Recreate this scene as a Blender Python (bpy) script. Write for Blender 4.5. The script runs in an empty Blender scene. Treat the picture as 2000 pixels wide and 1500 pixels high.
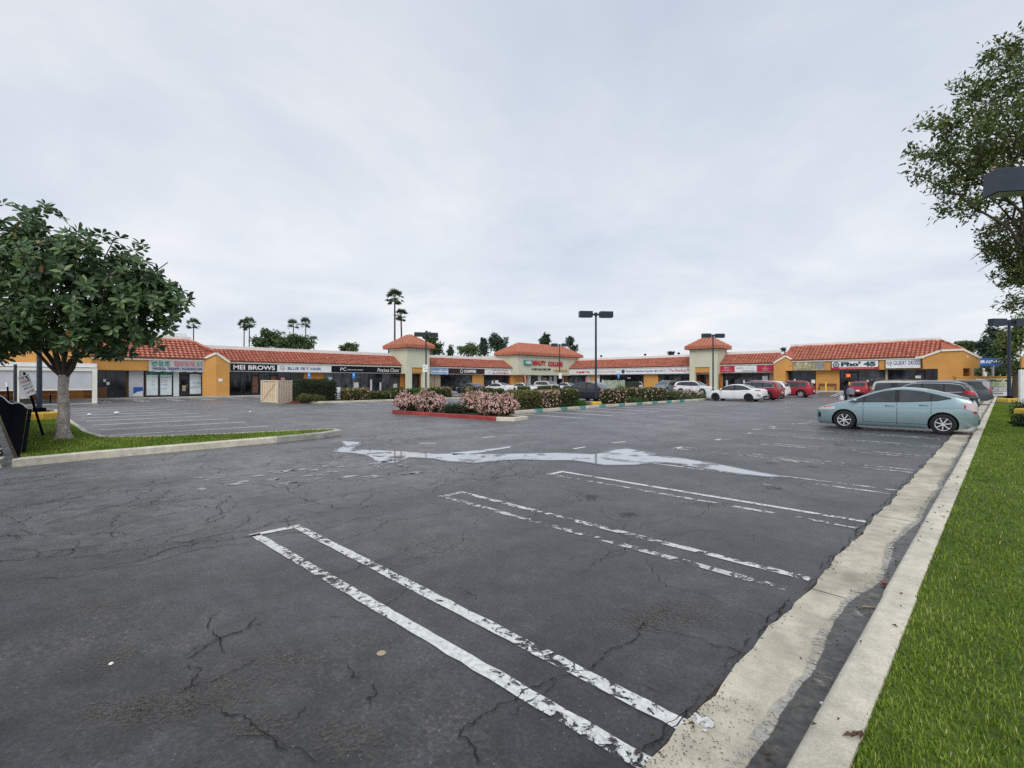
import bpy, bmesh, math, random
import numpy as np
from mathutils import Vector, Matrix, Euler
R = math.radians
random.seed(7); rng = np.random.default_rng(11)
SC = bpy.context.scene
COL = SC.collection
S2 = math.sqrt(2.0)

# ------------------------------------------------------------------ camera, sky, sun, exposure
cam = bpy.data.cameras.new('camera'); camo = bpy.data.objects.new('camera', cam); COL.objects.link(camo)
camo.location = (0, 0, 1.70); camo.rotation_euler = (R(90), 0, R(45))
cam.sensor_width = 36.0; cam.lens = 36.0*960/2000; cam.shift_y = -6/2000
cam.clip_start = 0.05; cam.clip_end = 6000
SC.camera = camo
SC.view_settings.view_transform = 'Standard'; SC.view_settings.look = 'None'
SC.cycles.use_denoising = False
SC.view_settings.exposure = 0.27; SC.view_settings.gamma = 1.0; SC.view_settings.use_curve_mapping = False
SUN_EL, SUN_ROT = R(42), R(145)
W = bpy.data.worlds.new('World'); SC.world = W; W.use_nodes = True
nt = W.node_tree; nt.nodes.clear()
def N(nt, t, **kw):
    n = nt.nodes.new(t)
    for k, v in kw.items():
        setattr(n, k, v)
    return n
def ramp(nt, stops, interp='LINEAR'):
    n = nt.nodes.new('ShaderNodeValToRGB'); cr = n.color_ramp; cr.interpolation = interp
    while len(cr.elements) < len(stops): cr.elements.new(0.5)
    for e, (p, c) in zip(cr.elements, stops):
        e.position = p; e.color = (c[0], c[1], c[2], 1) if hasattr(c, '__len__') else (c, c, c, 1)
    return n
wo = N(nt, 'ShaderNodeOutputWorld'); sky = N(nt, 'ShaderNodeTexSky'); sky.sky_type = 'NISHITA'; sky.sun_disc = False
sky.sun_elevation = SUN_EL; sky.sun_rotation = SUN_ROT
b1 = N(nt, 'ShaderNodeBackground'); b1.inputs[1].default_value = 0.10; nt.links.new(sky.outputs[0], b1.inputs[0])
# overcast deck: noise on the direction projected to a flat cloud layer
tc = N(nt, 'ShaderNodeTexCoord'); sep = N(nt, 'ShaderNodeSeparateXYZ'); nt.links.new(tc.outputs['Generated'], sep.inputs[0])
zz = N(nt, 'ShaderNodeMath', operation='MAXIMUM'); nt.links.new(sep.outputs[2], zz.inputs[0]); zz.inputs[1].default_value = 0.0
za = N(nt, 'ShaderNodeMath', operation='ADD'); nt.links.new(zz.outputs[0], za.inputs[0]); za.inputs[1].default_value = 0.16
dx = N(nt, 'ShaderNodeMath', operation='DIVIDE'); nt.links.new(sep.outputs[0], dx.inputs[0]); nt.links.new(za.outputs[0], dx.inputs[1])
dy = N(nt, 'ShaderNodeMath', operation='DIVIDE'); nt.links.new(sep.outputs[1], dy.inputs[0]); nt.links.new(za.outputs[0], dy.inputs[1])
cb = N(nt, 'ShaderNodeCombineXYZ'); nt.links.new(dx.outputs[0], cb.inputs[0]); nt.links.new(dy.outputs[0], cb.inputs[1])
n1 = N(nt, 'ShaderNodeTexNoise'); n1.inputs['Scale'].default_value = 0.75; n1.inputs['Detail'].default_value = 6; n1.inputs['Roughness'].default_value = 0.58
n1.inputs['Distortion'].default_value = 0.3
nt.links.new(cb.outputs[0], n1.inputs['Vector'])
cr = ramp(nt, [(0.30, (0.585, 0.65, 0.76)), (0.48, (0.70, 0.75, 0.83)), (0.64, (0.84, 0.855, 0.895))])
nt.links.new(n1.outputs[0], cr.inputs[0])
hz = ramp(nt, [(0.0, (1.02, 1.02, 1.02)), (0.10, (1.10, 1.09, 1.07)), (0.24, (1.06, 1.06, 1.05)), (0.6, (0.90, 0.925, 0.955))])
nt.links.new(sep.outputs[2], hz.inputs[0])
mu = N(nt, 'ShaderNodeMix', data_type='RGBA', blend_type='MULTIPLY'); mu.inputs[0].default_value = 1
nt.links.new(cr.outputs[0], mu.inputs[6]); nt.links.new(hz.outputs[0], mu.inputs[7])
b2 = N(nt, 'ShaderNodeBackground'); b2.inputs[1].default_value = 0.85; nt.links.new(mu.outputs[2], b2.inputs[0])
mx = N(nt, 'ShaderNodeMixShader'); mx.inputs[0].default_value = 0.92
nt.links.new(b1.outputs[0], mx.inputs[1]); nt.links.new(b2.outputs[0], mx.inputs[2]); nt.links.new(mx.outputs[0], wo.inputs[0])
sl = bpy.data.lights.new('sun', 'SUN'); so = bpy.data.objects.new('sun', sl); COL.objects.link(so)
sl.energy = 1.5; sl.angle = R(40); sl.color = (1.0, 0.96, 0.9)
so.rotation_euler = Euler((R(90)-SUN_EL, 0, R(35)), 'XYZ')      # veiled sun behind the camera

# ------------------------------------------------------------------ helpers
F_PX, HZ, H = 960.0, 744.0, 1.70
def kk(px): return (px-1000)/F_PX
def G(px, py, z=0.0):
    """ground point under a picture point (survey of the lot): world x, y"""
    Y = F_PX*(H-z)/(py-HZ); X = kk(px)*Y
    return ((X-Y)/S2, (X+Y)/S2)
def AT(px, Y):
    X = kk(px)*Y
    return ((X-Y)/S2, (X+Y)/S2)
def ZH(py, Y): return H+(HZ-py)/F_PX*Y
def onx(px, x): k = kk(px); return (k+1)/(k-1)*x
def ony(px, y): k = kk(px); return (k-1)/(k+1)*y
def sst(a, b, t):
    t = max(0.0, min(1.0, (t-a)/(b-a))); return t*t*(3-2*t)
def gz(x, y): return 0.40*sst(60, 67.5, y)*sst(-34, -25, x)*(1-sst(-5, -2, x))

def mat(name, col, rough=0.7, metal=0.0, spec=0.5, coat=0.0, noise=None, bump=None, emit=None, trans=0.0, ior=1.45, mottle=None):
    """noise = (scale, amount); mottle = second, larger one; bump = (scale, strength)"""
    m = bpy.data.materials.new(name); m.use_nodes = True; t = m.node_tree
    p = t.nodes['Principled BSDF']
    p.inputs['Base Color'].default_value = (*col, 1); p.inputs['Roughness'].default_value = rough
    p.inputs['Metallic'].default_value = metal; p.inputs['Specular IOR Level'].default_value = spec
    p.inputs['Coat Weight'].default_value = coat; p.inputs['Transmission Weight'].default_value = trans
    p.inputs['IOR'].default_value = ior
    if emit:
        p.inputs['Emission Color'].default_value = (*emit[0], 1); p.inputs['Emission Strength'].default_value = emit[1]
    g = N(t, 'ShaderNodeNewGeometry')
    last = None
    for ns in (noise, mottle):
        if not ns: continue
        n = N(t, 'ShaderNodeTexNoise'); n.inputs['Scale'].default_value = ns[0]; n.inputs['Detail'].default_value = 4
        t.links.new(g.outputs['Position'], n.inputs['Vector'])
        a = ns[1]
        r = ramp(t, [(0.3, 1-a), (0.7, 1+a)]); t.links.new(n.outputs[0], r.inputs[0])
        q = N(t, 'ShaderNodeMix', data_type='RGBA', blend_type='MULTIPLY'); q.inputs[0].default_value = 1
        if last is None: q.inputs[6].default_value = (*col, 1)
        else: t.links.new(last.outputs[2], q.inputs[6])
        t.links.new(r.outputs[0], q.inputs[7]); last = q
    if last: t.links.new(last.outputs[2], p.inputs['Base Color'])
    if bump:
        n = N(t, 'ShaderNodeTexNoise'); n.inputs['Scale'].default_value = bump[0]; n.inputs['Detail'].default_value = 3
        t.links.new(g.outputs['Position'], n.inputs['Vector'])
        bn = N(t, 'ShaderNodeBump'); bn.inputs['Strength'].default_value = bump[1]; bn.inputs['Distance'].default_value = 0.02
        t.links.new(n.outputs[0], bn.inputs['Height']); t.links.new(bn.outputs[0], p.inputs['Normal'])
    return m
def tint_mat(name, stops, rough=0.6, spec=0.4, trans=None, noise=None):
    """colour per piece, from the face attribute 'tint'"""
    m = bpy.data.materials.new(name); m.use_nodes = True; t = m.node_tree; p = t.nodes['Principled BSDF']
    a = N(t, 'ShaderNodeAttribute'); a.attribute_name = 'tint'
    r = ramp(t, stops); t.links.new(a.outputs['Fac'], r.inputs[0])
    src = r.outputs[0]
    if noise:
        g = N(t, 'ShaderNodeNewGeometry'); n = N(t, 'ShaderNodeTexNoise'); n.inputs['Scale'].default_value = noise[0]; n.inputs['Detail'].default_value = 4
        t.links.new(g.outputs['Position'], n.inputs['Vector'])
        rr = ramp(t, [(0.3, 1-noise[1]), (0.7, 1+noise[1])]); t.links.new(n.outputs[0], rr.inputs[0])
        q = N(t, 'ShaderNodeMix', data_type='RGBA', blend_type='MULTIPLY'); q.inputs[0].default_value = 1
        t.links.new(src, q.inputs[6]); t.links.new(rr.outputs[0], q.inputs[7]); src = q.outputs[2]
    t.links.new(src, p.inputs['Base Color'])
    p.inputs['Roughness'].default_value = rough; p.inputs['Specular IOR Level'].default_value = spec
    if trans:
        tr = N(t, 'ShaderNodeBsdfTranslucent'); t.links.new(r.outputs[0], tr.inputs[0])
        ms = N(t, 'ShaderNodeMixShader'); ms.inputs[0].default_value = trans
        o = t.nodes['Material Output']
        t.links.new(p.outputs[0], ms.inputs[1]); t.links.new(tr.outputs[0], ms.inputs[2]); t.links.new(ms.outputs[0], o.inputs[0])
    return m

class MB:
    """collects plain shapes and links them as ONE mesh object"""
    def __init__(s): s.v = []; s.f = []
    def add(s, vs, fs):
        b = len(s.v); s.v += [tuple(v) for v in vs]; s.f += [tuple(i+b for i in f) for f in fs]; return s
    def box(s, x0, x1, y0, y1, z0, z1):
        return s.add([(x0,y0,z0),(x1,y0,z0),(x1,y1,z0),(x0,y1,z0),(x0,y0,z1),(x1,y0,z1),(x1,y1,z1),(x0,y1,z1)],
                     [(0,3,2,1),(4,5,6,7),(0,1,5,4),(1,2,6,5),(2,3,7,6),(3,0,4,7)])
    def bev(s, x0, x1, y0, y1, z0, z1, b):
        """box with chamfered top edges"""
        return s.add([(x0,y0,z0),(x1,y0,z0),(x1,y1,z0),(x0,y1,z0),(x0,y0,z1-b),(x1,y0,z1-b),(x1,y1,z1-b),(x0,y1,z1-b),
                      (x0+b,y0+b,z1),(x1-b,y0+b,z1),(x1-b,y1-b,z1),(x0+b,y1-b,z1)],
                     [(0,3,2,1),(0,1,5,4),(1,2,6,5),(2,3,7,6),(3,0,4,7),(4,5,9,8),(5,6,10,9),(6,7,11,10),(7,4,8,11),(8,9,10,11)])
    def prism(s, poly, z0, z1):
        n = len(poly); z0f = z0 if callable(z0) else (lambda x, y: z0); z1f = z1 if callable(z1) else (lambda x, y: z1)
        return s.add([(x,y,z0f(x,y)) for x,y in poly]+[(x,y,z1f(x,y)) for x,y in poly],
                     [tuple(range(n-1,-1,-1)), tuple(range(n,2*n))]+[(i,(i+1)%n,(i+1)%n+n,i+n) for i in range(n)])
    def wall(s, poly, y0, y1):
        """polygon in (x,z) extruded along y"""
        n = len(poly)
        return s.add([(x,y0,z) for x,z in poly]+[(x,y1,z) for x,z in poly],
                     [tuple(range(n)), tuple(range(2*n-1,n-1,-1))]+[((i+1)%n,i,i+n,(i+1)%n+n) for i in range(n)])
    def tube(s, pts, rad, seg=8, cap=True):
        pts = [Vector(p) for p in pts]; rs = rad if hasattr(rad, '__len__') else [rad]*len(pts)
        rings = []; up = None
        for i, p in enumerate(pts):
            d = (pts[min(i+1, len(pts)-1)]-pts[max(i-1, 0)])
            d = d.normalized() if d.length > 1e-9 else Vector((0,0,1))
            if up is None: up = Vector((1,0,0)) if abs(d.x) < 0.8 else Vector((0,1,0))
            a = d.cross(up).normalized(); b = d.cross(a).normalized(); up = a.cross(d).normalized() if a.length else up
            rings.append([p+(a*math.cos(2*math.pi*k/seg)+b*math.sin(2*math.pi*k/seg))*rs[i] for k in range(seg)])
        vs = [v for r in rings for v in r]; fs = []
        for i in range(len(pts)-1):
            for k in range(seg):
                k2 = (k+1)%seg; fs.append((i*seg+k, (i+1)*seg+k, (i+1)*seg+k2, i*seg+k2))
        if cap: fs += [tuple(range(seg)), tuple(range(len(vs)-1, len(vs)-seg-1, -1))]
        return s.add(vs, fs)
    def bar(s, a, b, w, h):
        a, b = Vector(a), Vector(b); d = (b-a).normalized(); u = Vector((0,0,1)) if abs(d.z) < 0.95 else Vector((1,0,0))
        p = d.cross(u).normalized()*w/2; q = p.cross(d).normalized()*h/2
        vs = [a-p-q, a+p-q, a+p+q, a-p+q, b-p-q, b+p-q, b+p+q, b-p+q]
        return s.add(vs, [(0,1,2,3),(7,6,5,4),(0,4,5,1),(1,5,6,2),(2,6,7,3),(3,7,4,0)])
    def lathe(s, prof, seg=20, axis='z', c=(0,0,0)):
        """profile of (radius, height)"""
        vs = []
        for r, h in prof:
            for k in range(seg):
                a = 2*math.pi*k/seg; p = (r*math.cos(a), r*math.sin(a), h)
                if axis == 'y': p = (p[0], h, p[1])
                if axis == 'x': p = (h, p[0], p[1])
                vs.append((p[0]+c[0], p[1]+c[1], p[2]+c[2]))
        fs = []
        for i in range(len(prof)-1):
            for k in range(seg):
                k2 = (k+1)%seg; fs.append((i*seg+k, i*seg+k2, (i+1)*seg+k2, (i+1)*seg+k))
        return s.add(vs, fs)
    def quad(s, a, b, c, d): return s.add([a,b,c,d], [(0,1,2,3)])
    def mesh(s, name, m, smooth=None):
        me = bpy.data.meshes.new(name); me.from_pydata(s.v, [], s.f)
        bm = bmesh.new(); bm.from_mesh(me); bmesh.ops.recalc_face_normals(bm, faces=bm.faces); bm.to_mesh(me); bm.free()
        if m is not None: me.materials.append(m)
        if smooth is not None:
            me.polygons.foreach_set('use_smooth', [True]*len(me.polygons)); me.set_sharp_from_angle(angle=R(smooth))
        return me
    def build(s, name, m, parent=None, smooth=None, **kw):
        return link(name, s.mesh(name, m, smooth), parent, **kw)
def link(name, me, parent=None, loc=None, rz=None, **kw):
    o = bpy.data.objects.new(name, me); COL.objects.link(o)
    if parent is not None: o.parent = parent
    if loc is not None: o.location = loc
    if rz is not None: o.rotation_euler = (0, 0, rz)
    for k, v in kw.items(): o[k] = v
    return o
def tag(o, label, cat, group=None, kind=None):
    o['label'] = label; o['category'] = cat
    if group: o['group'] = group
    if kind: o['kind'] = kind
    return o
def empty(name, loc, rz, label=None, cat=None, group=None):
    o = bpy.data.objects.new(name, None); COL.objects.link(o); o.location = loc; o.rotation_euler = (0,0,rz); o.empty_display_size = 0.2
    if label: tag(o, label, cat, group)
    return o
def kids(o): return [c for c in bpy.data.objects if c.parent == o]
def copy_tree(o, parent=None, table=None):
    if table is None:
        table = {}
        for c in bpy.data.objects:
            if c.parent: table.setdefault(c.parent.name, []).append(c)
    c = o.copy(); COL.objects.link(c); c.parent = parent
    for ch in table.get(o.name, []): copy_tree(ch, c, table)
    return c
def fast_mesh(name, V, F, m, tint=None, smooth=False):
    V = np.asarray(V, np.float32); F = np.asarray(F, np.int32); k = F.shape[1]; n = len(F)
    me = bpy.data.meshes.new(name); me.vertices.add(len(V)); me.vertices.foreach_set('co', V.ravel())
    me.loops.add(k*n); me.loops.foreach_set('vertex_index', F.ravel())
    me.polygons.add(n); me.polygons.foreach_set('loop_start', np.arange(n, dtype=np.int32)*k)
    me.polygons.foreach_set('use_smooth', np.full(n, smooth))
    me.update(calc_edges=True); me.validate()
    if tint is not None:
        at = me.attributes.new('tint', 'FLOAT', 'FACE'); at.data.foreach_set('value', np.asarray(tint, np.float32))
    for mm in (m if isinstance(m, (list, tuple)) else [m]): me.materials.append(mm)
    return me
def unit(a): return a/np.maximum(np.linalg.norm(a, axis=-1, keepdims=True), 1e-9)
def leaf_arrays(P, A, Nn, L, Wd, fold=0.18):
    """folded leaf of two triangles pairs: base, two sides, tip"""
    A = unit(A); B = unit(np.cross(Nn, A)); C = unit(np.cross(A, B)); L = L[:,None]; Wd = Wd[:,None]
    v0 = P; v1 = P+A*L*0.45-B*Wd*0.5+C*Wd*fold; v2 = P+A*L; v3 = P+A*L*0.45+B*Wd*0.5+C*Wd*fold
    n = len(P); V = np.stack([v0,v1,v2,v3], 1).reshape(-1,3); b = np.arange(n)[:,None]*4
    F = np.concatenate([b+np.array([[0,3,2]]), b+np.array([[0,2,1]])], 1).reshape(-1,3)
    return V, F
def leaf_arrays6(P, A, Nn, L, Wd, fold=0.12):
    """obovate leaf: base, two shoulders each side, tip, folded along the midrib"""
    A = unit(A); B = unit(np.cross(Nn, A)); C = unit(np.cross(A, B)); L = L[:,None]; Wd = Wd[:,None]
    pts = [P, P+A*L*0.32-B*Wd*0.36+C*Wd*fold, P+A*L*0.70-B*Wd*0.5+C*Wd*fold*0.6, P+A*L-C*L*0.08, P+A*L*0.70+B*Wd*0.5+C*Wd*fold*0.6, P+A*L*0.32+B*Wd*0.36+C*Wd*fold]
    n = len(P); V = np.stack(pts, 1).reshape(-1,3); b = np.arange(n)[:,None]*6
    F = np.concatenate([b+np.array([q]) for q in ([0,3,2],[0,2,1],[0,5,4],[0,4,3])], 1).reshape(-1,3)
    return V, F
def clumped(name, blobs, K, per, sig, L, Wd, m, parent, shell=0.4, wob=0.3):
    """leaves gathered on twig ends, so that the sky shows between the sprays"""
    C, d = blob_points(blobs, K, shell, wob); k = np.repeat(np.arange(K), per); n = len(k)
    ax = unit(d+rng.normal(size=d.shape)*0.5); t = rng.random(n)[:,None]
    P = C[k]+ax[k]*(t-0.5)*sig*3.2+rng.normal(size=(n,3))*sig*0.55
    A = unit(ax[k]*0.6+rng.normal(size=(n,3))*0.7); Nn = unit(d[k]*0.4+rng.normal(size=(n,3))*0.6+np.array([0,0,0.6]))
    V, F = leaf_arrays(P, A, Nn, L*(0.6+0.7*rng.random(n)), Wd*(0.6+0.7*rng.random(n)))
    ti = np.clip(np.repeat(rng.random(K)*0.55, per)+0.42*rng.random(n), 0, 0.95); ti[rng.random(n) < 0.01] = 1
    o = link(name, fast_mesh(name, V, F, m, np.repeat(ti, 2)), parent); o['kind'] = 'stuff'; return o
def blob_points(blobs, n, shell=0.55, wob=0.18):
    """points spread through lumpy ellipsoids, more of them towards the outside; also outward normals"""
    vol = np.array([r[0]*r[1]*r[2] for c, r in blobs])**(2/3); pick = rng.choice(len(blobs), n, p=vol/vol.sum())
    C = np.array([c for c, r in blobs])[pick]; Rr = np.array([r for c, r in blobs])[pick]
    d = unit(rng.normal(size=(n,3))); t = shell+(1-shell)*rng.random(n)**0.6
    ph = pick*1.7
    lum = 1+wob*np.sin(d[:,0]*4.1+ph)*np.sin(d[:,1]*4.7+ph*2)+wob*0.7*np.sin(d[:,2]*5.3+ph*3)
    return C+d*Rr*(t*lum)[:,None], d
def foliage(name, blobs, n, L, Wd, m, parent, shell=0.5, wob=0.18, droop=0.0, kind=True, cut=None, tb=0.0):
    P, d = blob_points(blobs, n, shell, wob)
    if cut is not None:
        k = cut(P); P = P[k]; d = d[k]
    n = len(P)
    A = unit(d*0.5+rng.normal(size=(n,3))*0.8+np.array([0,0,-droop])); Nn = unit(d*0.6+rng.normal(size=(n,3))*0.6+np.array([0,0,0.5]))
    V, F = leaf_arrays(P, A, Nn, L*(0.7+0.6*rng.random(n)), Wd*(0.7+0.6*rng.random(n)))
    ti = np.clip(rng.random(n)*0.75+tb+0.25*(0.5+0.5*np.sin(P[:,0]*1.3+P[:,2]*1.7+P[:,1]*0.9)), 0, 1)
    o = link(name, fast_mesh(name, V, F, m, np.repeat(ti, 2)), parent)
    if kind: o['kind'] = 'stuff'
    return o
class Frame:
    """local x along the shopfront, local y into the building"""
    def __init__(s, x, y, rz):
        s.loc = Vector((x,y,0)); s.rz = rz; s.M = Matrix.Translation(s.loc) @ Matrix.Rotation(rz, 4, 'Z')
    def w(s, u, v, z=0): return s.M @ Vector((u,v,z))
    def root(s, name, label, cat, group=None): return empty(name, tuple(s.loc), s.rz, label, cat, group)
    def thing(s, o, label, cat, group=None):
        o.location = s.loc; o.rotation_euler = (0,0,s.rz); return tag(o, label, cat, group)
_fonts = {}
def text(body, h, m, parent, u, v, z, width=None, align='CENTER', bold=0.0, name='lettering', shear=0.0, rx=R(90), rz=0, ry=0):
    cu = bpy.data.curves.new('lettering', 'FONT'); cu.body = body; cu.size = 1; cu.align_x = 'LEFT'; cu.offset = bold; cu.extrude = 0.02; cu.shear = shear
    cu.resolution_u = 3
    tmp = bpy.data.objects.new('lettering', cu); me = bpy.data.meshes.new_from_object(tmp)
    bpy.data.objects.remove(tmp); bpy.data.curves.remove(cu)
    n = len(me.vertices)
    if n == 0: return None
    co = np.zeros(n*3, np.float32); me.vertices.foreach_get('co', co); co = co.reshape(-1,3)
    lo, hi = co.min(0), co.max(0); sz = hi-lo
    sy = h/max(sz[1], 1e-6); sx = (width/max(sz[0], 1e-6)) if width else sy
    co[:,0] = (co[:,0]-(lo[0]+hi[0])/2)*sx if align == 'CENTER' else (co[:,0]-lo[0])*sx
    co[:,1] = (co[:,1]-(lo[1]+hi[1])/2)*sy; co[:,2] = (co[:,2]-lo[2])*0.5
    me.vertices.foreach_set('co', co.ravel()); me.update(); me.materials.clear(); me.materials.append(m); me.name = name
    o = link(name, me, parent); o.location = (u, v, z); o.rotation_euler = (rx, ry, rz)
    return o
def strokes(m, parent, u0, u1, z0, z1, v, seed=0, name='lettering', gap=0.35):
    """a line of print too small to read in the photograph: short upright and level strokes"""
    r = random.Random(seed); b = MB(); h = z1-z0; u = u0
    while u < u1-h*0.2:
        w = h*r.uniform(0.35, 0.6)
        if r.random() < 0.17: u += h*0.5; continue
        b.box(u, u+h*0.13, v-0.006, v, z0, z1)
        if r.random() < 0.8: b.box(u+h*0.15, u+w, v-0.006, v, *((z1-h*0.16, z1) if r.random() < 0.5 else (z0+h*0.42, z0+h*0.58)))
        if r.random() < 0.6: b.box(u+h*0.15, u+w, v-0.006, v, z0, z0+h*0.15)
        if r.random() < 0.5: b.box(u+w, u+w+h*0.12, v-0.0065, v, z0+h*0.1, z1-h*0.1)
        u += w+h*gap
    return b.build(name, m, parent) if b.v else None

# ------------------------------------------------------------------ materials
def asphalt_mat():
    m = bpy.data.materials.new('asphalt'); m.use_nodes = True; t = m.node_tree; p = t.nodes['Principled BSDF']
    g = N(t, 'ShaderNodeNewGeometry'); pos = g.outputs['Position']
    def noise(sc, det=4, rough=0.55, vec=pos):
        n = N(t, 'ShaderNodeTexNoise'); n.inputs['Scale'].default_value = sc; n.inputs['Detail'].default_value = det; n.inputs['Roughness'].default_value = rough
        t.links.new(vec, n.inputs['Vector']); return n.outputs[0]
    def mix(a, b, f, mode='MIX'):
        q = N(t, 'ShaderNodeMix', data_type='RGBA', blend_type=mode)
        for s, x in ((6, a), (7, b)):
            if hasattr(x, '__len__'): q.inputs[s].default_value = (*x, 1)
            else: t.links.new(x, q.inputs[s])
        if isinstance(f, float): q.inputs[0].default_value = f
        else: t.links.new(f, q.inputs[0])
        return q.outputs[2]
    big = ramp(t, [(0.36, 0), (0.62, 1)]); t.links.new(noise(0.16, 5, 0.6), big.inputs[0])
    c = mix((0.020, 0.020, 0.022), (0.038, 0.037, 0.038), big.outputs[0])
    mid = ramp(t, [(0.38, 0.62), (0.62, 1.40)]); t.links.new(noise(0.9, 8, 0.68), mid.inputs[0])
    c = mix(c, mid.outputs[0], 1.0, 'MULTIPLY')
    sm = ramp(t, [(0.36, 0.60), (0.64, 1.45)]); t.links.new(noise(4.5, 8, 0.72), sm.inputs[0])
    c = mix(c, sm.outputs[0], 1.0, 'MULTIPLY')
    # long drag marks and sealer streaks along the aisle
    mp = N(t, 'ShaderNodeMapping'); mp.inputs['Scale'].default_value = (1.6, 0.16, 1); mp.inputs['Rotation'].default_value = (0, 0, R(8)); t.links.new(pos, mp.inputs[0])
    st = ramp(t, [(0.4, 0.88), (0.6, 1.10)]); t.links.new(noise(1.0, 4, 0.6, mp.outputs[0]), st.inputs[0])
    c = mix(c, st.outputs[0], 1.0, 'MULTIPLY')
    # the drive aisle is worn paler than the sealed stalls
    sx = N(t, 'ShaderNodeSeparateXYZ'); t.links.new(pos, sx.inputs[0])
    wob = N(t, 'ShaderNodeMath', operation='MULTIPLY_ADD'); t.links.new(noise(0.45, 5, 0.6), wob.inputs[0]); wob.inputs[1].default_value = 3.2; t.links.new(sx.outputs[0], wob.inputs[2])
    mr = N(t, 'ShaderNodeMapRange'); mr.interpolation_type = 'SMOOTHSTEP'; t.links.new(wob.outputs[0], mr.inputs[0])
    mr.inputs[1].default_value = -7.6; mr.inputs[2].default_value = -3.2; mr.inputs[3].default_value = 2.4; mr.inputs[4].default_value = 1.0
    c = mix(c, mr.outputs[0], 1.0, 'MULTIPLY')
    # tan dirt patches
    d1 = ramp(t, [(0.53, 0), (0.68, 0.75)]); t.links.new(noise(0.55, 6, 0.7), d1.inputs[0])
    d2 = ramp(t, [(0.48, 0), (0.60, 1)]); t.links.new(noise(22, 5, 0.8), d2.inputs[0])
    dm = N(t, 'ShaderNodeMath', operation='MULTIPLY'); t.links.new(d1.outputs[0], dm.inputs[0]); t.links.new(d2.outputs[0], dm.inputs[1])
    c = mix(c, (0.14, 0.122, 0.10), dm.outputs[0])
    # dark oil drips
    o1 = ramp(t, [(0.66, 0), (0.76, 0.4)]); t.links.new(noise(0.8, 3, 0.5, pos), o1.inputs[0])
    c = mix(c, (0.022, 0.022, 0.024), o1.outputs[0])
    # aggregate: fine grain and a few pale stones
    fg = ramp(t, [(0.34, 0.35), (0.66, 1.75)]); t.links.new(noise(38, 4, 0.85), fg.inputs[0])
    c = mix(c, fg.outputs[0], 1.0, 'MULTIPLY')
    v = N(t, 'ShaderNodeTexVoronoi'); v.inputs['Scale'].default_value = 30; t.links.new(pos, v.inputs['Vector'])
    vr = ramp(t, [(0.0, 1), (0.16, 0)]); t.links.new(v.outputs['Distance'], vr.inputs[0])
    vs = N(t, 'ShaderNodeSeparateColor'); t.links.new(v.outputs['Color'], vs.inputs[0])
    vk = ramp(t, [(0.70, 0), (0.80, 1)]); t.links.new(vs.outputs[0], vk.inputs[0])
    vm = N(t, 'ShaderNodeMath', operation='MULTIPLY'); t.links.new(vr.outputs[0], vm.inputs[0]); t.links.new(vk.outputs[0], vm.inputs[1])
    c = mix(c, (0.30, 0.29, 0.27), vm.outputs[0])
    t.links.new(c, p.inputs['Base Color'])
    rr = ramp(t, [(0.3, 0.38), (0.7, 0.52)]); t.links.new(noise(0.7, 5, 0.6), rr.inputs[0]); t.links.new(rr.outputs[0], p.inputs['Roughness'])
    p.inputs['Specular IOR Level'].default_value = 0.5; p.inputs['Sheen Weight'].default_value = 0.10; p.inputs['Sheen Roughness'].default_value = 0.4
    bn = N(t, 'ShaderNodeBump'); bn.inputs['Strength'].default_value = 0.5; bn.inputs['Distance'].default_value = 0.006
    t.links.new(noise(60, 4, 0.75), bn.inputs['Height']); t.links.new(bn.outputs[0], p.inputs['Normal'])
    return m
def paint_mat(name, col, wear, scale=9):
    """painted marking, worn through to the asphalt in flakes"""
    m = bpy.data.materials.new(name); m.use_nodes = True; t = m.node_tree; p = t.nodes['Principled BSDF']
    g = N(t, 'ShaderNodeNewGeometry')
    n = N(t, 'ShaderNodeTexNoise'); n.inputs['Scale'].default_value = scale; n.inputs['Detail'].default_value = 7; n.inputs['Roughness'].default_value = 0.72; n.inputs['Distortion'].default_value = 0.6
    t.links.new(g.outputs['Position'], n.inputs['Vector'])
    n2 = N(t, 'ShaderNodeTexNoise'); n2.inputs['Scale'].default_value = 0.9; n2.inputs['Detail'].default_value = 3; t.links.new(g.outputs['Position'], n2.inputs['Vector'])
    ad = N(t, 'ShaderNodeMath', operation='MULTIPLY_ADD'); t.links.new(n2.outputs[0], ad.inputs[0]); ad.inputs[1].default_value = 0.55; t.links.new(n.outputs[0], ad.inputs[2])
    r = ramp(t, [(wear-0.03, 0), (wear+0.03, 1)])
    t.links.new(ad.outputs[0], r.inputs[0])
    n3 = N(t, 'ShaderNodeTexNoise'); n3.inputs['Scale'].default_value = 30; n3.inputs['Detail'].default_value = 3; t.links.new(g.outputs['Position'], n3.inputs['Vector'])
    r3 = ramp(t, [(0.3, 0.72), (0.65, 1.05)]); t.links.new(n3.outputs[0], r3.inputs[0])
    qc = N(t, 'ShaderNodeMix', data_type='RGBA', blend_type='MULTIPLY'); qc.inputs[0].default_value = 1; qc.inputs[6].default_value = (*col, 1); t.links.new(r3.outputs[0], qc.inputs[7])
    t.links.new(qc.outputs[2], p.inputs['Base Color']); p.inputs['Roughness'].default_value = 0.65
    tr = N(t, 'ShaderNodeBsdfTransparent'); ms = N(t, 'ShaderNodeMixShader'); t.links.new(r.outputs[0], ms.inputs[0])
    t.links.new(tr.outputs[0], ms.inputs[1]); t.links.new(p.outputs[0], ms.inputs[2]); t.links.new(ms.outputs[0], t.nodes['Material Output'].inputs[0])
    return m
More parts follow.
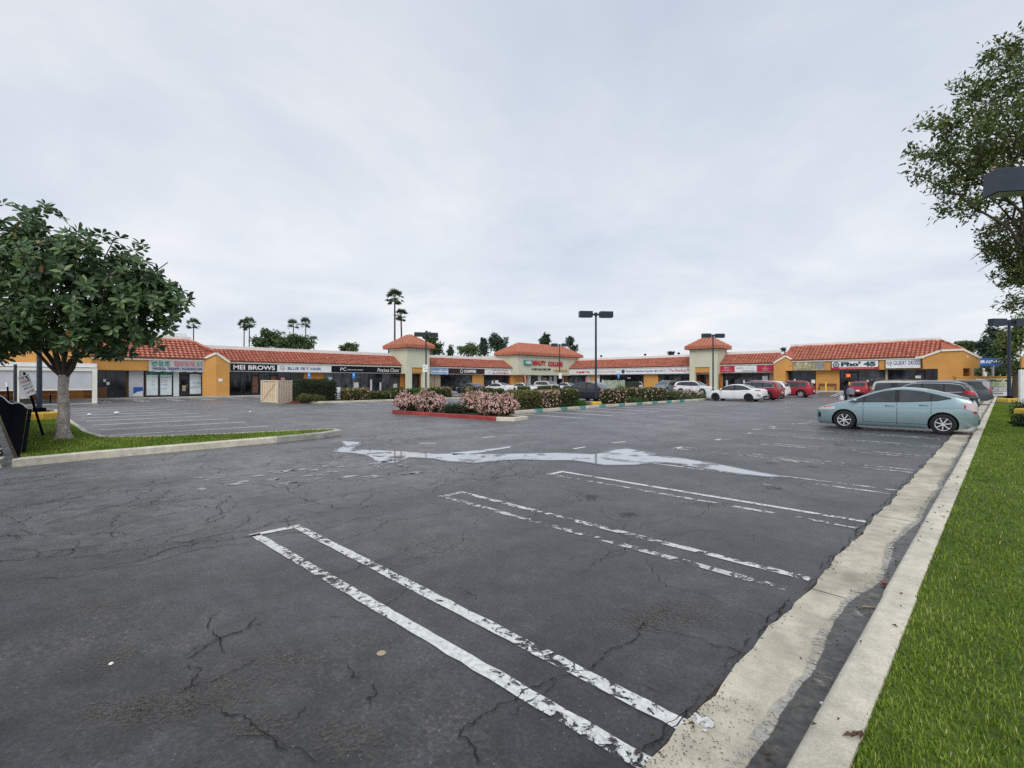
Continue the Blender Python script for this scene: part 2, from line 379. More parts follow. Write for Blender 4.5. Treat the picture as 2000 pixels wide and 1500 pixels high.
def concrete_mat(name, col, stain=0.5):
    m = bpy.data.materials.new(name); m.use_nodes = True; t = m.node_tree; p = t.nodes['Principled BSDF']
    g = N(t, 'ShaderNodeNewGeometry')
    def noise(sc, det=5, rough=0.6):
        n = N(t, 'ShaderNodeTexNoise'); n.inputs['Scale'].default_value = sc; n.inputs['Detail'].default_value = det; n.inputs['Roughness'].default_value = rough
        t.links.new(g.outputs['Position'], n.inputs['Vector']); return n.outputs[0]
    c = None
    for sc, lo, hi, a, b in ((0.9, 1-stain*0.5, 1.08, 0.36, 0.6), (7, 0.82, 1.1, 0.35, 0.65), (90, 0.8, 1.15, 0.3, 0.7)):
        r = ramp(t, [(a, lo), (b, hi)]); t.links.new(noise(sc), r.inputs[0])
        q = N(t, 'ShaderNodeMix', data_type='RGBA', blend_type='MULTIPLY'); q.inputs[0].default_value = 1
        if c is None: q.inputs[6].default_value = (*col, 1)
        else: t.links.new(c, q.inputs[6])
        t.links.new(r.outputs[0], q.inputs[7]); c = q.outputs[2]
    r = ramp(t, [(0.60, 0), (0.70, 0.7*stain)]); t.links.new(noise(3.1, 6, 0.7), r.inputs[0])
    q = N(t, 'ShaderNodeMix', data_type='RGBA'); t.links.new(c, q.inputs[6]); q.inputs[7].default_value = (0.11, 0.095, 0.075, 1); t.links.new(r.outputs[0], q.inputs[0])
    t.links.new(q.outputs[2], p.inputs['Base Color']); p.inputs['Roughness'].default_value = 0.85
    bn = N(t, 'ShaderNodeBump'); bn.inputs['Strength'].default_value = 0.35; bn.inputs['Distance'].default_value = 0.006
    t.links.new(noise(60, 4, 0.7), bn.inputs['Height']); t.links.new(bn.outputs[0], p.inputs['Normal'])
    return m
M = {}
M['asphalt'] = asphalt_mat()
M['crack'] = mat('crack_fill', (0.012, 0.012, 0.013), 0.9)
M['line'] = [paint_mat('white_paint_fresh', (0.70, 0.71, 0.68), 0.735, 13), paint_mat('white_paint_worn', (0.66, 0.67, 0.65), 0.74), paint_mat('white_paint_faded', (0.58, 0.59, 0.58), 0.80), paint_mat('white_paint_sound', (0.78, 0.79, 0.77), 0.60)]
M['gutter'] = concrete_mat('gutter_concrete', (0.57, 0.52, 0.41), 0.7)
M['kerb'] = concrete_mat('kerb_concrete', (0.64, 0.59, 0.48), 0.4)
M['kerb_old'] = concrete_mat('old_kerb_concrete', (0.47, 0.45, 0.40), 0.8)
M['walk'] = concrete_mat('pavement_concrete', (0.42, 0.41, 0.38), 0.4)
M['redpaint'] = concrete_mat('red_kerb_paint', (0.40, 0.055, 0.052), 0.75)
M['teal'] = concrete_mat('teal_kerb_paint', (0.10, 0.36, 0.33), 0.4)
M['yellow'] = concrete_mat('yellow_base_paint', (0.72, 0.47, 0.07), 0.5)
M['damp'] = mat('damp_film', (0.20, 0.215, 0.235), 0.14, spec=0.6, noise=(5, 0.25))
M['water'] = mat('standing_water', (0.36, 0.38, 0.41), 0.05, spec=0.8, ior=1.5)
def thin_out(m, scale, lo, hi, most=1.0, stretch=(1, 1, 1)):
    """let the ground show through where a film or stain thins out"""
    t = m.node_tree; o = t.nodes['Material Output']; src = o.inputs[0].links[0].from_socket
    g = N(t, 'ShaderNodeNewGeometry'); mp = N(t, 'ShaderNodeMapping'); mp.inputs['Scale'].default_value = stretch; t.links.new(g.outputs['Position'], mp.inputs[0])
    n = N(t, 'ShaderNodeTexNoise'); n.inputs['Scale'].default_value = scale; n.inputs['Detail'].default_value = 6; n.inputs['Roughness'].default_value = 0.65; t.links.new(mp.outputs[0], n.inputs['Vector'])
    r = ramp(t, [(lo, 0), (hi, most)]); t.links.new(n.outputs[0], r.inputs[0]); tr = N(t, 'ShaderNodeBsdfTransparent'); ms = N(t, 'ShaderNodeMixShader')
    t.links.new(r.outputs[0], ms.inputs[0]); t.links.new(tr.outputs[0], ms.inputs[1]); t.links.new(src, ms.inputs[2]); t.links.new(ms.outputs[0], o.inputs[0])
thin_out(M['water'], 1.8, 0.38, 0.46); thin_out(M['damp'], 3.0, 0.42, 0.52)
M['oil'] = mat('oil_stain', (0.015, 0.015, 0.016), 0.5, spec=0.4); thin_out(M['oil'], 9.0, 0.36, 0.70, 0.75)
M['grit'] = mat('tan_grit', (0.15, 0.133, 0.112), 0.95, noise=(60, 0.5)); thin_out(M['grit'], 48.0, 0.44, 0.70, 0.5)
M['wetedge'] = mat('wet_asphalt', (0.018, 0.018, 0.020), 0.22, spec=0.6, noise=(9, 0.3))
M['wet'] = mat('wet_concrete', (0.060, 0.056, 0.048), 0.34, noise=(22, 0.55), mottle=(4, 0.35))
thin_out(M['wet'], 5.0, 0.28, 0.50)
M['rimdry'] = paint_mat('mineral_rim', (0.42, 0.41, 0.37), 0.76, 22)
M['soil'] = mat('soil', (0.05, 0.034, 0.022), 0.95, noise=(9, 0.4), bump=(30, 0.6))
M['lawn'] = mat('lawn_ground', (0.075, 0.115, 0.016), 0.95, noise=(2.2, 0.25), mottle=(30, 0.35), bump=(60, 0.8))
M['grass'] = tint_mat('grass_blades', [(0, (0.062, 0.128, 0.011)), (0.5, (0.175, 0.275, 0.020)), (0.85, (0.30, 0.38, 0.05)), (1, (0.52, 0.48, 0.19))], 0.55, 0.3, 0.3)
M['stucco'] = mat('mustard_stucco', (0.60, 0.305, 0.085), 0.85, noise=(14, 0.05), mottle=(0.7, 0.08), bump=(80, 0.3))
M['stucco_shaded'] = mat('mustard_stucco_shaded', (0.44, 0.185, 0.045), 0.85, noise=(14, 0.06), mottle=(0.7, 0.1), bump=(80, 0.3))  # browner copy of the mustard: shade under the soffits put into the colour
M['sage'] = mat('sage_stucco', (0.61, 0.61, 0.47), 0.85, noise=(12, 0.04), mottle=(0.6, 0.05), bump=(80, 0.3))
M['trim'] = mat('cream_trim', (0.80, 0.78, 0.71), 0.7, noise=(5, 0.05))
M['parapet'] = mat('parapet_paint', (0.76, 0.76, 0.75), 0.75, noise=(3, 0.06))
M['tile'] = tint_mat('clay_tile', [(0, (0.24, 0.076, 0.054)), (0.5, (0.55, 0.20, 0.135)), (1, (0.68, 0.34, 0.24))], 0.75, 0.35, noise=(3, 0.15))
M['tileflat'] = mat('clay_tile_plain', (0.40, 0.108, 0.062), 0.75, noise=(6, 0.25))
M['seam'] = mat('metal_roof_seam', (0.54, 0.24, 0.16), 0.5, noise=(3, 0.1))  # paler than the roof sheets: light catching the ribs put into the colour
M['metalroof'] = mat('rust_red_metal_roof', (0.43, 0.135, 0.072), 0.45, metal=0.1, noise=(3, 0.10), mottle=(0.7, 0.10))
M['glass'] = mat('shop_glass', (0.020, 0.023, 0.028), 0.05, spec=0.55, noise=(1.1, 0.9), mottle=(0.35, 0.7))  # noise mottle paints reflections and dim interiors into the glass colour
M['glass2'] = mat('shop_glass_lit', (0.055, 0.062, 0.066), 0.05, spec=0.6, noise=(1.2, 0.8), mottle=(0.4, 0.6))  # paler copy, reflections and interiors mottled into its colour too
M['frame'] = mat('dark_frame', (0.016, 0.017, 0.02), 0.4)
M['steel'] = mat('weathered_metal', (0.30, 0.31, 0.32), 0.5, metal=0.6, noise=(8, 0.15))
M['black'] = mat('black_paint', (0.006, 0.007, 0.010), 0.9, spec=0.0, noise=(10, 0.2))
M['navy'] = mat('navy_lamp_paint', (0.020, 0.030, 0.048), 0.4, noise=(6, 0.15))
M['white'] = mat('white_panel', (0.74, 0.75, 0.75), 0.6, noise=(2, 0.05))
M['paper'] = mat('white_film', (0.70, 0.78, 0.80), 0.5, noise=(2, 0.06))
M['grey'] = mat('grey_panel', (0.54, 0.55, 0.58), 0.6, noise=(2, 0.06))
M['tan'] = mat('tan_board', (0.42, 0.33, 0.22), 0.8, noise=(6, 0.1))
M['wood'] = mat('brown_wood', (0.17, 0.07, 0.035), 0.6, noise=(9, 0.25))
M['beige'] = mat('beige_metal', (0.74, 0.62, 0.47), 0.6, noise=(4, 0.06))
M['signblack'] = mat('sign_black', (0.006, 0.007, 0.012), 0.55, spec=0.25)
M['signwhite'] = mat('sign_white', (0.80, 0.82, 0.83), 0.5, noise=(1.5, 0.04))
M['signred'] = mat('sign_red', (0.50, 0.025, 0.06), 0.5)
M['signblue'] = mat('sign_blue', (0.02, 0.10, 0.42), 0.4)
M['signbrown'] = mat('sign_brown', (0.030, 0.010, 0.014), 0.45, noise=(4, 0.2))
M['tblue'] = mat('letter_blue', (0.03, 0.07, 0.22), 0.5)
M['tsky'] = mat('letter_sky_blue', (0.03, 0.22, 0.55), 0.5)
M['tgreen'] = mat('letter_green', (0.01, 0.25, 0.17), 0.5)
M['tteal'] = mat('letter_dark_teal', (0.01, 0.07, 0.08), 0.5)
M['tpink'] = mat('letter_pink', (0.62, 0.25, 0.28), 0.5)
M['tred'] = mat('letter_red', (0.52, 0.02, 0.035), 0.45)
M['torange'] = mat('letter_orange', (0.62, 0.34, 0.06), 0.5)
M['tgrey'] = mat('letter_grey', (0.25, 0.26, 0.28), 0.5)
M['twhite'] = mat('letter_white', (0.80, 0.80, 0.80), 0.5)
M['neon'] = mat('neon_tube', (0.6, 0.15, 0.05), 0.5, emit=((1.0, 0.22, 0.06), 1.2))
M['bark'] = mat('grey_bark', (0.33, 0.295, 0.27), 0.9, noise=(22, 0.45), mottle=(4, 0.3), bump=(26, 1.0))
M['barkdark'] = mat('dark_bark', (0.075, 0.058, 0.045), 0.9, noise=(20, 0.3), bump=(30, 0.8))

# ================================================================== GROUND
def grid_sheet(name, x0, x1, y0, y1, step, z, m, fz=None):
    xs = np.arange(x0, x1+step*0.5, step); ys = np.arange(y0, y1+step*0.5, step); nx, ny = len(xs), len(ys)
    V = [(x, y, z+(fz(x, y) if fz else 0)) for y in ys for x in xs]
    i = np.arange(nx*ny).reshape(ny, nx)
    Fq = np.stack([i[:-1,:-1], i[:-1,1:], i[1:,1:], i[1:,:-1]], -1).reshape(-1,4)
    return link(name, fast_mesh(name, V, Fq, m, smooth=True), kind='structure')
ground = MB().quad((-2500,-2500,-0.06), (2500,-2500,-0.06), (2500,2500,-0.06), (-2500,2500,-0.06)).build('ground', M['asphalt']); ground['kind'] = 'structure'
grid_sheet('parking_lot', -130, -0.66, -40, 110, 1.5, 0.0, M['asphalt'], gz)
# ---- lawn, gutter and kerb beside the camera
lawn_root = MB()
lawn = grid_sheet('lawn', -0.46, 30, -12, 110, 1.0, 0.125, M['lawn'])
gutter = MB().box(-1.125, -0.64, -8, 80, -0.05, 0.001).build('gutter', M['soil'], kind='structure')
kerb = MB().box(-0.63, -0.46, -8, 80, -0.05, 0.10).build('kerb', M['soil'], kind='structure')
seg = 3.05
gm = []
for i in range(27):
    y0 = -4.6+i*seg; y1 = y0+seg-0.012
    b = MB(); r = random.Random(i)
    # gutter pan dishes slightly; its asphalt edge is ragged
    n = 24
    for j in range(n):
        a, c = y0+(y1-y0)*j/n, y0+(y1-y0)*(j+1)/n
        ea = -1.12+0.014*math.sin(a*3.1)+0.010*math.sin(a*9.7+1)+0.006*math.sin(a*27); ec = -1.12+0.014*math.sin(c*3.1)+0.010*math.sin(c*9.7+1)+0.006*math.sin(c*27)
        b.add([(ea,a,0.012),(-0.90,a,0.008),(-0.64,a,0.004),(-0.64,c,0.004),(-0.90,c,0.008),(ec,c,0.012),(ea,a,-0.04),(ec,c,-0.04)],
              [(0,1,4,5),(1,2,3,4),(0,5,7,6)])
    b.build('gutter_slab', M['gutter'], gutter)
    k = MB(); n = 6; w = r.uniform(-0.006, 0.006)
    prof = [(-0.645,-0.04),(-0.635,0.115),(-0.620,0.140),(-0.595,0.152),(-0.47,0.152),(-0.445,0.148),(-0.440,0.05)]
    vs = [(x+w, y, z+r.uniform(-0.001,0.001)) for y in (y0, y1) for x, z in prof]; q = len(prof)
    k.add(vs, [(a, a+1, a+1+q, a+q) for a in range(q-1)]+[tuple(range(q)), tuple(range(2*q-1, q-1, -1))])
    k.build('kerb_stone', M['kerb'], kerb, smooth=40)
# wet run along the kerb foot, with its dry mineral rim
def ragged_strip(name, m, wid, z, y0, y1, step, x1):
    V = []; Fq = []; ys = np.arange(y0, y1, step)
    for i, y in enumerate(ys):
        V += [(x1-wid(y), y, z), (x1, y, z)]
        if i: Fq.append((2*i-2, 2*i-1, 2*i+1, 2*i))
    me = fast_mesh(name, V, np.array(Fq), m); return link(name, me, kind='structure')
def wetw(y):
    b = 0.09+0.07*math.exp(-((y-2.7)/0.9)**2)+0.15*math.exp(-((y-1.4)/0.9)**2)+0.15*math.exp(-((y-4.3)/0.7)**2)+0.08*math.exp(-((y-6.6)/0.8)**2)
    b += 0.02*math.sin(y*2.3)+0.008*math.sin(y*7.1)+0.004*math.sin(y*19)+0.003*math.sin(y*47)
    return max(0.03, min(0.32, b*0.86))
ragged_strip('mineral_rim', M['rimdry'], lambda y: wetw(y)+0.05+0.015*math.sin(y*5.3+1)+0.006*math.sin(y*23), 0.014, 0.6, 60, 0.05, -0.637)
ragged_strip('gutter_water', M['wet'], wetw, 0.0165, 0.6, 60, 0.05, -0.637)

# ---- marks: parking lines (each stall mark a sheet just above the asphalt)
def marking(polys, m, z=0.0045):
    b = MB()
    for p in polys: b.add([(x, y, z+gz(x, y)) for x, y in p], [tuple(range(len(p)))])
    return b.build('parking_line', m, kind='structure')
def ragged(x0, y0, x1, y1, w, seed, step=0.12, j=0.006):
    """a painted line with hand-laid, slightly frayed edges"""
    r = random.Random(seed); L = math.hypot(x1-x0, y1-y0); n = max(1, int(L/step)); ux, uy = (x1-x0)/L, (y1-y0)/L
    P = []
    for i in range(n+1):
        t = L*i/n; a = w/2+r.uniform(-j, j); c = w/2+r.uniform(-j, j)
        P.append(((x0+ux*t-uy*a, y0+uy*t+ux*a), (x0+ux*t+uy*c, y0+uy*t-ux*c)))
    return [[P[i][0], P[i][1], P[i+1][1], P[i+1][0]] for i in range(n)]
for k in range(28):
    yc = 2.16+2.42*k; wear = M['line'][0] if k == 0 else M['line'][1] if k < 3 else M['line'][2]
    if k == 0: a, b_ = 1.93, 2.30
    else: a, b_ = yc-0.19, yc+0.19
    st = 0.12 if k < 6 else 0.8
    marking(ragged(-1.10 if k == 0 else -1.19, a+0.03, -5.86, a-0.10 if k == 0 else a, 0.10, k*3+1, st), M['line'][2] if k in (1, 2) else wear)
    marking(ragged(-1.09 if k == 0 else -1.17, b_+0.01, -5.80, b_-0.02, 0.10, k*3+2, st), wear if k != 2 else M['line'][0])
    marking(ragged(-5.84, a-0.15 if k == 0 else a-0.05, -5.84, b_+0.03, 0.10, k*3+3, st), M['line'][0] if k < 6 else M['line'][1])
for i in range(18):                                   # stalls along both planters
    y = 18.1+2.3*i
    marking(ragged(-17.75, y, -13.5, y, 0.14, 200+i, 1.0), M['line'][3]); marking(ragged(-22.4, y, -26.9, y, 0.14, 230+i, 1.0), M['line'][3])
for i in range(19):
    y = 17.2+2.4*i
    marking(ragged(-36.0, y, -31.6, y, 0.14, 260+i, 1.0), M['line'][3]); marking(ragged(-41.5, y, -45.8, y, 0.14, 290+i, 1.0), M['line'][3])
for i in range(22):
    y = 2.4+2.44*i
    for d in (-0.2, 0.2): marking(ragged(-54.6, y+d, -49.4, y+d, 0.10, 320+i, 2.0), M['line'][3])
for i in range(9):
    x = -19.6-2.55*i
    marking(ragged(x, 1.95, x, 6.6, 0.17, 360+i, 0.5), M['line'][3])
for i in range(7):
    x = -20.5+2.5*i
    for d in (-0.18, 0.18): marking(ragged(x+d, 61.5, x+d, 66.8, 0.10, 380+i, 0.7), M['line'][3])
for px, py, px2, py2 in ((818,866,852,866),(942,855,966,853),(1120,877,1143,873),(1196,865,1222,863),(1470,839,1488,838),(1502,834,1516,833),(1552,828,1585,826)):
    x0, y0 = G(px, py); x1, y1 = G(px2, py2); marking(ragged(x0, y0, x1, y1, 0.09, px, 0.3), M['line'][3])
# fresh paint spill on the gutter and pale patches
def blot(name, x, y, rx, ry, m, z, seed, rot=0.0, n=22, j=0.35):
    r = random.Random(seed); P = []
    for i in range(n):
        a = 2*math.pi*i/n; q = 1+r.uniform(-j, j)
        dx, dy = rx*q*math.cos(a), ry*q*math.sin(a)
        P.append((x+dx*math.cos(rot)-dy*math.sin(rot), y+dx*math.sin(rot)+dy*math.cos(rot), z+gz(x, y)))
    return MB().add(P+[(x, y, z+gz(x, y))], [(i, (i+1) % n, n) for i in range(n)]).build(name, m, kind='structure')
blot('paint_spill', -1.06, 2.37, 0.055, 0.05, M['line'][0], 0.0185, 5)
for px, py, rx, ry, s in ((1540,899,0.35,0.12,1),(1497,947,0.10,0.05,2),(1514,901,0.12,0.05,9)):
    x, y = G(px, py); blot('pale_patch', x, y, rx, ry, M['rimdry'], 0.005, s, R(135))
r_ = random.Random(41)
for i in range(7):
    k = r_.randint(1, 9); x, y = r_.uniform(-4.6, -1.8), 3.37+2.42*k+r_.uniform(-0.5, 0.5)
    blot('oil_stain', x, y, r_.uniform(0.1, 0.28), r_.uniform(0.07, 0.16), M['oil'], 0.003, 60+i, r_.uniform(0, 3))
for px, py, rx, ry in ((1330, 1195, 0.34, 0.2), (1300, 1205, 0.2, 0.16), (1240, 1225, 0.2, 0.12), (540, 1290, 0.25, 0.12), (470, 1345, 0.3, 0.12), (330, 1380, 0.22, 0.14), (250, 1400, 0.3, 0.12), (220, 1290, 0.12, 0.14), (500, 1420, 0.2, 0.1), (690, 1440, 0.2, 0.12), (740, 1180, 0.2, 0.1), (1390, 985, 0.4, 0.14), (180, 1190, 0.2, 0.1)):
    x, y = G(px, py)
    for q in range(3): blot('grit_patch', x+r_.uniform(-rx, rx)*.4*q, y+r_.uniform(-ry, ry)*.6*q, rx*(1-.25*q), ry*(1-.2*q), M['grit'], 0.0033+0.0003*q, px+q, R(45), 34, 0.55)
# ---- cracks
V = []; Fq = []
def crack(pts, w, seed, jit=0.35):
    r = random.Random(seed); P = [Vector((x, y, 0)) for x, y in pts]
    for it in range(4):
        Q = []
        for a, b in zip(P[:-1], P[1:]):
            d = b-a; m = (a+b)/2+Vector((-d.y, d.x, 0))*r.uniform(-jit, jit)*0.6; Q += [a, m]
        P = Q+[P[-1]]
        if (P[1]-P[0]).length < 0.045: break
    n = len(P)
    for i, p in enumerate(P):
        d = (P[min(i+1, n-1)]-P[max(i-1, 0)]); d = d.normalized() if d.length else Vector((1,0,0))
        ww = w*0.5*r.uniform(0.15, 1.2)*(0.25 if i in (0, n-1) else 1); q = Vector((-d.y, d.x, 0))*ww/2
        k = len(V); V.append((p.x+q.x, p.y+q.y, 0.0065)); V.append((p.x-q.x, p.y-q.y, 0.0065))
        if i: Fq.append((k-2, k-1, k+1, k))
    return P
def pxl(*a): return [G(a[i], a[i+1]) for i in range(0, len(a), 2)]
for i, (pts, w) in enumerate([
    (pxl(1255,1215,1190,1272,1120,1310,1010,1365,955,1392,905,1420,895,1440,940,1490), 0.020), (pxl(1255,1215,1330,1240,1400,1265,1468,1280), 0.018),
    (pxl(0,1138,40,1136,110,1130,220,1110,330,1090,420,1070,490,1062), 0.016), (pxl(0,1095,60,1092,130,1085,150,1070,250,1062,330,1040), 0.018),
    (pxl(65,1090,70,1078,50,1074,0,1072), 0.016), (pxl(145,1056,152,1066,120,1078,60,1096), 0.014),
    (pxl(225,1050,232,1030,280,1014,340,1002,400,988,452,975), 0.016), (pxl(420,995,428,978,450,968,452,1000,405,1022), 0.016), (pxl(440,900,430,925,445,930), 0.014),
    (pxl(590,941,602,958,600,968), 0.014), (pxl(447,1000,500,985,560,975,640,965,640,950), 0.012), (pxl(252,1005,254,1008,300,1010,380,1003), 0.012),
    (pxl(558,1012,566,1030), 0.014), (pxl(760,1016,745,1030,700,1045,660,1055), 0.014), (pxl(900,995,850,1005,760,1018), 0.012), (pxl(995,900,985,915,960,930,905,945,860,950), 0.014),
    (pxl(800,952,860,966,905,972), 0.012), (pxl(360,1290,420,1255,470,1235,520,1215), 0.020), (pxl(425,1197,418,1240,432,1260,440,1275), 0.018), (pxl(360,1283,395,1262,425,1248,478,1230,500,1205), 0.016),
    (pxl(350,1355,420,1330,470,1308,500,1290), 0.018), (pxl(430,1380,445,1400,475,1398,500,1420,540,1450,560,1470), 0.022), (pxl(365,1300,385,1320,380,1345), 0.014), (pxl(455,1445,490,1440,560,1462,600,1475,640,1490), 0.016),
    (pxl(680,1298,685,1325,702,1325), 0.016), (pxl(730,1335,735,1358,715,1365,725,1380), 0.020), (pxl(575,1410,600,1380), 0.014), (pxl(1115,960,1150,965,1190,980), 0.010),
    (pxl(1120,988,1080,990,1045,1010), 0.012), (pxl(1205,1315,1240,1330,1310,1360), 0.010), (pxl(930,1170,905,1148,880,1150), 0.010), (pxl(1090,955,1150,962,1130,975,1085,985), 0.010),
    (pxl(620,1215,690,1190,760,1178,800,1150), 0.013), (pxl(1010,1395,1080,1340,1090,1330), 0.010), (pxl(10,950,28,932), 0.014), (pxl(1180,845,1215,850,1250,862,1290,860), 0.02), (pxl(1120,865,1170,862,1200,856), 0.02)]):
    crack(pts, w, i)
for i in range(155):                                   # alligator cracking of the aisle and wandering hairlines
    r = random.Random(500+i)
    if i < 120: x, y = r.uniform(-13, -5.8), r.uniform(-1.5, 7.5)
    elif i < 145: x, y = r.uniform(-14, -2), r.uniform(6, 22)
    else: x, y = r.uniform(-5, -1.5), r.uniform(0.5, 8)
    a = r.uniform(0, 6.28) if i % 3 == 0 else R(90)+r.uniform(-0.5, 0.5); pts = [(x, y)]
    for j in range(r.randint(3, 7)):
        a += r.uniform(-0.7, 0.7); L = r.uniform(0.15, 0.5); x += L*math.cos(a); y += L*math.sin(a); pts.append((x, y))
        if r.random() < 0.35:
            b2 = a+r.choice((-1, 1))*r.uniform(0.8, 1.6); crack([(x, y), (x+0.3*math.cos(b2), y+0.3*math.sin(b2)), (x+0.45*math.cos(b2+0.4), y+0.45*math.sin(b2+0.4))], 0.007, 700+i*9+j)
    crack(pts, r.uniform(0.012, 0.024) if i < 120 else r.uniform(0.008, 0.014), 600+i)
for i in range(40):                                   # crumbled joint beside the gutter
    r = random.Random(900+i); y = 0.6+i*0.55+r.uniform(-0.2, 0.2); x = -1.13-r.uniform(0.0, 0.05)
    crack([(x, y), (x-0.015, y+0.16), (x+0.01, y+0.34), (x, y+0.55)], r.uniform(0.008, 0.03), 950+i, 0.2)
ck = link('asphalt_cracks', fast_mesh('asphalt_cracks', V, np.array(Fq), M['crack']), kind='stuff')
def inset(poly, d):
    n = len(poly); out = []
    ar = sum(poly[i][0]*poly[(i+1) % n][1]-poly[(i+1) % n][0]*poly[i][1] for i in range(n)); sgn = 1 if ar > 0 else -1
    for i in range(n):
        p, a, b = Vector(poly[i]), Vector(poly[i-1]), Vector(poly[(i+1) % n])
        e1, e2 = (p-a).normalized(), (b-p).normalized(); n1, n2 = Vector((-e1.y, e1.x))*sgn, Vector((-e2.y, e2.x))*sgn
        m = (n1+n2).normalized(); c = max(0.4, m.dot(n1)); q = p+m*d/c; out.append((q.x, q.y))
    return out
# ---- the run of standing water across the aisle
def water(name, outline, z=0.0062, seed=0, jit=0.25, m='water', grow=0):
    r = random.Random(seed); P = [G(a, b) for a, b in outline]; Q = []
    if grow: P = inset(P, -grow)
    for (x0, y0), (x1, y1) in zip(P, P[1:]+P[:1]):
        L = math.hypot(x1-x0, y1-y0); n = max(1, min(6, int(L/0.12)))
        for i in range(n):
            t = i/n; j = jit*0.07*(1 if i else 0.2)*min(1, L)
            Q.append((x0+(x1-x0)*t+r.uniform(-j, j), y0+(y1-y0)*t+r.uniform(-j, j)))
    bm = bmesh.new(); vs = [bm.verts.new((x, y, z)) for x, y in Q]
    f = bm.faces.new(vs); bmesh.ops.triangulate(bm, faces=[f], ngon_method='EAR_CLIP')
    for f in bm.faces:
        if f.normal.z < 0: f.normal_flip()
    me = bpy.data.meshes.new(name); bm.to_mesh(me); bm.free(); me.materials.append(M[m])
    return link(name, me, kind='structure')
PUD = [(668,862),(702,864),(699,869),(684,878),(740,880),(800,883),(850,887),(900,886),(945,888),(1000,887),(1090,885),(1155,888),(1180,885),(1203,879),(1225,877),(1244,880),(1232,884),(1255,882),(1276,887),(1262,891),(1305,892),(1345,898),(1390,905),(1440,915),(1480,923),(1526,931),
    (1500,931),(1450,926),(1400,919),(1340,909),(1345,907),(1300,903),(1265,904),(1238,908),(1180,908),(1150,903),(1120,899),(1060,899),(1020,897),(980,899),(930,904),(880,901),(850,896),(800,893),(740,893),(716,888),(684,884),(655,883),(662,877),(676,871)]
water('puddle', PUD, seed=3)
water('wet_margin', PUD, z=0.0052, seed=4, jit=1.0, m='wetedge', grow=0.09)
for i, o in enumerate([[(716,889),(745,892),(775,896),(800,893),(778,903),(752,906),(735,901),(728,895)], [(880,885),(935,880),(998,872),(996,875),(940,884),(885,889)]]):
    water('puddle', o, seed=20+i, jit=0.4)
r_ = random.Random(77)
for i in range(46):                                   # slivers of damp left along the rolled asphalt
    cx, cy = r_.uniform(385, 830), 0; cy = 953-(cx-385)*0.085+r_.uniform(-22, 10)
    if cy < 899: cy = 899+r_.uniform(0, 20)
    L, w, sl = r_.uniform(10, 48), r_.uniform(0.8, 2.6), -0.10+r_.uniform(-0.04, 0.04)
    up = []; lo = []
    for q in range(7):
        t = q/6; x_ = cx-L/2+L*t; yb_ = cy+sl*(x_-cx); hw = w*(0.15+math.sin(math.pi*t))*r_.uniform(0.5, 1.2); up.append((x_, yb_-hw)); lo.append((x_+r_.uniform(-2, 2), yb_+hw*r_.uniform(0.3, 1)))
    water('puddle', up+lo[::-1], seed=100+i, jit=0.3, m='damp')
# ---- grass blades on the lawn near the camera (far lawn: coarser tufts)
def grass(name, n, x0, x1, y0, y1, h, w, z=0.125, keep=None, near=False):
    if near:
        q = rng.random(n); yy = y0+(y1-y0)*q**2.6
        xx = x0+(x1-x0)*rng.random(n)*(0.25+0.75*np.clip(yy/9, 0, 1))
    else: xx = x0+(x1-x0)*rng.random(n); yy = y0+(y1-y0)*rng.random(n)
    if keep is not None:
        k = keep(xx, yy); xx, yy = xx[k], yy[k]
    n = len(xx); d = np.hypot(xx, yy); sc = (1+np.clip(d/9, 0, 5)) if near else np.ones(n)
    P = np.stack([xx, yy, np.full(n, z)], 1); a = rng.random(n)*6.283; ln = 0.25+0.75*rng.random(n)
    tip = P+np.stack([np.cos(a)*h*ln*0.9, np.sin(a)*h*ln*0.9, h*(0.35+0.65*rng.random(n))*np.clip(sc, 1, 1.6)], 1)
    b = a+1.57+rng.normal(size=n)*0.3; sd = np.stack([np.cos(b), np.sin(b), np.zeros(n)], 1)*(w*sc)[:,None]
    mid = (P+tip)/2+np.array([0, 0, h*0.12])
    Vv = np.stack([P-sd, P+sd, mid+sd*0.75, mid-sd*0.75, tip], 1).reshape(-1,3); i = np.arange(n)[:,None]*5
    Ff = np.concatenate([i+np.array([[0,1,2]]), i+np.array([[0,2,3]]), i+np.array([[3,2,4]])], 1).reshape(-1,3)
    patch = 0.5+0.5*np.sin(xx*1.1+0.7*np.sin(yy*0.9))*np.sin(yy*1.3+1.1*np.sin(xx*0.8)); patch = patch*0.55+0.45*(0.5+0.5*np.sin(xx*5.1+2*np.sin(yy*2.1))*np.sin(yy*4.3+1.7*np.sin(xx*3.1)))
    ti = np.clip(-0.22+0.7*rng.random(n)**1.1+0.62*patch, 0, 0.93); ti[rng.random(n) < 0.018] = 1.0
    return link(name, fast_mesh(name, Vv, Ff, M['grass'], np.repeat(ti, 3)), kind='stuff')
grass('grass', 330000, -0.455, 6.0, 1.2, 46, 0.027, 0.0021, near=True)
grass('grass', 14000, -0.5, 1.0, 1.2, 40, 0.035, 0.002, near=False, keep=lambda x, y: (x < -0.40))
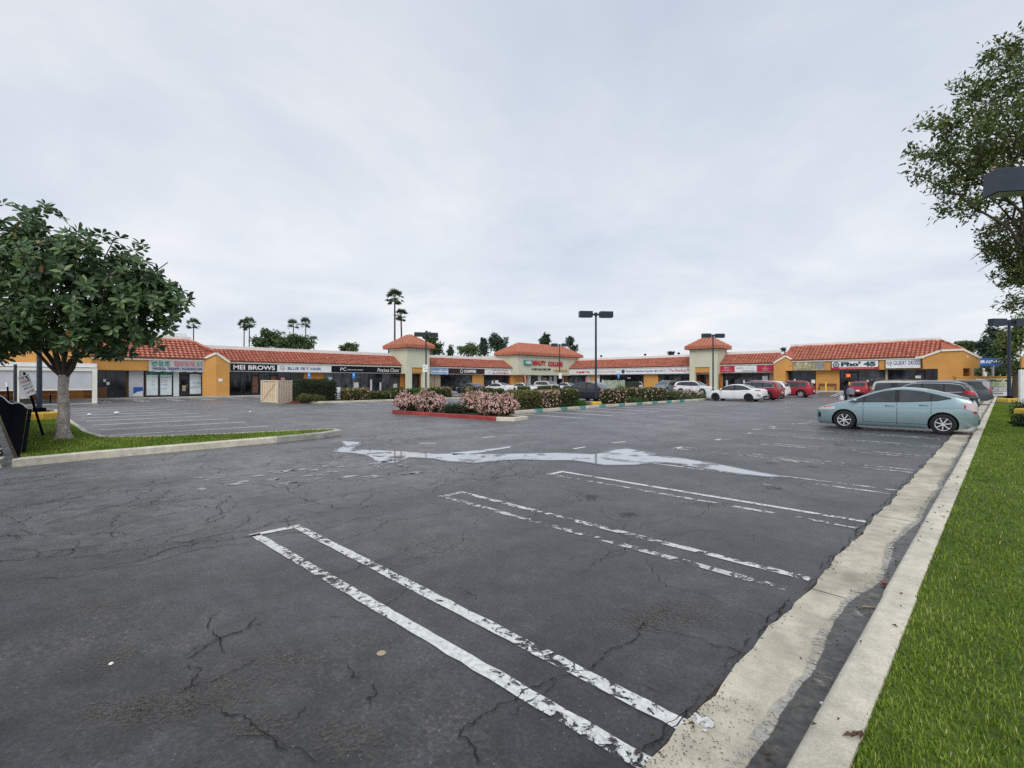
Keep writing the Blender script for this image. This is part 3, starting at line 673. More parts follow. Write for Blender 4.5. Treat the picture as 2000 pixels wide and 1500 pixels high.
# ---- the grassed peninsula by the fence
isl = [(-13.78,-0.12),(-14.0,1.2),(-14.05,3.0),(-14.15,5.0),(-14.35,6.4),(-14.75,7.15),(-15.3,7.2),(-15.65,6.6),(-16.1,4.6),(-16.9,2.6),(-17.6,1.72),(-19.5,1.5),(-24.0,1.45),(-36.0,1.4),(-36.0,-0.95)]
def kerb_ring(name, poly, w, h, m, closed=True, skip=(), splits=None, h0=-0.04):
    """stones laid round an island, one object per run"""
    root = None; q = inset(poly, w); q2 = inset(poly, 0.025); n = len(poly); stones = []
    for i in range(n if closed else n-1):
        if i in skip: continue
        j = (i+1) % n; mm = m(i) if callable(m) else m; hh = h(i) if callable(h) else h
        L = math.hypot(poly[j][0]-poly[i][0], poly[j][1]-poly[i][1]); k = max(1, int(L/3.0)); 
        for s in range(k):
            t0, t1 = s/k+(0.004/L if k > 1 and s else 0), (s+1)/k-(0.004/L if k > 1 and s < k-1 else 0)
            L2 = lambda P, t: (P[i][0]+(P[j][0]-P[i][0])*t, P[i][1]+(P[j][1]-P[i][1])*t)
            a0, a1, b0, b1, c0, c1 = L2(poly, t0), L2(poly, t1), L2(q, t0), L2(q, t1), L2(q2, t0), L2(q2, t1)
            b = MB().add([(*a0,h0),(*a0,hh-0.025),(*c0,hh),(*b0,hh),(*b0,h0),(*a1,h0),(*a1,hh-0.025),(*c1,hh),(*b1,hh),(*b1,h0)],
                         [(0,1,6,5),(1,2,7,6),(2,3,8,7),(3,4,9,8),(0,4,3,2,1),(5,6,7,8,9)])
            stones.append((b, mm))
    root = MB().prism(inset(poly, w*0.5), -0.04, 0.02).build(name, M['soil'], kind='structure')
    for b, mm in stones: b.build('kerb_stone', mm, root)
    return root
kerb_ring('island_kerb', isl, 0.16, 0.165, lambda i: M['kerb_old'] if i in (3,4,5) else M['kerb'], skip=(13, 14))
il = inset(isl, 0.15)
MB().prism(il, 0.0, 0.14).build('island_lawn', M['lawn'], kind='structure')
def inside(poly):
    px = np.array([p[0] for p in poly]); py = np.array([p[1] for p in poly])
    def f(x, y):
        c = np.zeros(len(x), bool); j = len(px)-1
        for i in range(len(px)):
            k = ((py[i] > y) != (py[j] > y)) & (x < (px[j]-px[i])*(y-py[i])/(py[j]-py[i]+1e-12)+px[i]); c ^= k; j = i
        return c
    return f
grass('grass', 90000, -30, -13.9, -0.4, 7.3, 0.07, 0.006, 0.14, keep=inside(il))

# ================================================================== BUILDINGS
FL = Frame(-59.0, 0, R(90))      # west range: local x = world y, local y = -(world x + 59)
FB = Frame(0, 72.7, 0)           # back range: local x = world x
def uL(px, x=-59.6): return onx(px, x)
def uB(px, y=73.3): return ony(px, y)

def tile_roof(parent, e0, e1, r0, r1, d, ze, zr, p=0.40, row=0.42, y0=-0.28):
    """barrel tiles on a slope: eave from e0 to e1, ridge from r0 to r1, d deep"""
    L = math.hypot(d-y0, zr-ze); nr = max(3, round(L/row)); ts = np.linspace(0, 1, nr+1); V = []; Fq = []; ti = []; sg = 8
    nz = np.array([0, -(zr-ze), (d-y0)])/L
    for j in range(nr):
        ta, tb = ts[j], ts[j+1]+0.02
        tm = (ts[j]+ts[j+1])/2
        ul, ur = e0+(r0-e0)*tm, e1+(r1-e1)*tm
        k0 = math.floor(ul/p); k1 = math.ceil(ur/p); ja = rng.random(k1-k0+1)
        us = np.arange(k0*sg, k1*sg+1)/sg*p; us = us[(us >= ul-0.02) & (us <= ur+0.02)]
        if len(us) < 2: continue
        bz = 0.19*np.sqrt(np.maximum(0, 1-(2*(us/p-np.round(us/p)))**2))
        b = len(V); n = len(us)
        for t, lift in ((ta, 0.03), (tb, -0.01), (ta, -0.02)):
            y = y0+(d-y0)*t; z = ze+(zr-ze)*t
            for u, q in zip(us, bz):
                o = nz*(q*(1 if lift > -0.01 else 0.3)+lift); V.append((u, y+o[1], z+o[2]))
        for i in range(n-1):
            tt = ja[min(int(us[i]/p+0.5)-k0, len(ja)-1)]
            Fq += [(b+i, b+i+1, b+n+i+1, b+n+i), (b+2*n+i, b+2*n+i+1, b+i+1, b+i)]; fr = abs(us[i]/p+0.5/sg-round(us[i]/p+0.5/sg)); tv = (0.55+0.45*tt) if fr < 0.3 else 0.12+0.15*tt; ti += [tv, tv*0.7]  # valley and lip faces darker: shade between the barrels put into the tint
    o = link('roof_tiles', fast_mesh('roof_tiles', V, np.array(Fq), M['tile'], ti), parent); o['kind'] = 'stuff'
    return o
def cap_run(parent, a, b, m=None, r=0.11):
    """a run of half-round ridge tiles"""
    a, b = Vector(a), Vector(b); n = max(1, round((b-a).length/0.42)); mb = MB()
    for i in range(n): mb.tube([a+(b-a)*(i/n), a+(b-a)*((i+0.96)/n)], [r*1.1, r*0.9], 8)
    me = mb.mesh('ridge_tiles', M['tile'], 50); at = me.attributes.new('tint', 'FLOAT', 'FACE')
    at.data.foreach_set('value', np.repeat(rng.random(n), 10)[:len(me.polygons)].astype(np.float32))
    o = link('ridge_tiles', me, parent); o['kind'] = 'stuff'
def shop_window(parent, u0, u1, z0, z1, y, panes, m=None, transom=None, name='window'):
    """aluminium frame with its panes"""
    b = MB(); t = 0.05; n = panes; w = (u1-u0)/n
    b.box(u0, u1, y-0.04, y+0.04, z0, z0+0.10).box(u0, u1, y-0.04, y+0.04, z1-0.07, z1)
    for i in range(n+1):
        x = u0+w*i; b.box(max(u0, x-t/2), min(u1, x+t/2), y-0.038, y+0.038, z0+0.10, z1-0.07)
    if transom: b.box(u0+t, u1-t, y-0.03, y+0.03, transom-0.03, transom+0.03)
    f = b.build(name, M['frame'], parent)
    for i in range(n):
        MB().box(u0+w*i+t/2, u0+w*(i+1)-t/2, y-0.008, y+0.008, z0+0.10, z1-0.07).build('pane', m or M['glass'], f)
    return f
def shop_door(parent, u0, u1, z0, z1, y, m=None, frame='frame'):
    b = MB(); t = 0.09
    b.box(u0, u0+t, y-0.05, y, z0, z1).box(u1-t, u1, y-0.05, y, z0, z1).box(u0+t, u1-t, y-0.05, y, z0, z0+0.22).box(u0+t, u1-t, y-0.05, y, z1-t, z1).box(u0+t, u1-t, y-0.048, y-0.002, z0+1.0, z0+1.07)
    d = b.build('door', M[frame], parent)
    MB().box(u0+t, u1-t, y-0.03, y-0.015, z0+0.22, z1-t).build('pane', m or M['glass'], d)
    MB().box(u1-t-0.06, u1-t-0.02, y-0.12, y-0.052, z0+0.85, z0+1.25).build('handle', M['steel'], d)
def poster(parent, u0, u1, z0, z1, y, m, lines=(), name='poster'):
    o = MB().box(u0, u1, y-0.012, y, z0, z1).build(name, m, parent)
    for i, (a, b, c, d, mm) in enumerate(lines): strokes(mm, o, a, b, c, d, y-0.013, seed=int(a*37+c*91))
    return o
def wing(fr, name, label, u0, u1, ze, zs, zb, d, zr, e=(0,0), r=(0,0), rec=0.6, fascia='trim', band=None, par=0.40, bays=(), deep=14, back=True, endwall=None):
    """single-storey range: fascia with sign band, recessed shopfronts, tiled mansard and parapet"""
    t = fr.root(name, label, 'building')
    bm_ = MB()
    bm_.box(u0, u1, 0.0, 0.25, zs, ze-0.20)
    bm_.build('sign_band', M[band or 'trim'], t)
    MB().box(u0, u1, -0.16, 0.25, ze-0.20, ze-0.005).build('eave_trim', M['trim'], t)
    MB().box(u0, u1, 0.25, rec+0.3, zs-0.02, zs+0.10).build('soffit', M['parapet'], t)
    w = MB().box(u0, u1, rec+0.30, deep, zb-0.3, ze+0.3)
    w.build('wall', M['stucco_shaded'], t)
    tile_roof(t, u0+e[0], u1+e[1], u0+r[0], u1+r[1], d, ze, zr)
    MB().box(u0+r[0], u1+r[1], d+0.02, d+0.3, zr-0.5, zr+par).build('parapet', M['parapet'], t)
    MB().box(u0, u1, d+0.3, deep, ze+0.2, ze+0.6).build('flat_roof', M['grey'], t)
    tile = MB().wall([(u0+e[0], ze-0.02), (u1+e[1], ze-0.02), (u1+r[1], zr-0.06), (u0+r[0], zr-0.06)], 0.0, 0.01)
    # solid under the tiles
    mb = MB(); mb.add([(u0+e[0],-0.25,ze-0.03),(u1+e[1],-0.25,ze-0.03),(u1+r[1],d+0.03,zr-0.05),(u0+r[0],d+0.03,zr-0.05),(u0+e[0],d+0.03,ze-0.03),(u1+e[1],d+0.03,ze-0.03)],
                      [(0,1,2,3),(0,4,5,1),(3,2,5,4),(0,3,4),(1,5,2)]); mb.build('roof_deck', M['stucco_shaded'], t)
    for bay in bays:
        kind, a, b = bay[0], bay[1], bay[2]; y = rec
        if kind == 'wall': MB().box(a, b, y-0.12, rec+0.3, zb, zs).build('wall_pier', M[bay[3] if len(bay) > 3 else 'stucco'], t)
        elif kind == 'glass': shop_window(t, a, b, zb+0.05, zs, y, bay[3], M[bay[4]] if len(bay) > 4 else None, bay[5] if len(bay) > 5 else None)
        elif kind == 'door':
            shop_door(t, a, b, zb+0.02, zb+2.2, y+0.02, M[bay[3]] if len(bay) > 3 else None, bay[4] if len(bay) > 4 else 'frame')
            shop_window(t, a, b, zb+2.22, zs, y, 1)
        elif kind == 'panel': MB().box(a, b, y-0.03, rec+0.3, zb+0.05, zs-0.02).build('panel', M[bay[3]], t)
    return t
def metal_hip(parent, u0, u1, v0, v1, z0, rise, fas=0.42, pitch=0.46):
    """standing-seam hipped roof over a deep ribbed fascia"""
    w, h = u1-u0, v1-v0; d = min(w, h)/2
    b = MB().box(u0, u1, v0, v1, z0, z0+fas)
    zt = z0+fas; zp = zt+rise
    if w >= h: A, B = (u0+d, v0+d, zp), (u1-d, v0+d, zp)
    else: A, B = (u0+d, v0+d, zp), (u0+d, v1-d, zp)
    c = [(u0,v0,zt),(u1,v0,zt),(u1,v1,zt),(u0,v1,zt)]
    if w >= h: b.add(c+[A,B], [(0,1,5,4),(1,2,5),(2,3,4,5),(3,0,4)])
    else: b.add(c+[A,B], [(0,1,4),(1,2,5,4),(2,3,5),(3,0,4,5)])
    ro = b.build('roof', M['metalroof'], parent)
    s = MB()
    k = int(w/pitch)
    for i in range(1, k):
        u = u0+w*i/k; q = min(u-u0, u1-u, d)
        s.bar((u, v0, zt+0.01), (u, v0+q, zt+rise*q/d+0.01), 0.09, 0.17); s.box(u-0.03, u+0.03, v0-0.06, v0, z0, zt)
        s.bar((u, v1, zt+0.01), (u, v1-q, zt+rise*q/d+0.01), 0.09, 0.17)
    k = int(h/pitch)
    for i in range(1, k):
        v = v0+h*i/k; q = min(v-v0, v1-v, d)
        for x, sg in ((u0, 1), (u1, -1)):
            s.bar((x, v, zt+0.01), (x+sg*q, v, zt+rise*q/d+0.01), 0.09, 0.17)
            s.box(x-0.06 if sg > 0 else x, x if sg > 0 else x+0.06, v-0.03, v+0.03, z0, zt)
    o = s.build('standing_seam', M['seam'], ro); o['kind'] = 'stuff'
    hp = MB()
    for a, e in (((u0,v0,zt),A),((u1,v0,zt),B if w >= h else A),((u1,v1,zt),B),((u0,v1,zt),A if w >= h else B)): hp.tube([a, e], 0.07, 6)
    hp.tube([A, B], 0.07, 6) if (Vector(A)-Vector(B)).length > 0.1 else None
    hp.build('hip_cap', M['seam'], ro)
    MB().box(u0+0.04, u1-0.04, v0+0.04, v1-0.04, z0-0.05, z0-0.005).build('drip_edge', M['signbrown'], ro)
def sign(fr, label, u0, u1, z0, z1, y, m, items=(), border=None, cat='shop sign', name='shop_sign', thick=0.09, group='shop signs along the fascia'):
    o = MB().box(u0, u1, y-thick, y, z0, z1).build(name, M[m], None); fr.thing(o, label, cat, group)
    if border:
        b = MB(); f = 0.05; a = y-thick-0.015; c = y-thick+0.03
        b.box(u0-0.01, u1+0.01, a, c, z1-f, z1+0.01).box(u0-0.01, u1+0.01, a, c, z0-0.01, z0+f).box(u0-0.01, u0+f, a, c, z0+f, z1-f).box(u1-f, u1+0.01, a, c, z0+f, z1-f)
        b.build('frame', M[border], o)
    for it in items:
        if it[0] == 't': text(it[1], it[6] if len(it) > 6 else 0.4, M[it[4]], o, (it[2]+it[3])/2, y-thick-0.001, it[5], width=it[3]-it[2], bold=it[7] if len(it) > 7 else 0.0, shear=it[8] if len(it) > 8 else 0.0)
        elif it[0] == 's': strokes(M[it[3]], o, it[1], it[2], it[4], it[5], y-thick-0.001, seed=int(it[1]*31+it[4]*77))
        elif it[0] == 'b': MB().box(it[1], it[2], y-thick-0.012, y-thick+0.01, it[4], it[5]).build('sign_panel', M[it[3]], o)
        elif it[0] == 'ring':
            q = MB().lathe([(it[2]*0.72, y-thick-0.02), (it[2], y-thick-0.02), (it[2], y-thick), (it[2]*0.72, y-thick), (it[2]*0.72, y-thick-0.02)], 24, 'y', (it[1], 0, it[4])); q.build('emblem', M[it[3]], o)
        elif it[0] == 'disc':
            q = MB().lathe([(0.001, y-thick-0.02), (it[2], y-thick-0.02), (it[2], y-thick)], 24, 'y', (it[1], 0, it[4])); q.build('emblem', M[it[3]], o)
    return o

# ---- pavement in front of the shops
MB().box(-58.7, -55.4, -16, 71.2, -0.05, 0.13).bev(-55.6, -55.35, -16, 71.2, -0.05, 0.145, 0.02).build('pavement', M['walk'], kind='structure')
MB().box(-58.9, -22.0, 70.6, 72.2, -0.1, 0.17).build('pavement', M['walk'], kind='structure')
MB().box(-22.0, -2.2, 67.6, 70.6, -0.1, 0.53).build('pavement', M['walk'], kind='structure')
MB().box(-22.0, -2.2, 67.45, 67.6, -0.1, 0.55).build('pavement_kerb', M['kerb'], kind='structure')

# ---- west range, clinic end with the taller roof
clinic = wing(FL, 'clinic_building', 'mustard end building with a tall clay tile mansard behind the magnolia', -14.0, 13.45, 3.93, 2.72, 0.10, 2.5, 5.97, r=(0, -0.5), e=(0, 0.6), band='stucco', par=0.45, rec=0.7,
    bays=[('wall', -14, 2.6, 'stucco'), ('panel', uL(252), uL(283)-0.1, 'grey'), ('glass', uL(283), uL(338), 2, 'glass2'), ('panel', uL(339), uL(350), 'paper'), ('door', uL(351.5), uL(368)), ('glass', uL(369), uL(394.5), 1, 'glass2'), ('glass', uL(186), uL(247), 3)])
for a, b, sd in ((284.5, 310, 1), (311.5, 337, 2)):
    u0, u1 = uL(a)+0.08, uL(b)-0.06; p = poster(clinic, u0, u1, 0.28, 2.30, 0.69, M['paper'])
    MB().box(u0, u1, 0.672, 0.688, 2.302, 2.62).build('poster_header', M['tgreen'], clinic)
    strokes(M['twhite'], p, u0+0.35, u1-0.4, 2.40, 2.52, 0.671, seed=sd)
    q0, q1 = (u0+0.45, u1-0.05) if sd == 1 else (u0+0.05, u1-0.15)
    for z, h, mm in ((2.0, 0.13, 'tblue'), (1.75, 0.09, 'tred'), (1.55, 0.08, 'tgrey'), (1.28, 0.12, 'tsky'), (0.86, 0.10, 'tblue')): strokes(M[mm], p, q0, q1-0.2*(z < 1.9), z, z+h, 0.677, seed=int(z*50)+sd)
p = poster(clinic, uL(370)+0.05, uL(394)-0.05, 0.35, 2.4, 0.69, M['paper']); strokes(M['tsky'], p, uL(377), uL(393), 1.35, 1.6, 0.677, seed=5); strokes(M['tblue'], p, uL(379), uL(393), 1.12, 1.24, 0.677, seed=6); strokes(M['tgreen'], p, uL(372), uL(392), 0.95, 1.08, 0.677, seed=8)
poster(clinic, uL(356), uL(363), 0.65, 1.25, 0.645, M['tan'])
p = poster(clinic, uL(258)+0.1, uL(283)-0.15, 0.15, 1.1, 0.665, M['signblue'])
MB().add([(uL(257)+0.1, 0.645, 0.18), (uL(283)-0.17, 0.645, 0.18), (uL(283)-0.17, 0.645, 0.72), (uL(268), 0.645, 0.62), (uL(260), 0.645, 0.42)], [(0,1,2,3,4)]).build('poster_wave', M['twhite'], p)
poster(clinic, uL(202), uL(207), 1.62, 1.86, 0.62, M['twhite']); poster(clinic, uL(208), uL(214), 1.33, 1.6, 0.62, M['twhite'])
MB().box(uL(190), uL(208), 0.2, 0.6, 0.1, 1.15).build('reception_desk', M['wood'], clinic)
cap_run(clinic, (12.95, 2.5, 6.0), (14.6, -0.2, 4.72)); cap_run(clinic, (-14, 2.5, 6.02), (12.95, 2.5, 6.02))
MB().box(9.5, 12.6, 2.86, 3.3, 6.1, 6.75).build('roof_screen', M['parapet'], clinic)
# pier where the two roofs meet: chamfered, its head rising to a peak
def pier(parent, A, B, C, zA, zB, zC, zs, zb, m='stucco', under=True, side=1):
    """A-B chamfer (open below) and B-C flat face to the ground; heads at zA, zB, zC"""
    def slab(P, Q, zp, zq, z0, t=0.30):
        P, Q = Vector(P), Vector(Q); d = (Q-P).normalized(); n = Vector((-d.y, d.x)); 
        if n.y < 0: n = -n
        P2, Q2 = P+n*t, Q+n*t
        return [(P.x,P.y,z0),(Q.x,Q.y,z0),(Q2.x,Q2.y,z0),(P2.x,P2.y,z0),(P.x,P.y,zp),(Q.x,Q.y,zq),(Q2.x,Q2.y,zq),(P2.x,P2.y,zp)], [(0,3,2,1),(4,5,6,7),(0,1,5,4),(1,2,6,5),(2,3,7,6),(3,0,4,7)]
    MB().add(*slab(A, B, zA, zB, zs if under else zb)).add(*slab(B, C, zB, zC, zb)).build('corner_pier', M[m], parent)
    tr = MB()
    for P, Q, zp, zq in ((A, B, zA, zB), (B, C, zB, zC)):
        d = (Vector(Q)-Vector(P)).normalized(); n = Vector((d.y, -d.x)); n = n if n.y < 0 else -n; P2, Q2 = Vector(P)+n*0.05, Vector(Q)+n*0.05
        tr.bar((P2.x, P2.y, zp-0.02), (Q2.x, Q2.y, zq-0.02), 0.16, 0.20)
    tr.build('pier_trim', M['trim'], parent)
pA, pB, pC = (13.4, 0.0), (14.42, -1.0), (15.66, -1.0)
pier(clinic, pA, pB, pC, 3.95, 4.60, 3.70, 2.70, 0.08, under=False)
MB().add([(13.4,0,3.97),(14.42,-1.05,4.66),(15.72,-1.05,3.74),(15.9,0.3,3.9),(14.5,2.0,5.3),(13.0,2.4,5.8),(12.6,0.6,4.4)], [(0,1,4),(1,2,3),(1,3,4),(0,4,5),(0,5,6)]).build('pier_roof', M['tileflat'], clinic)
cap_run(clinic, (14.42,-1.0,4.72), (13.2,2.3,5.9)); cap_run(clinic, (14.42,-1.0,4.70), (15.7,-1.0,3.80), r=0.08)
poster(clinic, 14.62, 15.0, 1.65, 1.95, -1.0, M['signwhite'], name='number_plate')
# ---- shops between the clinic and the pavilion
shops = wing(FL, 'shop_row', 'row of shops with clay tile mansard and black and white sign bands', 15.7, 37.2, 3.80, 2.72, 0.10, 2.1, 5.20, r=(-2.2, 0),
    bays=[('glass', uL(449), uL(491), 2), ('door', uL(491.5), uL(505), 'wood'), ('glass', uL(505.5), uL(527), 1), ('door', uL(527.5), uL(541), 'wood'), ('glass', uL(541.5), uL(592), 2), ('wall', uL(592.5), uL(632), 'stucco_shaded'),
          ('glass', uL(633), uL(720), 5, 'glass2'), ('glass', uL(721), uL(744), 2), ('glass', uL(745), uL(780), 2, 'glass2'), ('wall', uL(781), uL(789), 'stucco_shaded')])
for a, b, z0, z1 in ((722.5, 726, 0.4, 1.9), (741, 744, 0.4, 1.5), (768, 775, 0.4, 1.3)): MB().box(uL(a), uL(b), 0.5, 0.58, z0, z1).build('display_stand', M['grey'], shops)
MB().box(uL(656), uL(664), 0.45, 0.58, 0.2, 0.9).build('display_stand', M['paper'], shops)
# ---- sage pavilion towers
def tower(fr, name, label, u0, u1, v0, v1, zw, zb, rise, arch, zs=2.75, panel=(2.85, 3.55)):
    t = fr.root(name, label, 'tower'); b = MB()
    a0, a1, az = arch
    b.box(u0, a0, v0, v0+0.45, zb, zw).box(a1, u1, v0, v0+0.45, zb, zw).box(a0, a1, v0, v0+0.45, az, zw)
    b.box(u0, u0+0.4, v0+0.45, v1, 2.7, zw).box(u1-0.4, u1, v0+0.45, v1, zs, zw).box(u0, u1, v1-0.3, v1, 3.0, zw)
    b.build('wall', M['sage'], t)
    MB().box(a0, a1, v0+0.12, v0+0.40, panel[0], panel[1]).build('arch_panel', M['stucco'], t)
    MB().box(u0-0.06, u1+0.06, v0-0.06, v1, zw-0.16, zw-0.001).build('cornice', M['trim'], t)
    metal_hip(t, u0-0.55, u1+0.55, v0-0.55, v1+0.55, zw, rise)
    MB().box(u0+0.4, u1-0.4, v0+0.45, v1, 2.72, 2.8).build('soffit', M['parapet'], t)
    return t
tw1 = tower(FL, 'pavilion_tower', 'sage square tower with rust metal hip roof beside the black closet sign', 37.2, 40.9, -1.6, 3.3, 6.25, 0.08, 1.55, (38.0, 39.75, 3.55))
shop_window(tw1, 38.0, 40.4, 0.15, 2.7, 0.7, 2, M['glass2']); MB().box(37.9, 38.5, 0.62, 0.75, 0.1, 2.7).build('wall_pier', M['stucco_shaded'], tw1); MB().box(38.5, 39.3, 0.6, 0.66, 0.15, 2.65).build('panel', M['tan'], tw1)
# ---- coffee row
coffee = wing(FL, 'coffee_row', 'low shop row with clay tile roof and dark brown coffee sign band', 40.9, 59.2, 3.82, 2.72, 0.10, 2.1, 5.22,
    bays=[('panel', uL(839), uL(848), 'tan'), ('panel', uL(849), uL(860), 'tan'), ('glass', uL(861), uL(876), 1), ('glass', uL(876.5), uL(887), 2), ('door', uL(887.5), uL(898)), ('glass', uL(898.5), uL(921), 2, 'glass2'), ('wall', uL(922), uL(944)), ('glass', uL(945), uL(993), 3)])
MB().box(uL(862), uL(875), 0.40, 0.56, 0.45, 0.8).build('display_stand', M['white'], coffee)
poster(coffee, uL(960), uL(963), 1.1, 1.75, 0.55, M['twhite']); poster(coffee, uL(966.5), uL(973), 0.7, 1.8, 0.55, M['twhite'])
# ---- college block at the corner of the two ranges
cl = FL.root('college_block', 'large sage corner block with long rust metal roof and red beauty college letters', 'building')
cu0, cu1, cv0, cv1 = 58.85, 75.6, -1.6, 3.2
MB().box(cu0, cu1, cv0, cv0+0.4, 2.74, 6.12).box(cu0, cu0+0.4, cv0+0.4, cv1, 2.74, 6.12).box(cu1-0.4, cu1, cv0+0.4, cv1, 2.74, 6.12).box(cu0, cu1, cv1, cv1+9, 0, 6.12).build('wall', M['sage'], cl)
MB().box(cu0-0.06, cu1+0.06, cv0-0.06, cv1, 5.97, 6.118).build('cornice', M['trim'], cl)
metal_hip(cl, cu0-0.55, cu1+0.55, cv0-0.55, cv1+0.55, 6.12, 1.80, pitch=0.5)
MB().box(cu0+0.02, cu1, cv0+0.4, 0.9, 2.70, 2.78).build('soffit', M['parapet'], cl)
cY = 0.3
def uC(px): return uL(px, -59.3)
MB().box(cu0, cu1, cY+0.1, cY+0.4, 0, 2.74).build('shopfront_wall', M['stucco_shaded'], cl)
for a, b in ((1030, 1035.5), (1050, 1056), (1081, 1086.5), (1097, 1100)): MB().box(uC(a), uC(b), cY-0.15, cY+0.1, 0.1, 2.72).build('column', M['white'], cl)
shop_window(cl, uC(1036), uC(1049.5), 0.12, 2.72, cY, 2, M['glass2']); shop_window(cl, uC(1056.5), uC(1080.5), 0.12, 2.72, cY, 3, M['glass2']); shop_door(cl, uC(1088), uC(1096), 0.12, 2.6, cY+0.05)
MB().box(uC(998), uC(1021), cY-0.1, cY+0.1, 0.1, 2.72).build('wall_pier', M['stucco'], cl)
poster(cl, uC(1060), uC(1068), 0.5, 2.3, cY-0.02, M['tan']); poster(cl, uC(1072), uC(1078), 0.3, 2.5, cY-0.02, M['grey'])
# ---- back range
back = wing(FB, 'back_shop_row', 'long pale shop row under clay tiles between the sage block and the second tower', -59.2, -33.4, 3.98, 2.78, 0.17, 2.1, 5.50, e=(0.0, 0), r=(1.6, 0),
    bays=[('wall', uB(1100), uB(1109), 'stucco_shaded'), ('glass', uB(1110), uB(1147), 4, 'glass2'), ('panel', uB(1148), uB(1152), 'grey'), ('wall', uB(1154), uB(1165)), ('panel', uB(1166), uB(1171), 'white'), ('glass', uB(1172), uB(1257), 7), ('wall', uB(1258), uB(1286)), ('glass', uB(1287), uB(1346), 5)])
poster(back, uB(1144.5), uB(1149), 1.2, 2.5, 0.5, M['tpink'])
tw2 = tower(FB, 'pavilion_tower', 'sage square tower with rust metal hip roof behind the white crossover', -33.6, -29.4, -1.1, 2.3, 6.45, 0.1, 1.55, (-32.75, -30.55, 3.75), panel=(2.95, 3.75))
shop_window(tw2, -32.75, -31.8, 0.3, 2.8, 0.7, 1); MB().box(-31.8, -30.5, 0.6, 0.75, 0.3, 2.75).build('wall_pier', M['stucco_shaded'], tw2)
row2 = wing(FB, 'tutoring_row', 'short shop row with red and white sign band beside the second tower', -29.4, -21.9, 4.12, 2.86, 0.3, 2.1, 5.62,
    bays=[('wall', uB(1408), uB(1412), 'stucco_shaded'), ('glass', uB(1412.5), uB(1470), 5), ('glass', uB(1470.5), uB(1502), 2), ('panel', uB(1503), uB(1511), 'tan')])
poster(row2, uB(1489), uB(1500), 1.0, 2.4, 0.55, M['grey'])
for a, b, z0, z1, m_ in ((1176, 1180, 0.9, 1.9, 'paper'), (1190, 1193, 1.2, 1.7, 'twhite'), (1226, 1232, 1.0, 2.3, 'grey'), (1240, 1243, 1.3, 1.8, 'tpink'), (1293, 1297, 1.0, 1.8, 'paper'), (1308, 1330, 1.7, 2.5, 'glass2'), (1334, 1340, 1.0, 1.6, 'twhite'), (1120, 1126, 0.8, 1.8, 'glass2'), (1131, 1135, 0.9, 2.0, 'glass2')): poster(back, uB(a), uB(b), z0, z1, 0.55, M[m_])
for a, b, z0, z1, m_ in ((1418, 1422, 1.0, 1.8, 'grey'), (1436, 1446, 0.8, 1.9, 'glass2'), (1452, 1455, 1.4, 1.8, 'twhite')): poster(row2, uB(a), uB(b), z0, z1, 0.55, M[m_])
for a, b, z0, z1, m_ in ((456, 462, 1.1, 1.8, 'glass2'), (470, 480, 0.5, 2.0, 'glass2'), (512, 520, 0.8, 1.9, 'glass2'), (548, 556, 1.5, 2.1, 'tpink'), (570, 576, 1.3, 1.8, 'grey'), (640, 648, 1.0, 2.2, 'grey'), (668, 676, 0.6, 2.1, 'glass2'), (690, 700, 0.7, 1.5, 'grey')): poster(shops, uL(a), uL(b), z0, z1, 0.55, M[m_])
for u, v, h, lab in ((-52.6, 3.2, 6.25, 'small dark roof vent above the red lettered sign'), (-44.0, 4.0, 6.2, 'small pale roof vent above the medical sign'), (-37.6, 3.5, 6.15, 'slim roof pipe near the second tower')):
    e = empty('roof_vent', tuple(FB.w(u, v, 4.5)), 0, lab, 'roof vent', 'roof vents on the back row'); MB().tube([(0,0,0),(0,0,h-4.5)], 0.08, 8).build('pipe', M['steel'], e); MB().lathe([(0,h-4.5),(0.22,h-4.55),(0.22,h-4.35),(0,h-4.25)], 10).build('cowl', M['black'], e)
# ---- pho and drug store building
FP = Frame(0, 70.5, 0)
def uP(px): return ony(px, 71.2)
pho = wing(FP, 'restaurant_building', 'mustard end building with broad clay tile roof and noodle and drug store signs', -19.3, -2.6, 4.33, 3.02, 0.52, 3.0, 6.27, e=(0, -1.8), r=(-1.0, -2.4), band='stucco', par=0.35, rec=0.7,
    bays=[('glass', uP(1534), uP(1593), 4), ('wall', uP(1594), uP(1640)), ('glass', uP(1641), uP(1659), 2), ('door', uP(1660), uP(1676)), ('glass', uP(1677), uP(1728), 3, 'glass2'), ('panel', uP(1729), uP(1734), 'tan'), ('glass', uP(1735), uP(1790), 4), ('door', uP(1791), uP(1806)), ('glass', uP(1807), uP(1836), 2)], deep=13)
for a, b, z0, z1 in ((1537, 1542.5, 1.35, 1.8), (1551, 1554.5, 1.6, 1.95), (1561, 1566.5, 1.0, 1.75), (1585, 1592.5, 1.4, 1.85), (1744, 1750, 0.9, 1.75), (1752, 1760, 0.9, 1.75), (1788, 1799, 2.0, 2.3), (1693, 1697, 1.5, 1.8)): poster(pho, uP(a), uP(b), z0, z1, 0.62, M['twhite'])
p = poster(pho, uP(1571), uP(1592), 0.55, 1.1, 0.6, M['tred'])
strokes(M['tgrey'], poster(pho, uP(1701), uP(1722), 1.62, 2.1, 0.63, M['glass2']), uP(1702), uP(1721), 1.72, 2.0, 0.61, seed=44)
pier(pho, (-19.2, 0.0), (-19.9, -0.7), (-21.3, -0.7), 4.35, 4.92, 4.05, 3.02, 0.3)
MB().box(-21.25, -19.95, -0.42, 1.2, 0.3, 4.0).build('pier_return', M['stucco'], pho)
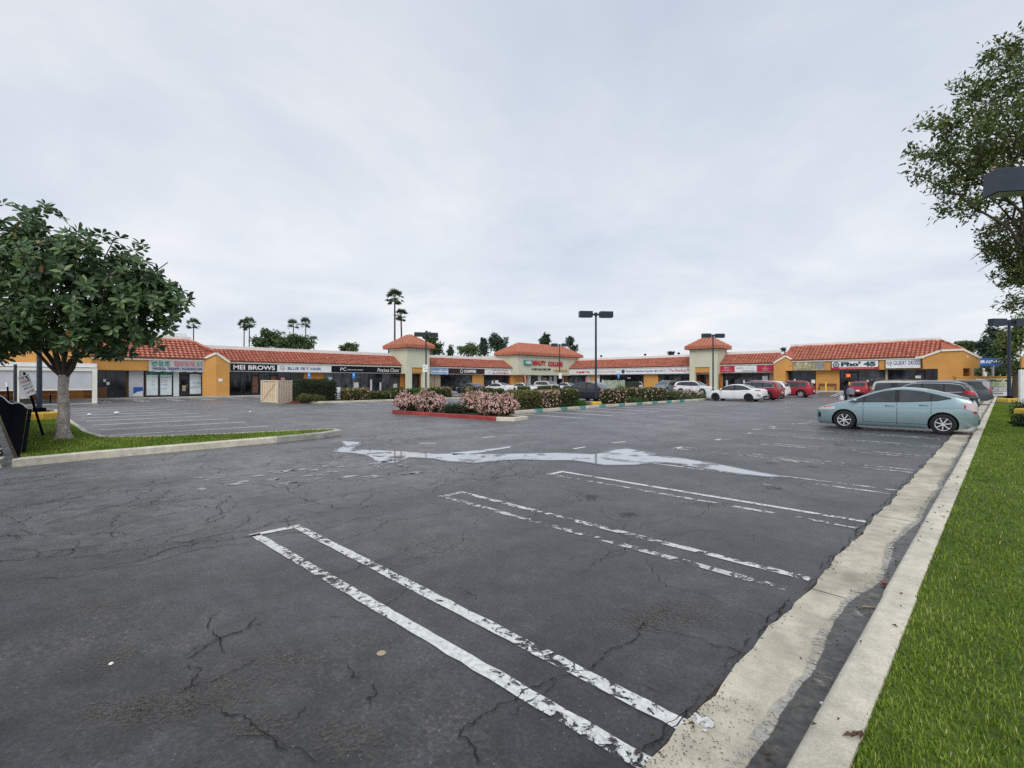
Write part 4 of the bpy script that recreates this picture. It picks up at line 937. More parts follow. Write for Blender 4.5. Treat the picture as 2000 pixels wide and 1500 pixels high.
MB().add([(-21.35,-0.75,4.1),(-19.9,-0.75,4.98),(-19.15,0,4.42),(-18.9,1.0,4.9),(-20.0,2.6,6.0),(-21.6,1.3,4.9)], [(0,1,5),(1,4,5),(1,2,3),(1,3,4)]).build('pier_roof', M['tileflat'], pho)
cap_run(pho, (-19.9,-0.7,5.0), (-20.2,2.9,6.2)); cap_run(pho, (-20.2,3.0,6.3), (-5.0,3.0,6.3))
poster(pho, -19.42, -19.28, 3.55, 3.7, -0.72, M['wood'], name='wall_vent')
# east end: raised fascia, corner pier, chamfer over the passage
MB().wall([(uP(1806),3.02),(uP(1836)-0.1,3.02),(uP(1836)-0.1,0.5),(-3.0,0.5),(-3.0,5.0),(-4.75,4.98),(-6.35,4.33)], -0.45, -0.05).build('corner_pier', M['stucco'], pho)
tr = MB(); tr.bar((-6.9,-0.52,4.28), (-6.2,-0.52,4.30), 0.16, 0.2); tr.bar((-6.3,-0.5,4.32), (-4.75,-0.5,4.97), 0.16, 0.2); tr.bar((-4.8,-0.5,4.97), (-2.95,-0.5,4.99), 0.16, 0.2); tr.bar((-3.0,-0.46,4.98), (-1.75,0.79,4.12), 0.16, 0.2)
tr.build('pier_trim', M['trim'], pho)
MB().add([(-3.0,-0.45,3.04),(-1.78,0.77,3.04),(-1.78,0.77,4.1),(-3.0,-0.45,4.98),(-3.25,-0.2,3.04),(-2.05,1.05,3.04),(-2.05,1.05,4.1),(-3.25,-0.2,4.98)], [(0,1,2,3),(7,6,5,4),(0,4,5,1),(1,5,6,2),(2,6,7,3),(3,7,4,0)]).build('chamfer_fascia', M['stucco'], pho)
MB().add([(-5.0,3.0,6.27),(-4.75,-0.4,5.05),(-3.0,-0.4,5.05),(-1.7,0.85,4.2),(-1.9,6.0,4.2),(-5.0,9.0,6.2)], [(0,1,2),(0,2,3),(0,3,4),(0,4,5)]).build('hip_roof', M['tileflat'], pho)
cap_run(pho, (-5.0,3.0,6.32), (-3.0,-0.4,5.1)); cap_run(pho, (-3.0,-0.4,5.08), (-1.75,0.8,4.2), r=0.08)
MB().box(-4.9, -3.05, -0.05, 12.9, 0.5, 3.4).build('end_wall', M['stucco_shaded'], pho)
MB().box(-3.05, -3.0, 0.2, 6.0, 0.7, 3.0).build('end_window', M['glass'], pho)

# ---- signs
yS = -0.02
def SL(a, b): return uL(a, -58.98), uL(b, -58.98)
def SB(a, b): return uB(a, 72.68), uB(b, 72.68)
def SP(a, b): return ony(a, 70.4), ony(b, 70.4)
# wavy cloth banner on the clinic
a, b = SL(290.5, 400); V = []; nn = 60; mm_ = 8
for j in range(mm_+1):
    for i in range(nn+1):
        u = a+(b-a)*i/nn; z = 2.62+(3.86-2.62)*j/mm_+0.03*math.sin(i*0.55)*(1-j/mm_)-0.012*math.sin(i*0.8+1)*(j/mm_); V.append((u, -0.10-0.03*math.sin(i*0.7+j*0.5), z))
ii = np.arange((nn+1)*(mm_+1)).reshape(mm_+1, nn+1)
V2 = V+[(x, y+0.012, z) for x, y, z in V]; o2 = len(V)
q = np.stack([ii[:-1,:-1], ii[:-1,1:], ii[1:,1:], ii[1:,:-1]], -1).reshape(-1,4)
ban = link('shop_banner', fast_mesh('shop_banner', V2, np.concatenate([q, q[:,::-1]+o2]), M['grey'], smooth=True)); ban.data.materials[0] = mat('banner_cloth', (0.52, 0.53, 0.55), 0.8, noise=(4, 0.06))
FL.thing(ban, 'rippled grey cloth banner with green and pink Korean letters over the clinic', 'shop sign', 'shop signs along the fascia')
L = b-a
text('변성호', 0.50, M['tgreen'], ban, a+L*0.20, -0.15, 3.42, width=L*0.31, bold=0.01); text('통증의원', 0.50, M['tpink'], ban, a+L*0.61, -0.15, 3.42, width=L*0.38, bold=0.02); text('침구', 0.46, M['tgrey'], ban, a+L*0.895, -0.15, 3.40, width=L*0.11)
text('PHYSICAL THERAPY / ACUPUNCTURE', 0.24, M['tblue'], ban, a+L*0.505, -0.15, 2.93, width=L*0.88, bold=0.015)
a, b = SL(450.5, 540.5)
sign(FL, 'black sign with bold white brow studio letters', a, b, 2.82, 3.56, yS, 'signblack', [('t', 'MEI BROWS', a+0.22, b-0.22, 'twhite', 3.19, 0.50, 0.03)])
a, b = SL(541, 646.5); L = b-a
sign(FL, 'white sign with dark blue hair salon letters and a small grey emblem', a, b, 2.76, 3.56, yS, 'signwhite', [('t', 'BLUE SKY HAIR', a+L*0.18, a+L*0.80, 'tblue', 3.16, 0.34, 0.012), ('ring', a+L*0.09, 0.24, 'tgrey', 3.20), ('s', a+L*0.03, a+L*0.155, 'tgrey', 3.10, 3.20), ('s', a+L*0.06, a+L*0.12, 'tgrey', 2.92, 2.99)])
a, b = SL(647.5, 784.5); L = b-a
sign(FL, 'long black sign with white initials and handwritten closet lettering', a, b, 2.80, 3.56, yS, 'signblack', [('t', 'PC', a+L*0.11, a+L*0.19, 'twhite', 3.18, 0.42, 0.0), ('t', 'PRECIOUS CLOSET', a+L*0.205, a+L*0.42, 'twhite', 3.12, 0.15), ('t', 'Precious Closet', a+L*0.62, a+L*0.955, 'twhite', 3.17, 0.50, 0.0, 0.35)])
a, b = SL(841, 875); L = b-a
sign(FL, 'white sign with two lines of bright blue cargo letters', a, b, 2.66, 3.56, yS, 'signwhite', [('t', 'KOREAN CARGO', a+L*0.06, b-0.15, 'tsky', 3.34, 0.26, 0.03), ('t', 'THE SOUND OF KOREANA', a+L*0.06, b-0.15, 'tsky', 2.90, 0.20, 0.03)], border='tsky')
a, b = SL(875.6, 945.5); L = b-a
sign(FL, 'dark brown coffee sign with white block letters', a, b, 2.80, 3.58, yS, 'signbrown', [('t', 'COFFEE', a+L*0.41, a+L*0.75, 'twhite', 3.20, 0.46, 0.05), ('ring', a+L*0.345, 0.28, 'twhite', 3.20)])
a, b = SL(946.5, 996); L = b-a
sign(FL, 'white realty sign with black English and red Korean lines', a, b, 2.74, 3.58, yS, 'signwhite', [('t', 'New Star Realty', a+L*0.29, a+L*0.92, 'signblack', 3.39, 0.20, 0.01), ('t', '뉴스타부동산', a+L*0.29, a+L*0.92, 'tred', 2.98, 0.34, 0.02), ('s', a+L*0.1, a+L*0.24, 'tgrey', 3.25, 3.36), ('s', a+L*0.1, a+L*0.24, 'tgrey', 3.04, 3.12), ('s', a+L*0.1, a+L*0.24, 'tgrey', 2.88, 2.95)])
# channel letters on the college block
def uF(px): return uL(px, -57.4)
cv = cv0
cs = MB().bev(uF(1022.5), uF(1037), cv-0.3, cv-0.02, 4.45, 5.25, 0.05).build('letter_sign', mat('sign_teal', (0.05, 0.30, 0.27), 0.4), None); FL.thing(cs, 'teal rounded badge with white letters on the sage block', 'shop sign', 'shop signs along the fascia')
text('ASEL', 0.52, M['twhite'], cs, (uF(1023.5)+uF(1036.5))/2, cv-0.31, 4.85, width=uF(1036)-uF(1024), bold=0.03)
def channel(body, a, b, z, h, m, label, bold=0.05):
    e = FL.root('letter_sign', label, 'shop sign', 'shop signs along the fascia')
    me = text(body, h, M[m], e, (a+b)/2, cv-0.12, z, width=b-a, bold=bold); 
    MB().box(a, b, cv-0.06, cv-0.001, z-0.03, z+0.03).build('mounting_rail', M['sage'], e)
channel('BEAUTY', uF(1039.5), uF(1065.5), 4.83, 0.85, 'tred', 'red block letters beside the teal badge on the sage block')
channel('COLLEGE', uF(1069.5), uF(1098), 4.76, 0.85, 'tred', 'red block letters crossed by the slender lamp post')
channel('CHRIS JACOBS SSM', uF(1038), uF(1074.5), 3.72, 0.42, 'signblack', 'small black letters under the red ones on the sage block', 0.02)
channel('아셀미용대학', uF(1080), uF(1108), 3.62, 0.44, 'torange', 'small orange Korean letters on the sage block', 0.03)
# back range
def flatsign(fr, label, a, b, z0, z1, items, m='signwhite', **kw): return sign(fr, label, a, b, z0, z1, yS, m, items, **kw)
a, b = SB(1113.5, 1158); L = b-a
flatsign(FB, 'white sign with dark red block letters next to the sage block', a, b, 2.86, 3.74, [('t', 'THREE TRI', a+L*0.28, a+L*0.88, 'tred', 3.28, 0.34, 0.05), ('s', a+L*0.05, a+L*0.25, 'tpink', 3.22, 3.40), ('s', a+L*0.05, a+L*0.5, 'tpink', 2.96, 3.04)])
a, b = SB(1159, 1210); L = b-a
flatsign(FB, 'white sign with thin pale pink lettering', a, b, 2.86, 3.74, [('ring', a+L*0.07, 0.22, 'tpink', 3.3), ('t', 'DIGITAL DOWNING', a+L*0.17, a+L*0.88, 'tpink', 3.30, 0.36)])
a, b = SB(1211, 1306); L = b-a
flatsign(FB, 'white sign with navy medical supplies letters and a round navy emblem', a, b, 2.86, 3.74, [('disc', a+L*0.075, 0.34, 'tblue', 3.3), ('t', 'Welcome Medical Supplies', a+L*0.13, a+L*0.71, 'tblue', 3.30, 0.36, 0.015), ('t', '웰컴 의료기기', a+L*0.73, a+L*0.97, 'tblue', 3.32, 0.34)])
a, b = SB(1306.5, 1352); L = b-a
flatsign(FB, 'white sign with tall red reading letters running behind the second tower', a, b, 2.86, 3.74, [('t', 'The Reading Place', a+L*0.01, a+L*1.08, 'tred', 3.30, 0.56, 0.0)])
a, b = SB(1405, 1434.5)
zA, zB = 2.98, 3.86
flatsign(FB, 'red sign with white lines next to the second tower', a, b, zA, zB, [('s', a+0.7, b-0.6, 'twhite', 3.58, 3.74), ('s', a+0.75, b-0.75, 'twhite', 3.36, 3.48), ('s', a+0.4, b-0.3, 'twhite', 3.16, 3.27), ('s', a+0.9, b-0.9, 'twhite', 3.03, 3.10)], 'signred')
a, b = SB(1435.5, 1478); L = b-a
flatsign(FB, 'white sign with grey letters and a dark strip between two red signs', a, b, zA, zB, [('s', a+L*0.06, a+L*0.22, 'tgrey', 3.38, 3.6), ('s', a+L*0.2, a+L*0.36, 'tred', 3.38, 3.66), ('s', a+L*0.38, a+L*0.95, 'tgrey', 3.40, 3.55), ('b', a+L*0.33, a+L*0.93, 'tgrey', 3.06, 3.18)])
a, b = SB(1479, 1513)
flatsign(FB, 'red sign with three white lines against the mustard pier', a, b, zA, zB, [('s', a+1.0, b-1.0, 'twhite', 3.64, 3.78), ('s', a+0.6, b-0.4, 'twhite', 3.38, 3.52), ('s', a+0.7, b-0.7, 'twhite', 3.12, 3.25)], 'signred')
# restaurant building
M['photo'] = mat('sign_photo_print', (0.36, 0.32, 0.20), 0.5, noise=(3.5, 0.75), mottle=(1.2, 0.35))
a, b = SP(1549.5, 1611); L = b-a
sign(FP, 'olive picture sign with pale Korean syllables by the mustard pier', a, b, 3.05, 4.06, -0.05, 'photo', [('t', '소담', a+L*0.22, a+L*0.62, 'tan', 3.55, 0.66, 0.02), ('b', a+L*0.70, a+L*0.95, 'tgrey', 3.24, 3.90), ('s', a+L*0.70, a+L*0.95, 'paper', 3.62, 3.84), ('s', a+L*0.70, a+L*0.95, 'paper', 3.28, 3.52)])
a, b = SP(1624, 1716.5); L = b-a
sign(FP, 'cream noodle shop sign with big dark green letters above a red strip', a, b, 3.06, 4.12, -0.05, 'signwhite', [('b', a+0.03, b-0.03, 'signred', 3.08, 3.36), ('t', "Pho' 45", a+L*0.21, a+L*0.94, 'tteal', 3.72, 0.56, 0.06), ('ring', a+L*0.105, 0.36, 'tteal', 3.66), ('disc', a+L*0.105, 0.2, 'tgrey', 3.66), ('t', 'BEEF NOODLE SOUP', a+L*0.18, a+L*0.92, 'tpink', 3.22, 0.17, 0.03)], border='signblack')
a, b = SP(1729, 1799); L = b-a
sign(FP, 'white drug store sign with blue serif letters and a boxed Korean syllable', a, b, 3.10, 4.14, -0.05, 'signwhite', [('t', '약', a+L*0.04, a+L*0.20, 'tteal', 3.66, 0.62, 0.0), ('t', 'GILBERT DRUGS', a+L*0.235, a+L*0.97, 'tblue', 3.74, 0.48, 0.0), ('s', a+L*0.38, a+L*0.82, 'tpink', 3.26, 3.34)], border='signblack')
ns = MB().box(uP(1652), uP(1663), 0.50, 0.56, 2.15, 2.55).build('neon_sign', M['signblack'], None); FP.thing(ns, 'small glowing orange open sign in the noodle shop window', 'sign')
text('OPEN', 0.24, M['neon'], ns, (uP(1652)+uP(1663))/2, 0.485, 2.35, width=uP(1661.5)-uP(1653.5), bold=0.03)
MB().box(uP(1652)+0.02, uP(1663)-0.02, 0.48, 0.50, 2.17, 2.20).box(uP(1652)+0.02, uP(1663)-0.02, 0.48, 0.50, 2.50, 2.53).build('neon_tube', M['neon'], ns)

# ---- covered patio in front of the clinic
FT = Frame(-47.7, 0, R(90))
pt = FT.root('patio_shelter', 'cream framed patio shelter with grey roll screens behind the magnolia trunk', 'shelter')
b = MB().box(-12, 4.05, 0.0, 0.25, 2.42, 2.64)
b.build('beam', M['trim'], pt)
for u in (-9.0, -4.6, -0.2, 3.9): MB().box(u-0.14, u+0.14, -0.02, 0.26, 0.02, 2.42).build('post', M['trim'], pt)
for u0, u1 in ((-8.8, -4.76), (-4.44, -0.36), (-0.04, 3.74)):
    MB().box(u0, u1, 0.10, 0.14, 1.10, 2.42).build('roll_screen', M['grey'], pt); MB().box(u0, u1, 0.07, 0.17, 1.02, 1.10).build('screen_rail', M['trim'], pt)
    MB().box(u0, u1, 0.09, 0.13, 0.72, 0.76).box((u0+u1)/2-0.02, (u0+u1)/2+0.02, 0.09, 0.13, 0.06, 1.02).build('handrail', M['wood'], pt)
MB().box(-12, 4.05, 0.3, 11.3, 2.7, 3.0).build('roof', M['parapet'], pt)
MB().box(-12, 4.0, 11.0, 11.2, 0, 2.7).build('back_wall', M['stucco_shaded'], pt)
MB().box(-12, 4.05, -0.4, 11.2, -0.05, 0.06).build('patio_floor', M['walk'], pt)
MB().box(-12, 4.05, 4.0, 11.3, 3.0, 3.95).build('fascia_band', M['stucco'], pt)
def table_set(u, v, i):
    e = empty('patio_table', tuple(FT.w(u, v, 0.06)), R(90)+0.2*i, 'dark patio table with two chairs under the shelter, number %s bay from the entrance' % ['first', 'second', 'third'][i], 'table', 'patio tables under the shelter')
    MB().box(-0.5, 0.5, -0.4, 0.4, 0.70, 0.75).build('table_top', M['wood'], e)
    for x, y in ((-0.44,-0.34),(0.44,-0.34),(-0.44,0.34),(0.44,0.34)): MB().box(x-0.03, x+0.03, y-0.03, y+0.03, 0, 0.70).build('leg', M['black'], e)
LBL = ['dark patio table nearest the open end of the shelter', 'dark patio table in the middle bay of the shelter', 'dark patio table deep in the shelter by the fence']
for i, (u, v) in enumerate(((2.0, 2.0), (-2.4, 2.4), (-6.6, 2.2))):
    table_set(u, v, i); bpy.data.objects['patio_table' if i == 0 else 'patio_table.%03d' % i]['label'] = LBL[i]

# ================================================================== PLANTERS
plA = [(-18.55,44.5),(-18.4,36),(-18.25,26),(-17.75,17.9),(-16.6,16.1),(-14.75,15.75),(-14.6,14.75),(-15.3,14.35),(-18.5,14.15),(-22.6,13.75),(-23.5,14.3),(-22.8,15.6),(-22.1,20),(-22.0,44.5)]
kerb_ring('planter_kerb', plA, 0.16, 0.16, lambda i: M['redpaint'] if i in (7,8,9) else M['kerb'])
MB().prism(inset(plA, 0.15), 0.0, 0.13).build('planter_soil', M['soil'], kind='structure')
for px in (1043, 1095, 1135, 1178, 1217, 1252, 1283, 1311, 1337):
    y = onx(px, -18.2); x = -18.25-0.011*(y-26) if y > 26 else -17.75-(y-17.9)*0.0617
    MB().box(x-0.20, x+0.012, y-0.36, y+0.36, 0.02, 0.168).build('kerb_paint', M['teal'], kind='structure')
plB = [(-36.4,64),(-36.9,34),(-36.2,18.2),(-36.6,16.2),(-37.6,15.2),(-38.6,14.2),(-41.0,14.0),(-41.3,18),(-41.4,64)]
kerb_ring('planter_kerb', plB, 0.16, 0.15, lambda i: M['redpaint'] if i in (4,) else M['kerb'])
MB().prism(inset(plB, 0.15), 0.0, 0.12).build('planter_soil', M['soil'], kind='structure')

LEAF = {
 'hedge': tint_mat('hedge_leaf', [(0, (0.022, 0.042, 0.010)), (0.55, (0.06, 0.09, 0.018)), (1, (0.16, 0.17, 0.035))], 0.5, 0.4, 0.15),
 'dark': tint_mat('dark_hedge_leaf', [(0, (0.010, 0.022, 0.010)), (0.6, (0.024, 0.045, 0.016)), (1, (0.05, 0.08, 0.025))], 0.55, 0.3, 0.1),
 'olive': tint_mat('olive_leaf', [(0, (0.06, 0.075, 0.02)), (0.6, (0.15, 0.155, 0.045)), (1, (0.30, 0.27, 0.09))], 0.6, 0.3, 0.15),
 'cover': tint_mat('ground_cover_leaf', [(0, (0.03, 0.07, 0.015)), (0.6, (0.08, 0.16, 0.03)), (1, (0.15, 0.24, 0.05))], 0.6, 0.3, 0.15),
 'pink': tint_mat('pink_blossom', [(0, (0.56, 0.30, 0.29)), (0.5, (0.78, 0.50, 0.46)), (1, (0.88, 0.70, 0.65))], 0.7, 0.2, 0.2),
 'mag': tint_mat('magnolia_leaf', [(0, (0.028, 0.058, 0.024)), (0.5, (0.075, 0.135, 0.048)), (0.9, (0.17, 0.26, 0.09)), (1, (0.30, 0.18, 0.07))], 0.36, 0.45, 0.12),
 'tree': tint_mat('street_tree_leaf', [(0, (0.040, 0.070, 0.026)), (0.5, (0.105, 0.15, 0.042)), (0.92, (0.21, 0.25, 0.06)), (1, (0.32, 0.19, 0.07))], 0.5, 0.4, 0.22),
 'far': tint_mat('far_tree_leaf', [(0, (0.035, 0.065, 0.030)), (0.6, (0.08, 0.125, 0.05)), (1, (0.17, 0.22, 0.09))], 0.7, 0.2, 0.1),
 'fardark': tint_mat('far_conifer_leaf', [(0, (0.032, 0.060, 0.046)), (1, (0.095, 0.14, 0.09))], 0.8, 0.2),
 'pale': tint_mat('pale_tree_leaf', [(0, (0.06, 0.10, 0.04)), (0.6, (0.13, 0.18, 0.07)), (1, (0.24, 0.29, 0.12))], 0.7, 0.2, 0.25),
 'palm': tint_mat('palm_frond', [(0, (0.03, 0.055, 0.030)), (0.7, (0.09, 0.13, 0.055)), (1, (0.17, 0.19, 0.08))], 0.6, 0.3, 0.1),
}
def shrub(label, x, y, rx, ry, h, n, leaf='hedge', flowers=0, boxy=True, rz=0.0, name='shrub', cat='shrub', group=None, z0=0.12, L=0.10, Wd=0.05, fl=0.075, lumps=5, topf=0.5):
    e = empty(name, (x, y, z0), rz, label, cat, group); r = random.Random(int(x*91+y*57))
    core = MB()  # solid dark filler added inside the leaves to stop see-through
    if boxy:
        core.bev(-rx*0.86, rx*0.86, -ry*0.86, ry*0.86, 0, h*0.88, min(rx, ry)*0.2); core.build('filler_core', LEAFCORE, e)
        q = rng.random((n, 3))*2-1; face = rng.random(n); A6 = np.array([ry*h, ry*h, rx*h, rx*h, 2*rx*ry]); cum = np.cumsum(A6/A6.sum())
        fi = np.searchsorted(cum, face); dep = 1-0.16*rng.random(n)**1.5
        P = np.stack([q[:,0]*rx, q[:,1]*ry, (q[:,2]*0.5+0.5)*h], 1); d = np.zeros((n,3))
        for k in range(5):
            s = fi == k
            if k < 2: P[s,0] = (1 if k == 0 else -1)*rx*dep[s]; d[s,0] = 1 if k == 0 else -1
            elif k < 4: P[s,1] = (1 if k == 2 else -1)*ry*dep[s]; d[s,1] = 1 if k == 2 else -1
            else: P[s,2] = h*dep[s]; d[s,2] = 1
        P *= 1+0.035*np.sin(P[:,[1,2,0]]*5.3+x)+0.02*np.sin(P[:,[2,0,1]]*11+y); corner = np.abs(P[:,0]/rx)**6+np.abs(P[:,1]/ry)**6+np.clip(P[:,2]/h, 0, 1)**6
        P *= np.where(corner > 1, corner**(-1/9), 1)[:,None]
    else:
        bl = []
        for i in range(lumps):
            a = 2*math.pi*i/lumps+r.random(); bl.append(((rx*0.45*math.cos(a), ry*0.45*math.sin(a), h*r.uniform(0.36, 0.55)), (rx*r.uniform(0.5, 0.62), ry*r.uniform(0.5, 0.65), h*r.uniform(0.42, 0.5))))
        core.lathe([(0.0, 0), (0.6, 0), (0.72, h*0.35), (0.5, h*0.62), (0.0, h*0.72)], 10)
        core.v = [(vx*rx, vy*ry, vz) for vx, vy, vz in core.v]; core.build('filler_core', LEAFCORE, e)
        P, d = blob_points(bl, n, 0.70, 0.30); P[:,2] = np.maximum(P[:,2], 0.02)
    n = len(P)
    A = unit(d*0.55+rng.normal(size=(n,3))*0.8); Nn = unit(d+rng.normal(size=(n,3))*0.5)
    V, F = leaf_arrays(P, A, Nn, L*(0.7+0.6*rng.random(n)), Wd*(0.7+0.6*rng.random(n)))
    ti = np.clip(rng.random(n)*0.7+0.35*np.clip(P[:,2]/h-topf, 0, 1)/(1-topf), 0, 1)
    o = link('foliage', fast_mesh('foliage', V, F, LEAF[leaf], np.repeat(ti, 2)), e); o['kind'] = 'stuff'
    if flowers:
        k = rng.choice(n, flowers); C = P[k]*1.03+d[k]*0.02; V = []; Fq = []; m = 5
        k2 = np.repeat(np.arange(flowers), m); cc = C[k2]+rng.normal(size=(len(k2),3))*0.03; dd = unit(d[k][k2]+rng.normal(size=(len(k2),3))*0.7)
        side = unit(np.cross(dd, rng.normal(size=dd.shape)))
        V, F = leaf_arrays(cc-side*fl*0.5, side, dd, np.full(len(cc), fl), np.full(len(cc), fl*0.95), 0.05)
        o = link('blossom', fast_mesh('blossom', V, F, LEAF['pink'], np.repeat(np.clip(np.repeat(rng.random(flowers), m)*0.6+0.4*rng.random(len(cc)), 0, 1), 2)), e); o['kind'] = 'stuff'
    return e
LEAFCORE = mat('filler_dark', (0.020, 0.022, 0.012), 0.95)
gp = 'shrubs in the near planter'
shrub('broad pink flowering shrub at the red kerb end of the near planter', *AT(797, 26.0), 0.75, 0.62, 0.92, 3000, 'hedge', 1100, False, 0.05, group=gp)
shrub('wide pink blossoming shrub beside the low grass tuft', *AT(842, 25.2), 0.85, 0.7, 0.95, 2200, 'hedge', 800, False, group=gp)
shrub('largest pink blossoming shrub at the rounded kerb nose', *AT(970, 22.9), 1.05, 0.85, 0.98, 4200, 'hedge', 1600, False, 0.6, group=gp)
shrub('pink flowering shrub just behind the largest one', *AT(928, 24.6), 0.9, 0.8, 1.02, 2800, 'olive', 700, False, 0.2, group=gp)
shrub('low dark grassy tuft between the pink shrubs', *AT(886, 24.0), 0.7, 0.4, 0.42, 1700, 'dark', 0, False, group=gp, L=0.2, Wd=0.02)
for wi, (px0, px1, lab, fl, lf, hh) in enumerate(((1012, 1058, 'clipped olive hedge block behind the blossoming nose shrub', 0, 'olive', 1.0), (1055, 1096, 'loose hedge block with many pink blossoms', 300, 'olive', 0.98), (1096, 1133, 'square clipped hedge block ending at the dark crossover', 30, 'hedge', 1.05),
        (1172, 1222, 'clipped hedge block with pink flowers by the tall lamp base', 170, 'hedge', 1.0), (1229, 1262, 'small hedge block with scattered blossom past the grass gap', 110, 'hedge', 1.0), (1262, 1303, 'farther hedge block with scattered pink blossom', 150, 'hedge', 1.02))):
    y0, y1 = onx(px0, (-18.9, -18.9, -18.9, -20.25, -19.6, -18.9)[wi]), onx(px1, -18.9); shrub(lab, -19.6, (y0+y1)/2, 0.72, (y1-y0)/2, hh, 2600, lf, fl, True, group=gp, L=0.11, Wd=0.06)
for px, lab, fl in ((1316, 'round low shrub without flowers near the planter end', 0), (1333, 'round pink shrub near the white crossover', 130), (1358, 'round dusty pink shrub before the white saloon', 150)):
    shrub(lab, -19.6, onx(px, -19.3), 0.8, 0.85, 0.78, 1300, 'hedge', fl, False, group=gp)
for y, L2, lab in ((24.9, 0.45, 'tiny green tuft in the hedge gap by the tall lamp base'), (32.2, 0.9, 'green ground cover patch between the hedge blocks'), (41.5, 4.0, 'long grassy ground cover strip near the white saloon')):
    shrub(lab, -19.4, y, 0.7, L2, 0.26, 1500, 'cover', 0, True, name='ground_cover', cat='ground cover', group='ground cover in the near planter', L=0.16, Wd=0.03)
# far planter
gp = 'shrubs in the far planter'
hx, hy = AT(614, 39.5)
shrub('tall dark clipped hedge beside the beige enclosure gates', -39.4, 16.75, 1.2, 1.5, 1.68, 7000, 'dark', 0, True, group=gp, name='hedge', cat='hedge', L=0.10, Wd=0.055)
hd = bpy.data.objects['hedge']; 
shrub('spreading olive juniper at the foot of the dark hedge', -37.35, 15.25, 0.45, 0.6, 0.6, 1800, 'olive', 0, False, group=gp, L=0.14, Wd=0.03)
shrub('smaller olive juniper by the bare kerb nose', -37.1, 16.1, 0.38, 0.5, 0.48, 1300, 'olive', 0, False, group=gp, L=0.14, Wd=0.03)
for px0, px1, lab, fl, hh in ((664, 688, 'pale low hedge block next to the tall dark hedge', 60, 0.95), (688, 722, 'pale low hedge block under the blue parking sign', 70, 0.95), (722, 735, 'small rounded hedge end before the walk gap', 10, 0.62), (747, 759, 'small brown shrub after the walk gap', 25, 0.6), (759, 790, 'rounded olive hedge block before the pavilion', 25, 0.95),
        (835, 852, 'hedge block behind the small yellow lamp base', 15, 0.9), (852, 880, 'hedge block with purple blossom before the coffee shop', 60, 0.92), (902, 925, 'square hedge block in front of the dark coupe', 20, 0.95), (936, 950, 'hedge block with a few blossoms before the first white saloon', 40, 0.8), (957, 972, 'small hedge block before the first white saloon wheel', 10, 0.7), (1009, 1026, 'small hedge block before the second white saloon', 15, 0.95), (1048, 1066, 'hedge block before the white crossover with black roof', 15, 0.95), (1066, 1089, 'large hedge block beside the far yellow lamp base', 15, 1.0), (1099, 1106, 'narrow hedge block behind the far yellow lamp base', 0, 0.9)):
    y0, y1 = onx(px0, -39.1), onx(px1, -37.7); y1 = max(y1, y0+0.9); shrub(lab, -38.4, (y0+y1)/2, 0.7, (y1-y0)/2*0.97, hh, 1100, 'olive' if fl == 60 or fl == 70 else 'hedge', fl, True, group=gp, L=0.13, Wd=0.08)
for px0, px1, hh, lab in ((796, 838, 0.85, 'bright clipped grass green hedge at the pavilion foot'), (812, 832, 0.5, 'low grey green tuft by the small yellow lamp base'), (926, 956, 0.4, 'ground cover strip before the coupe and first saloon'), (985, 1048, 0.4, 'ground cover strip before the white saloons')):
    X = -40.5 if hh > 0.8 else -37.7
    y0, y1 = onx(px0, X), onx(px1, X); shrub(lab, X, (y0+y1)/2, 0.5, (y1-y0)/2, hh, 1100, 'cover', 0, True, group='ground cover in the far planter', name='ground_cover', cat='ground cover', L=0.13, Wd=0.05)
shrub('pale tall grass clump beside the green dumpster enclosure', *AT(1213, 52), 0.8, 0.8, 1.15, 1500, 'pale', 0, False, L=0.35, Wd=0.03, z0=0.0)

# ================================================================== TREES
def limb(b, pts, r0, r1, seg=8):
    n = len(pts); b.tube(pts, [r0+(r1-r0)*i/(n-1) for i in range(n)], seg)
def curve(a, b, sag, n=6, seed=0):
    r = random.Random(seed); a, b = Vector(a), Vector(b); out = []
    for i in range(n+1):
        t = i/n; p = a.lerp(b, t)+Vector((r.uniform(-1,1), r.uniform(-1,1), 0))*0.05*(b-a).length*math.sin(math.pi*t)+Vector((0,0,sag*math.sin(math.pi*t))); out.append(p)
    return out
# ---- the magnolia on the peninsula
mx_, my_ = G(123, 857, 0.14)
mag = empty('magnolia_tree', (mx_, my_, 0.14), 0, 'dense dark green magnolia with large glossy leaves on the grass peninsula', 'tree')
b = MB(); b.tube([(0,0,-0.05),(0,0,0.08),(0.0,0,0.25),(0.01,0.02,0.8),(0.02,0.0,1.35),(0.02,0.02,1.72)], [0.27,0.19,0.14,0.125,0.11,0.12], 14)
fork = Vector((0.02,0.02,1.62)); E1 = Vector((S2/2, S2/2, 0)); E2 = Vector((-S2/2, S2/2, 0))      # across the view, along the view
def loc(u, d, z): p = E1*u+E2*d; return (p.x, p.y, z)
br = MB(); ends = []
for i, (u, d, z, r) in enumerate(((-1.3,0.3,3.0,0.065),(-0.35,-0.3,3.4,0.075),(0.55,0.3,3.3,0.065),(1.5,-0.2,3.05,0.065),(-0.5,0.9,3.6,0.05),(0.5,-0.9,3.2,0.05),(-1.2,-0.8,3.1,0.045))):
    pts = curve(fork, loc(u,d,z), 0.12, 6, i); limb(br, pts, r, r*0.55)
    for j in range(5):
        rr = random.Random(i*10+j); e = Vector(loc(u*rr.uniform(1.2,2.1)+rr.uniform(-0.6,0.6), d*1.6+rr.uniform(-0.9,0.9), z+rr.uniform(-0.2,2.0))); limb(br, curve(pts[3+j % 3], e, 0.15, 5, i*7+j), r*0.45, 0.012, 6)
b.build('trunk', M['bark'], mag, smooth=60); br.build('branch', M['barkdark'], mag, smooth=60)
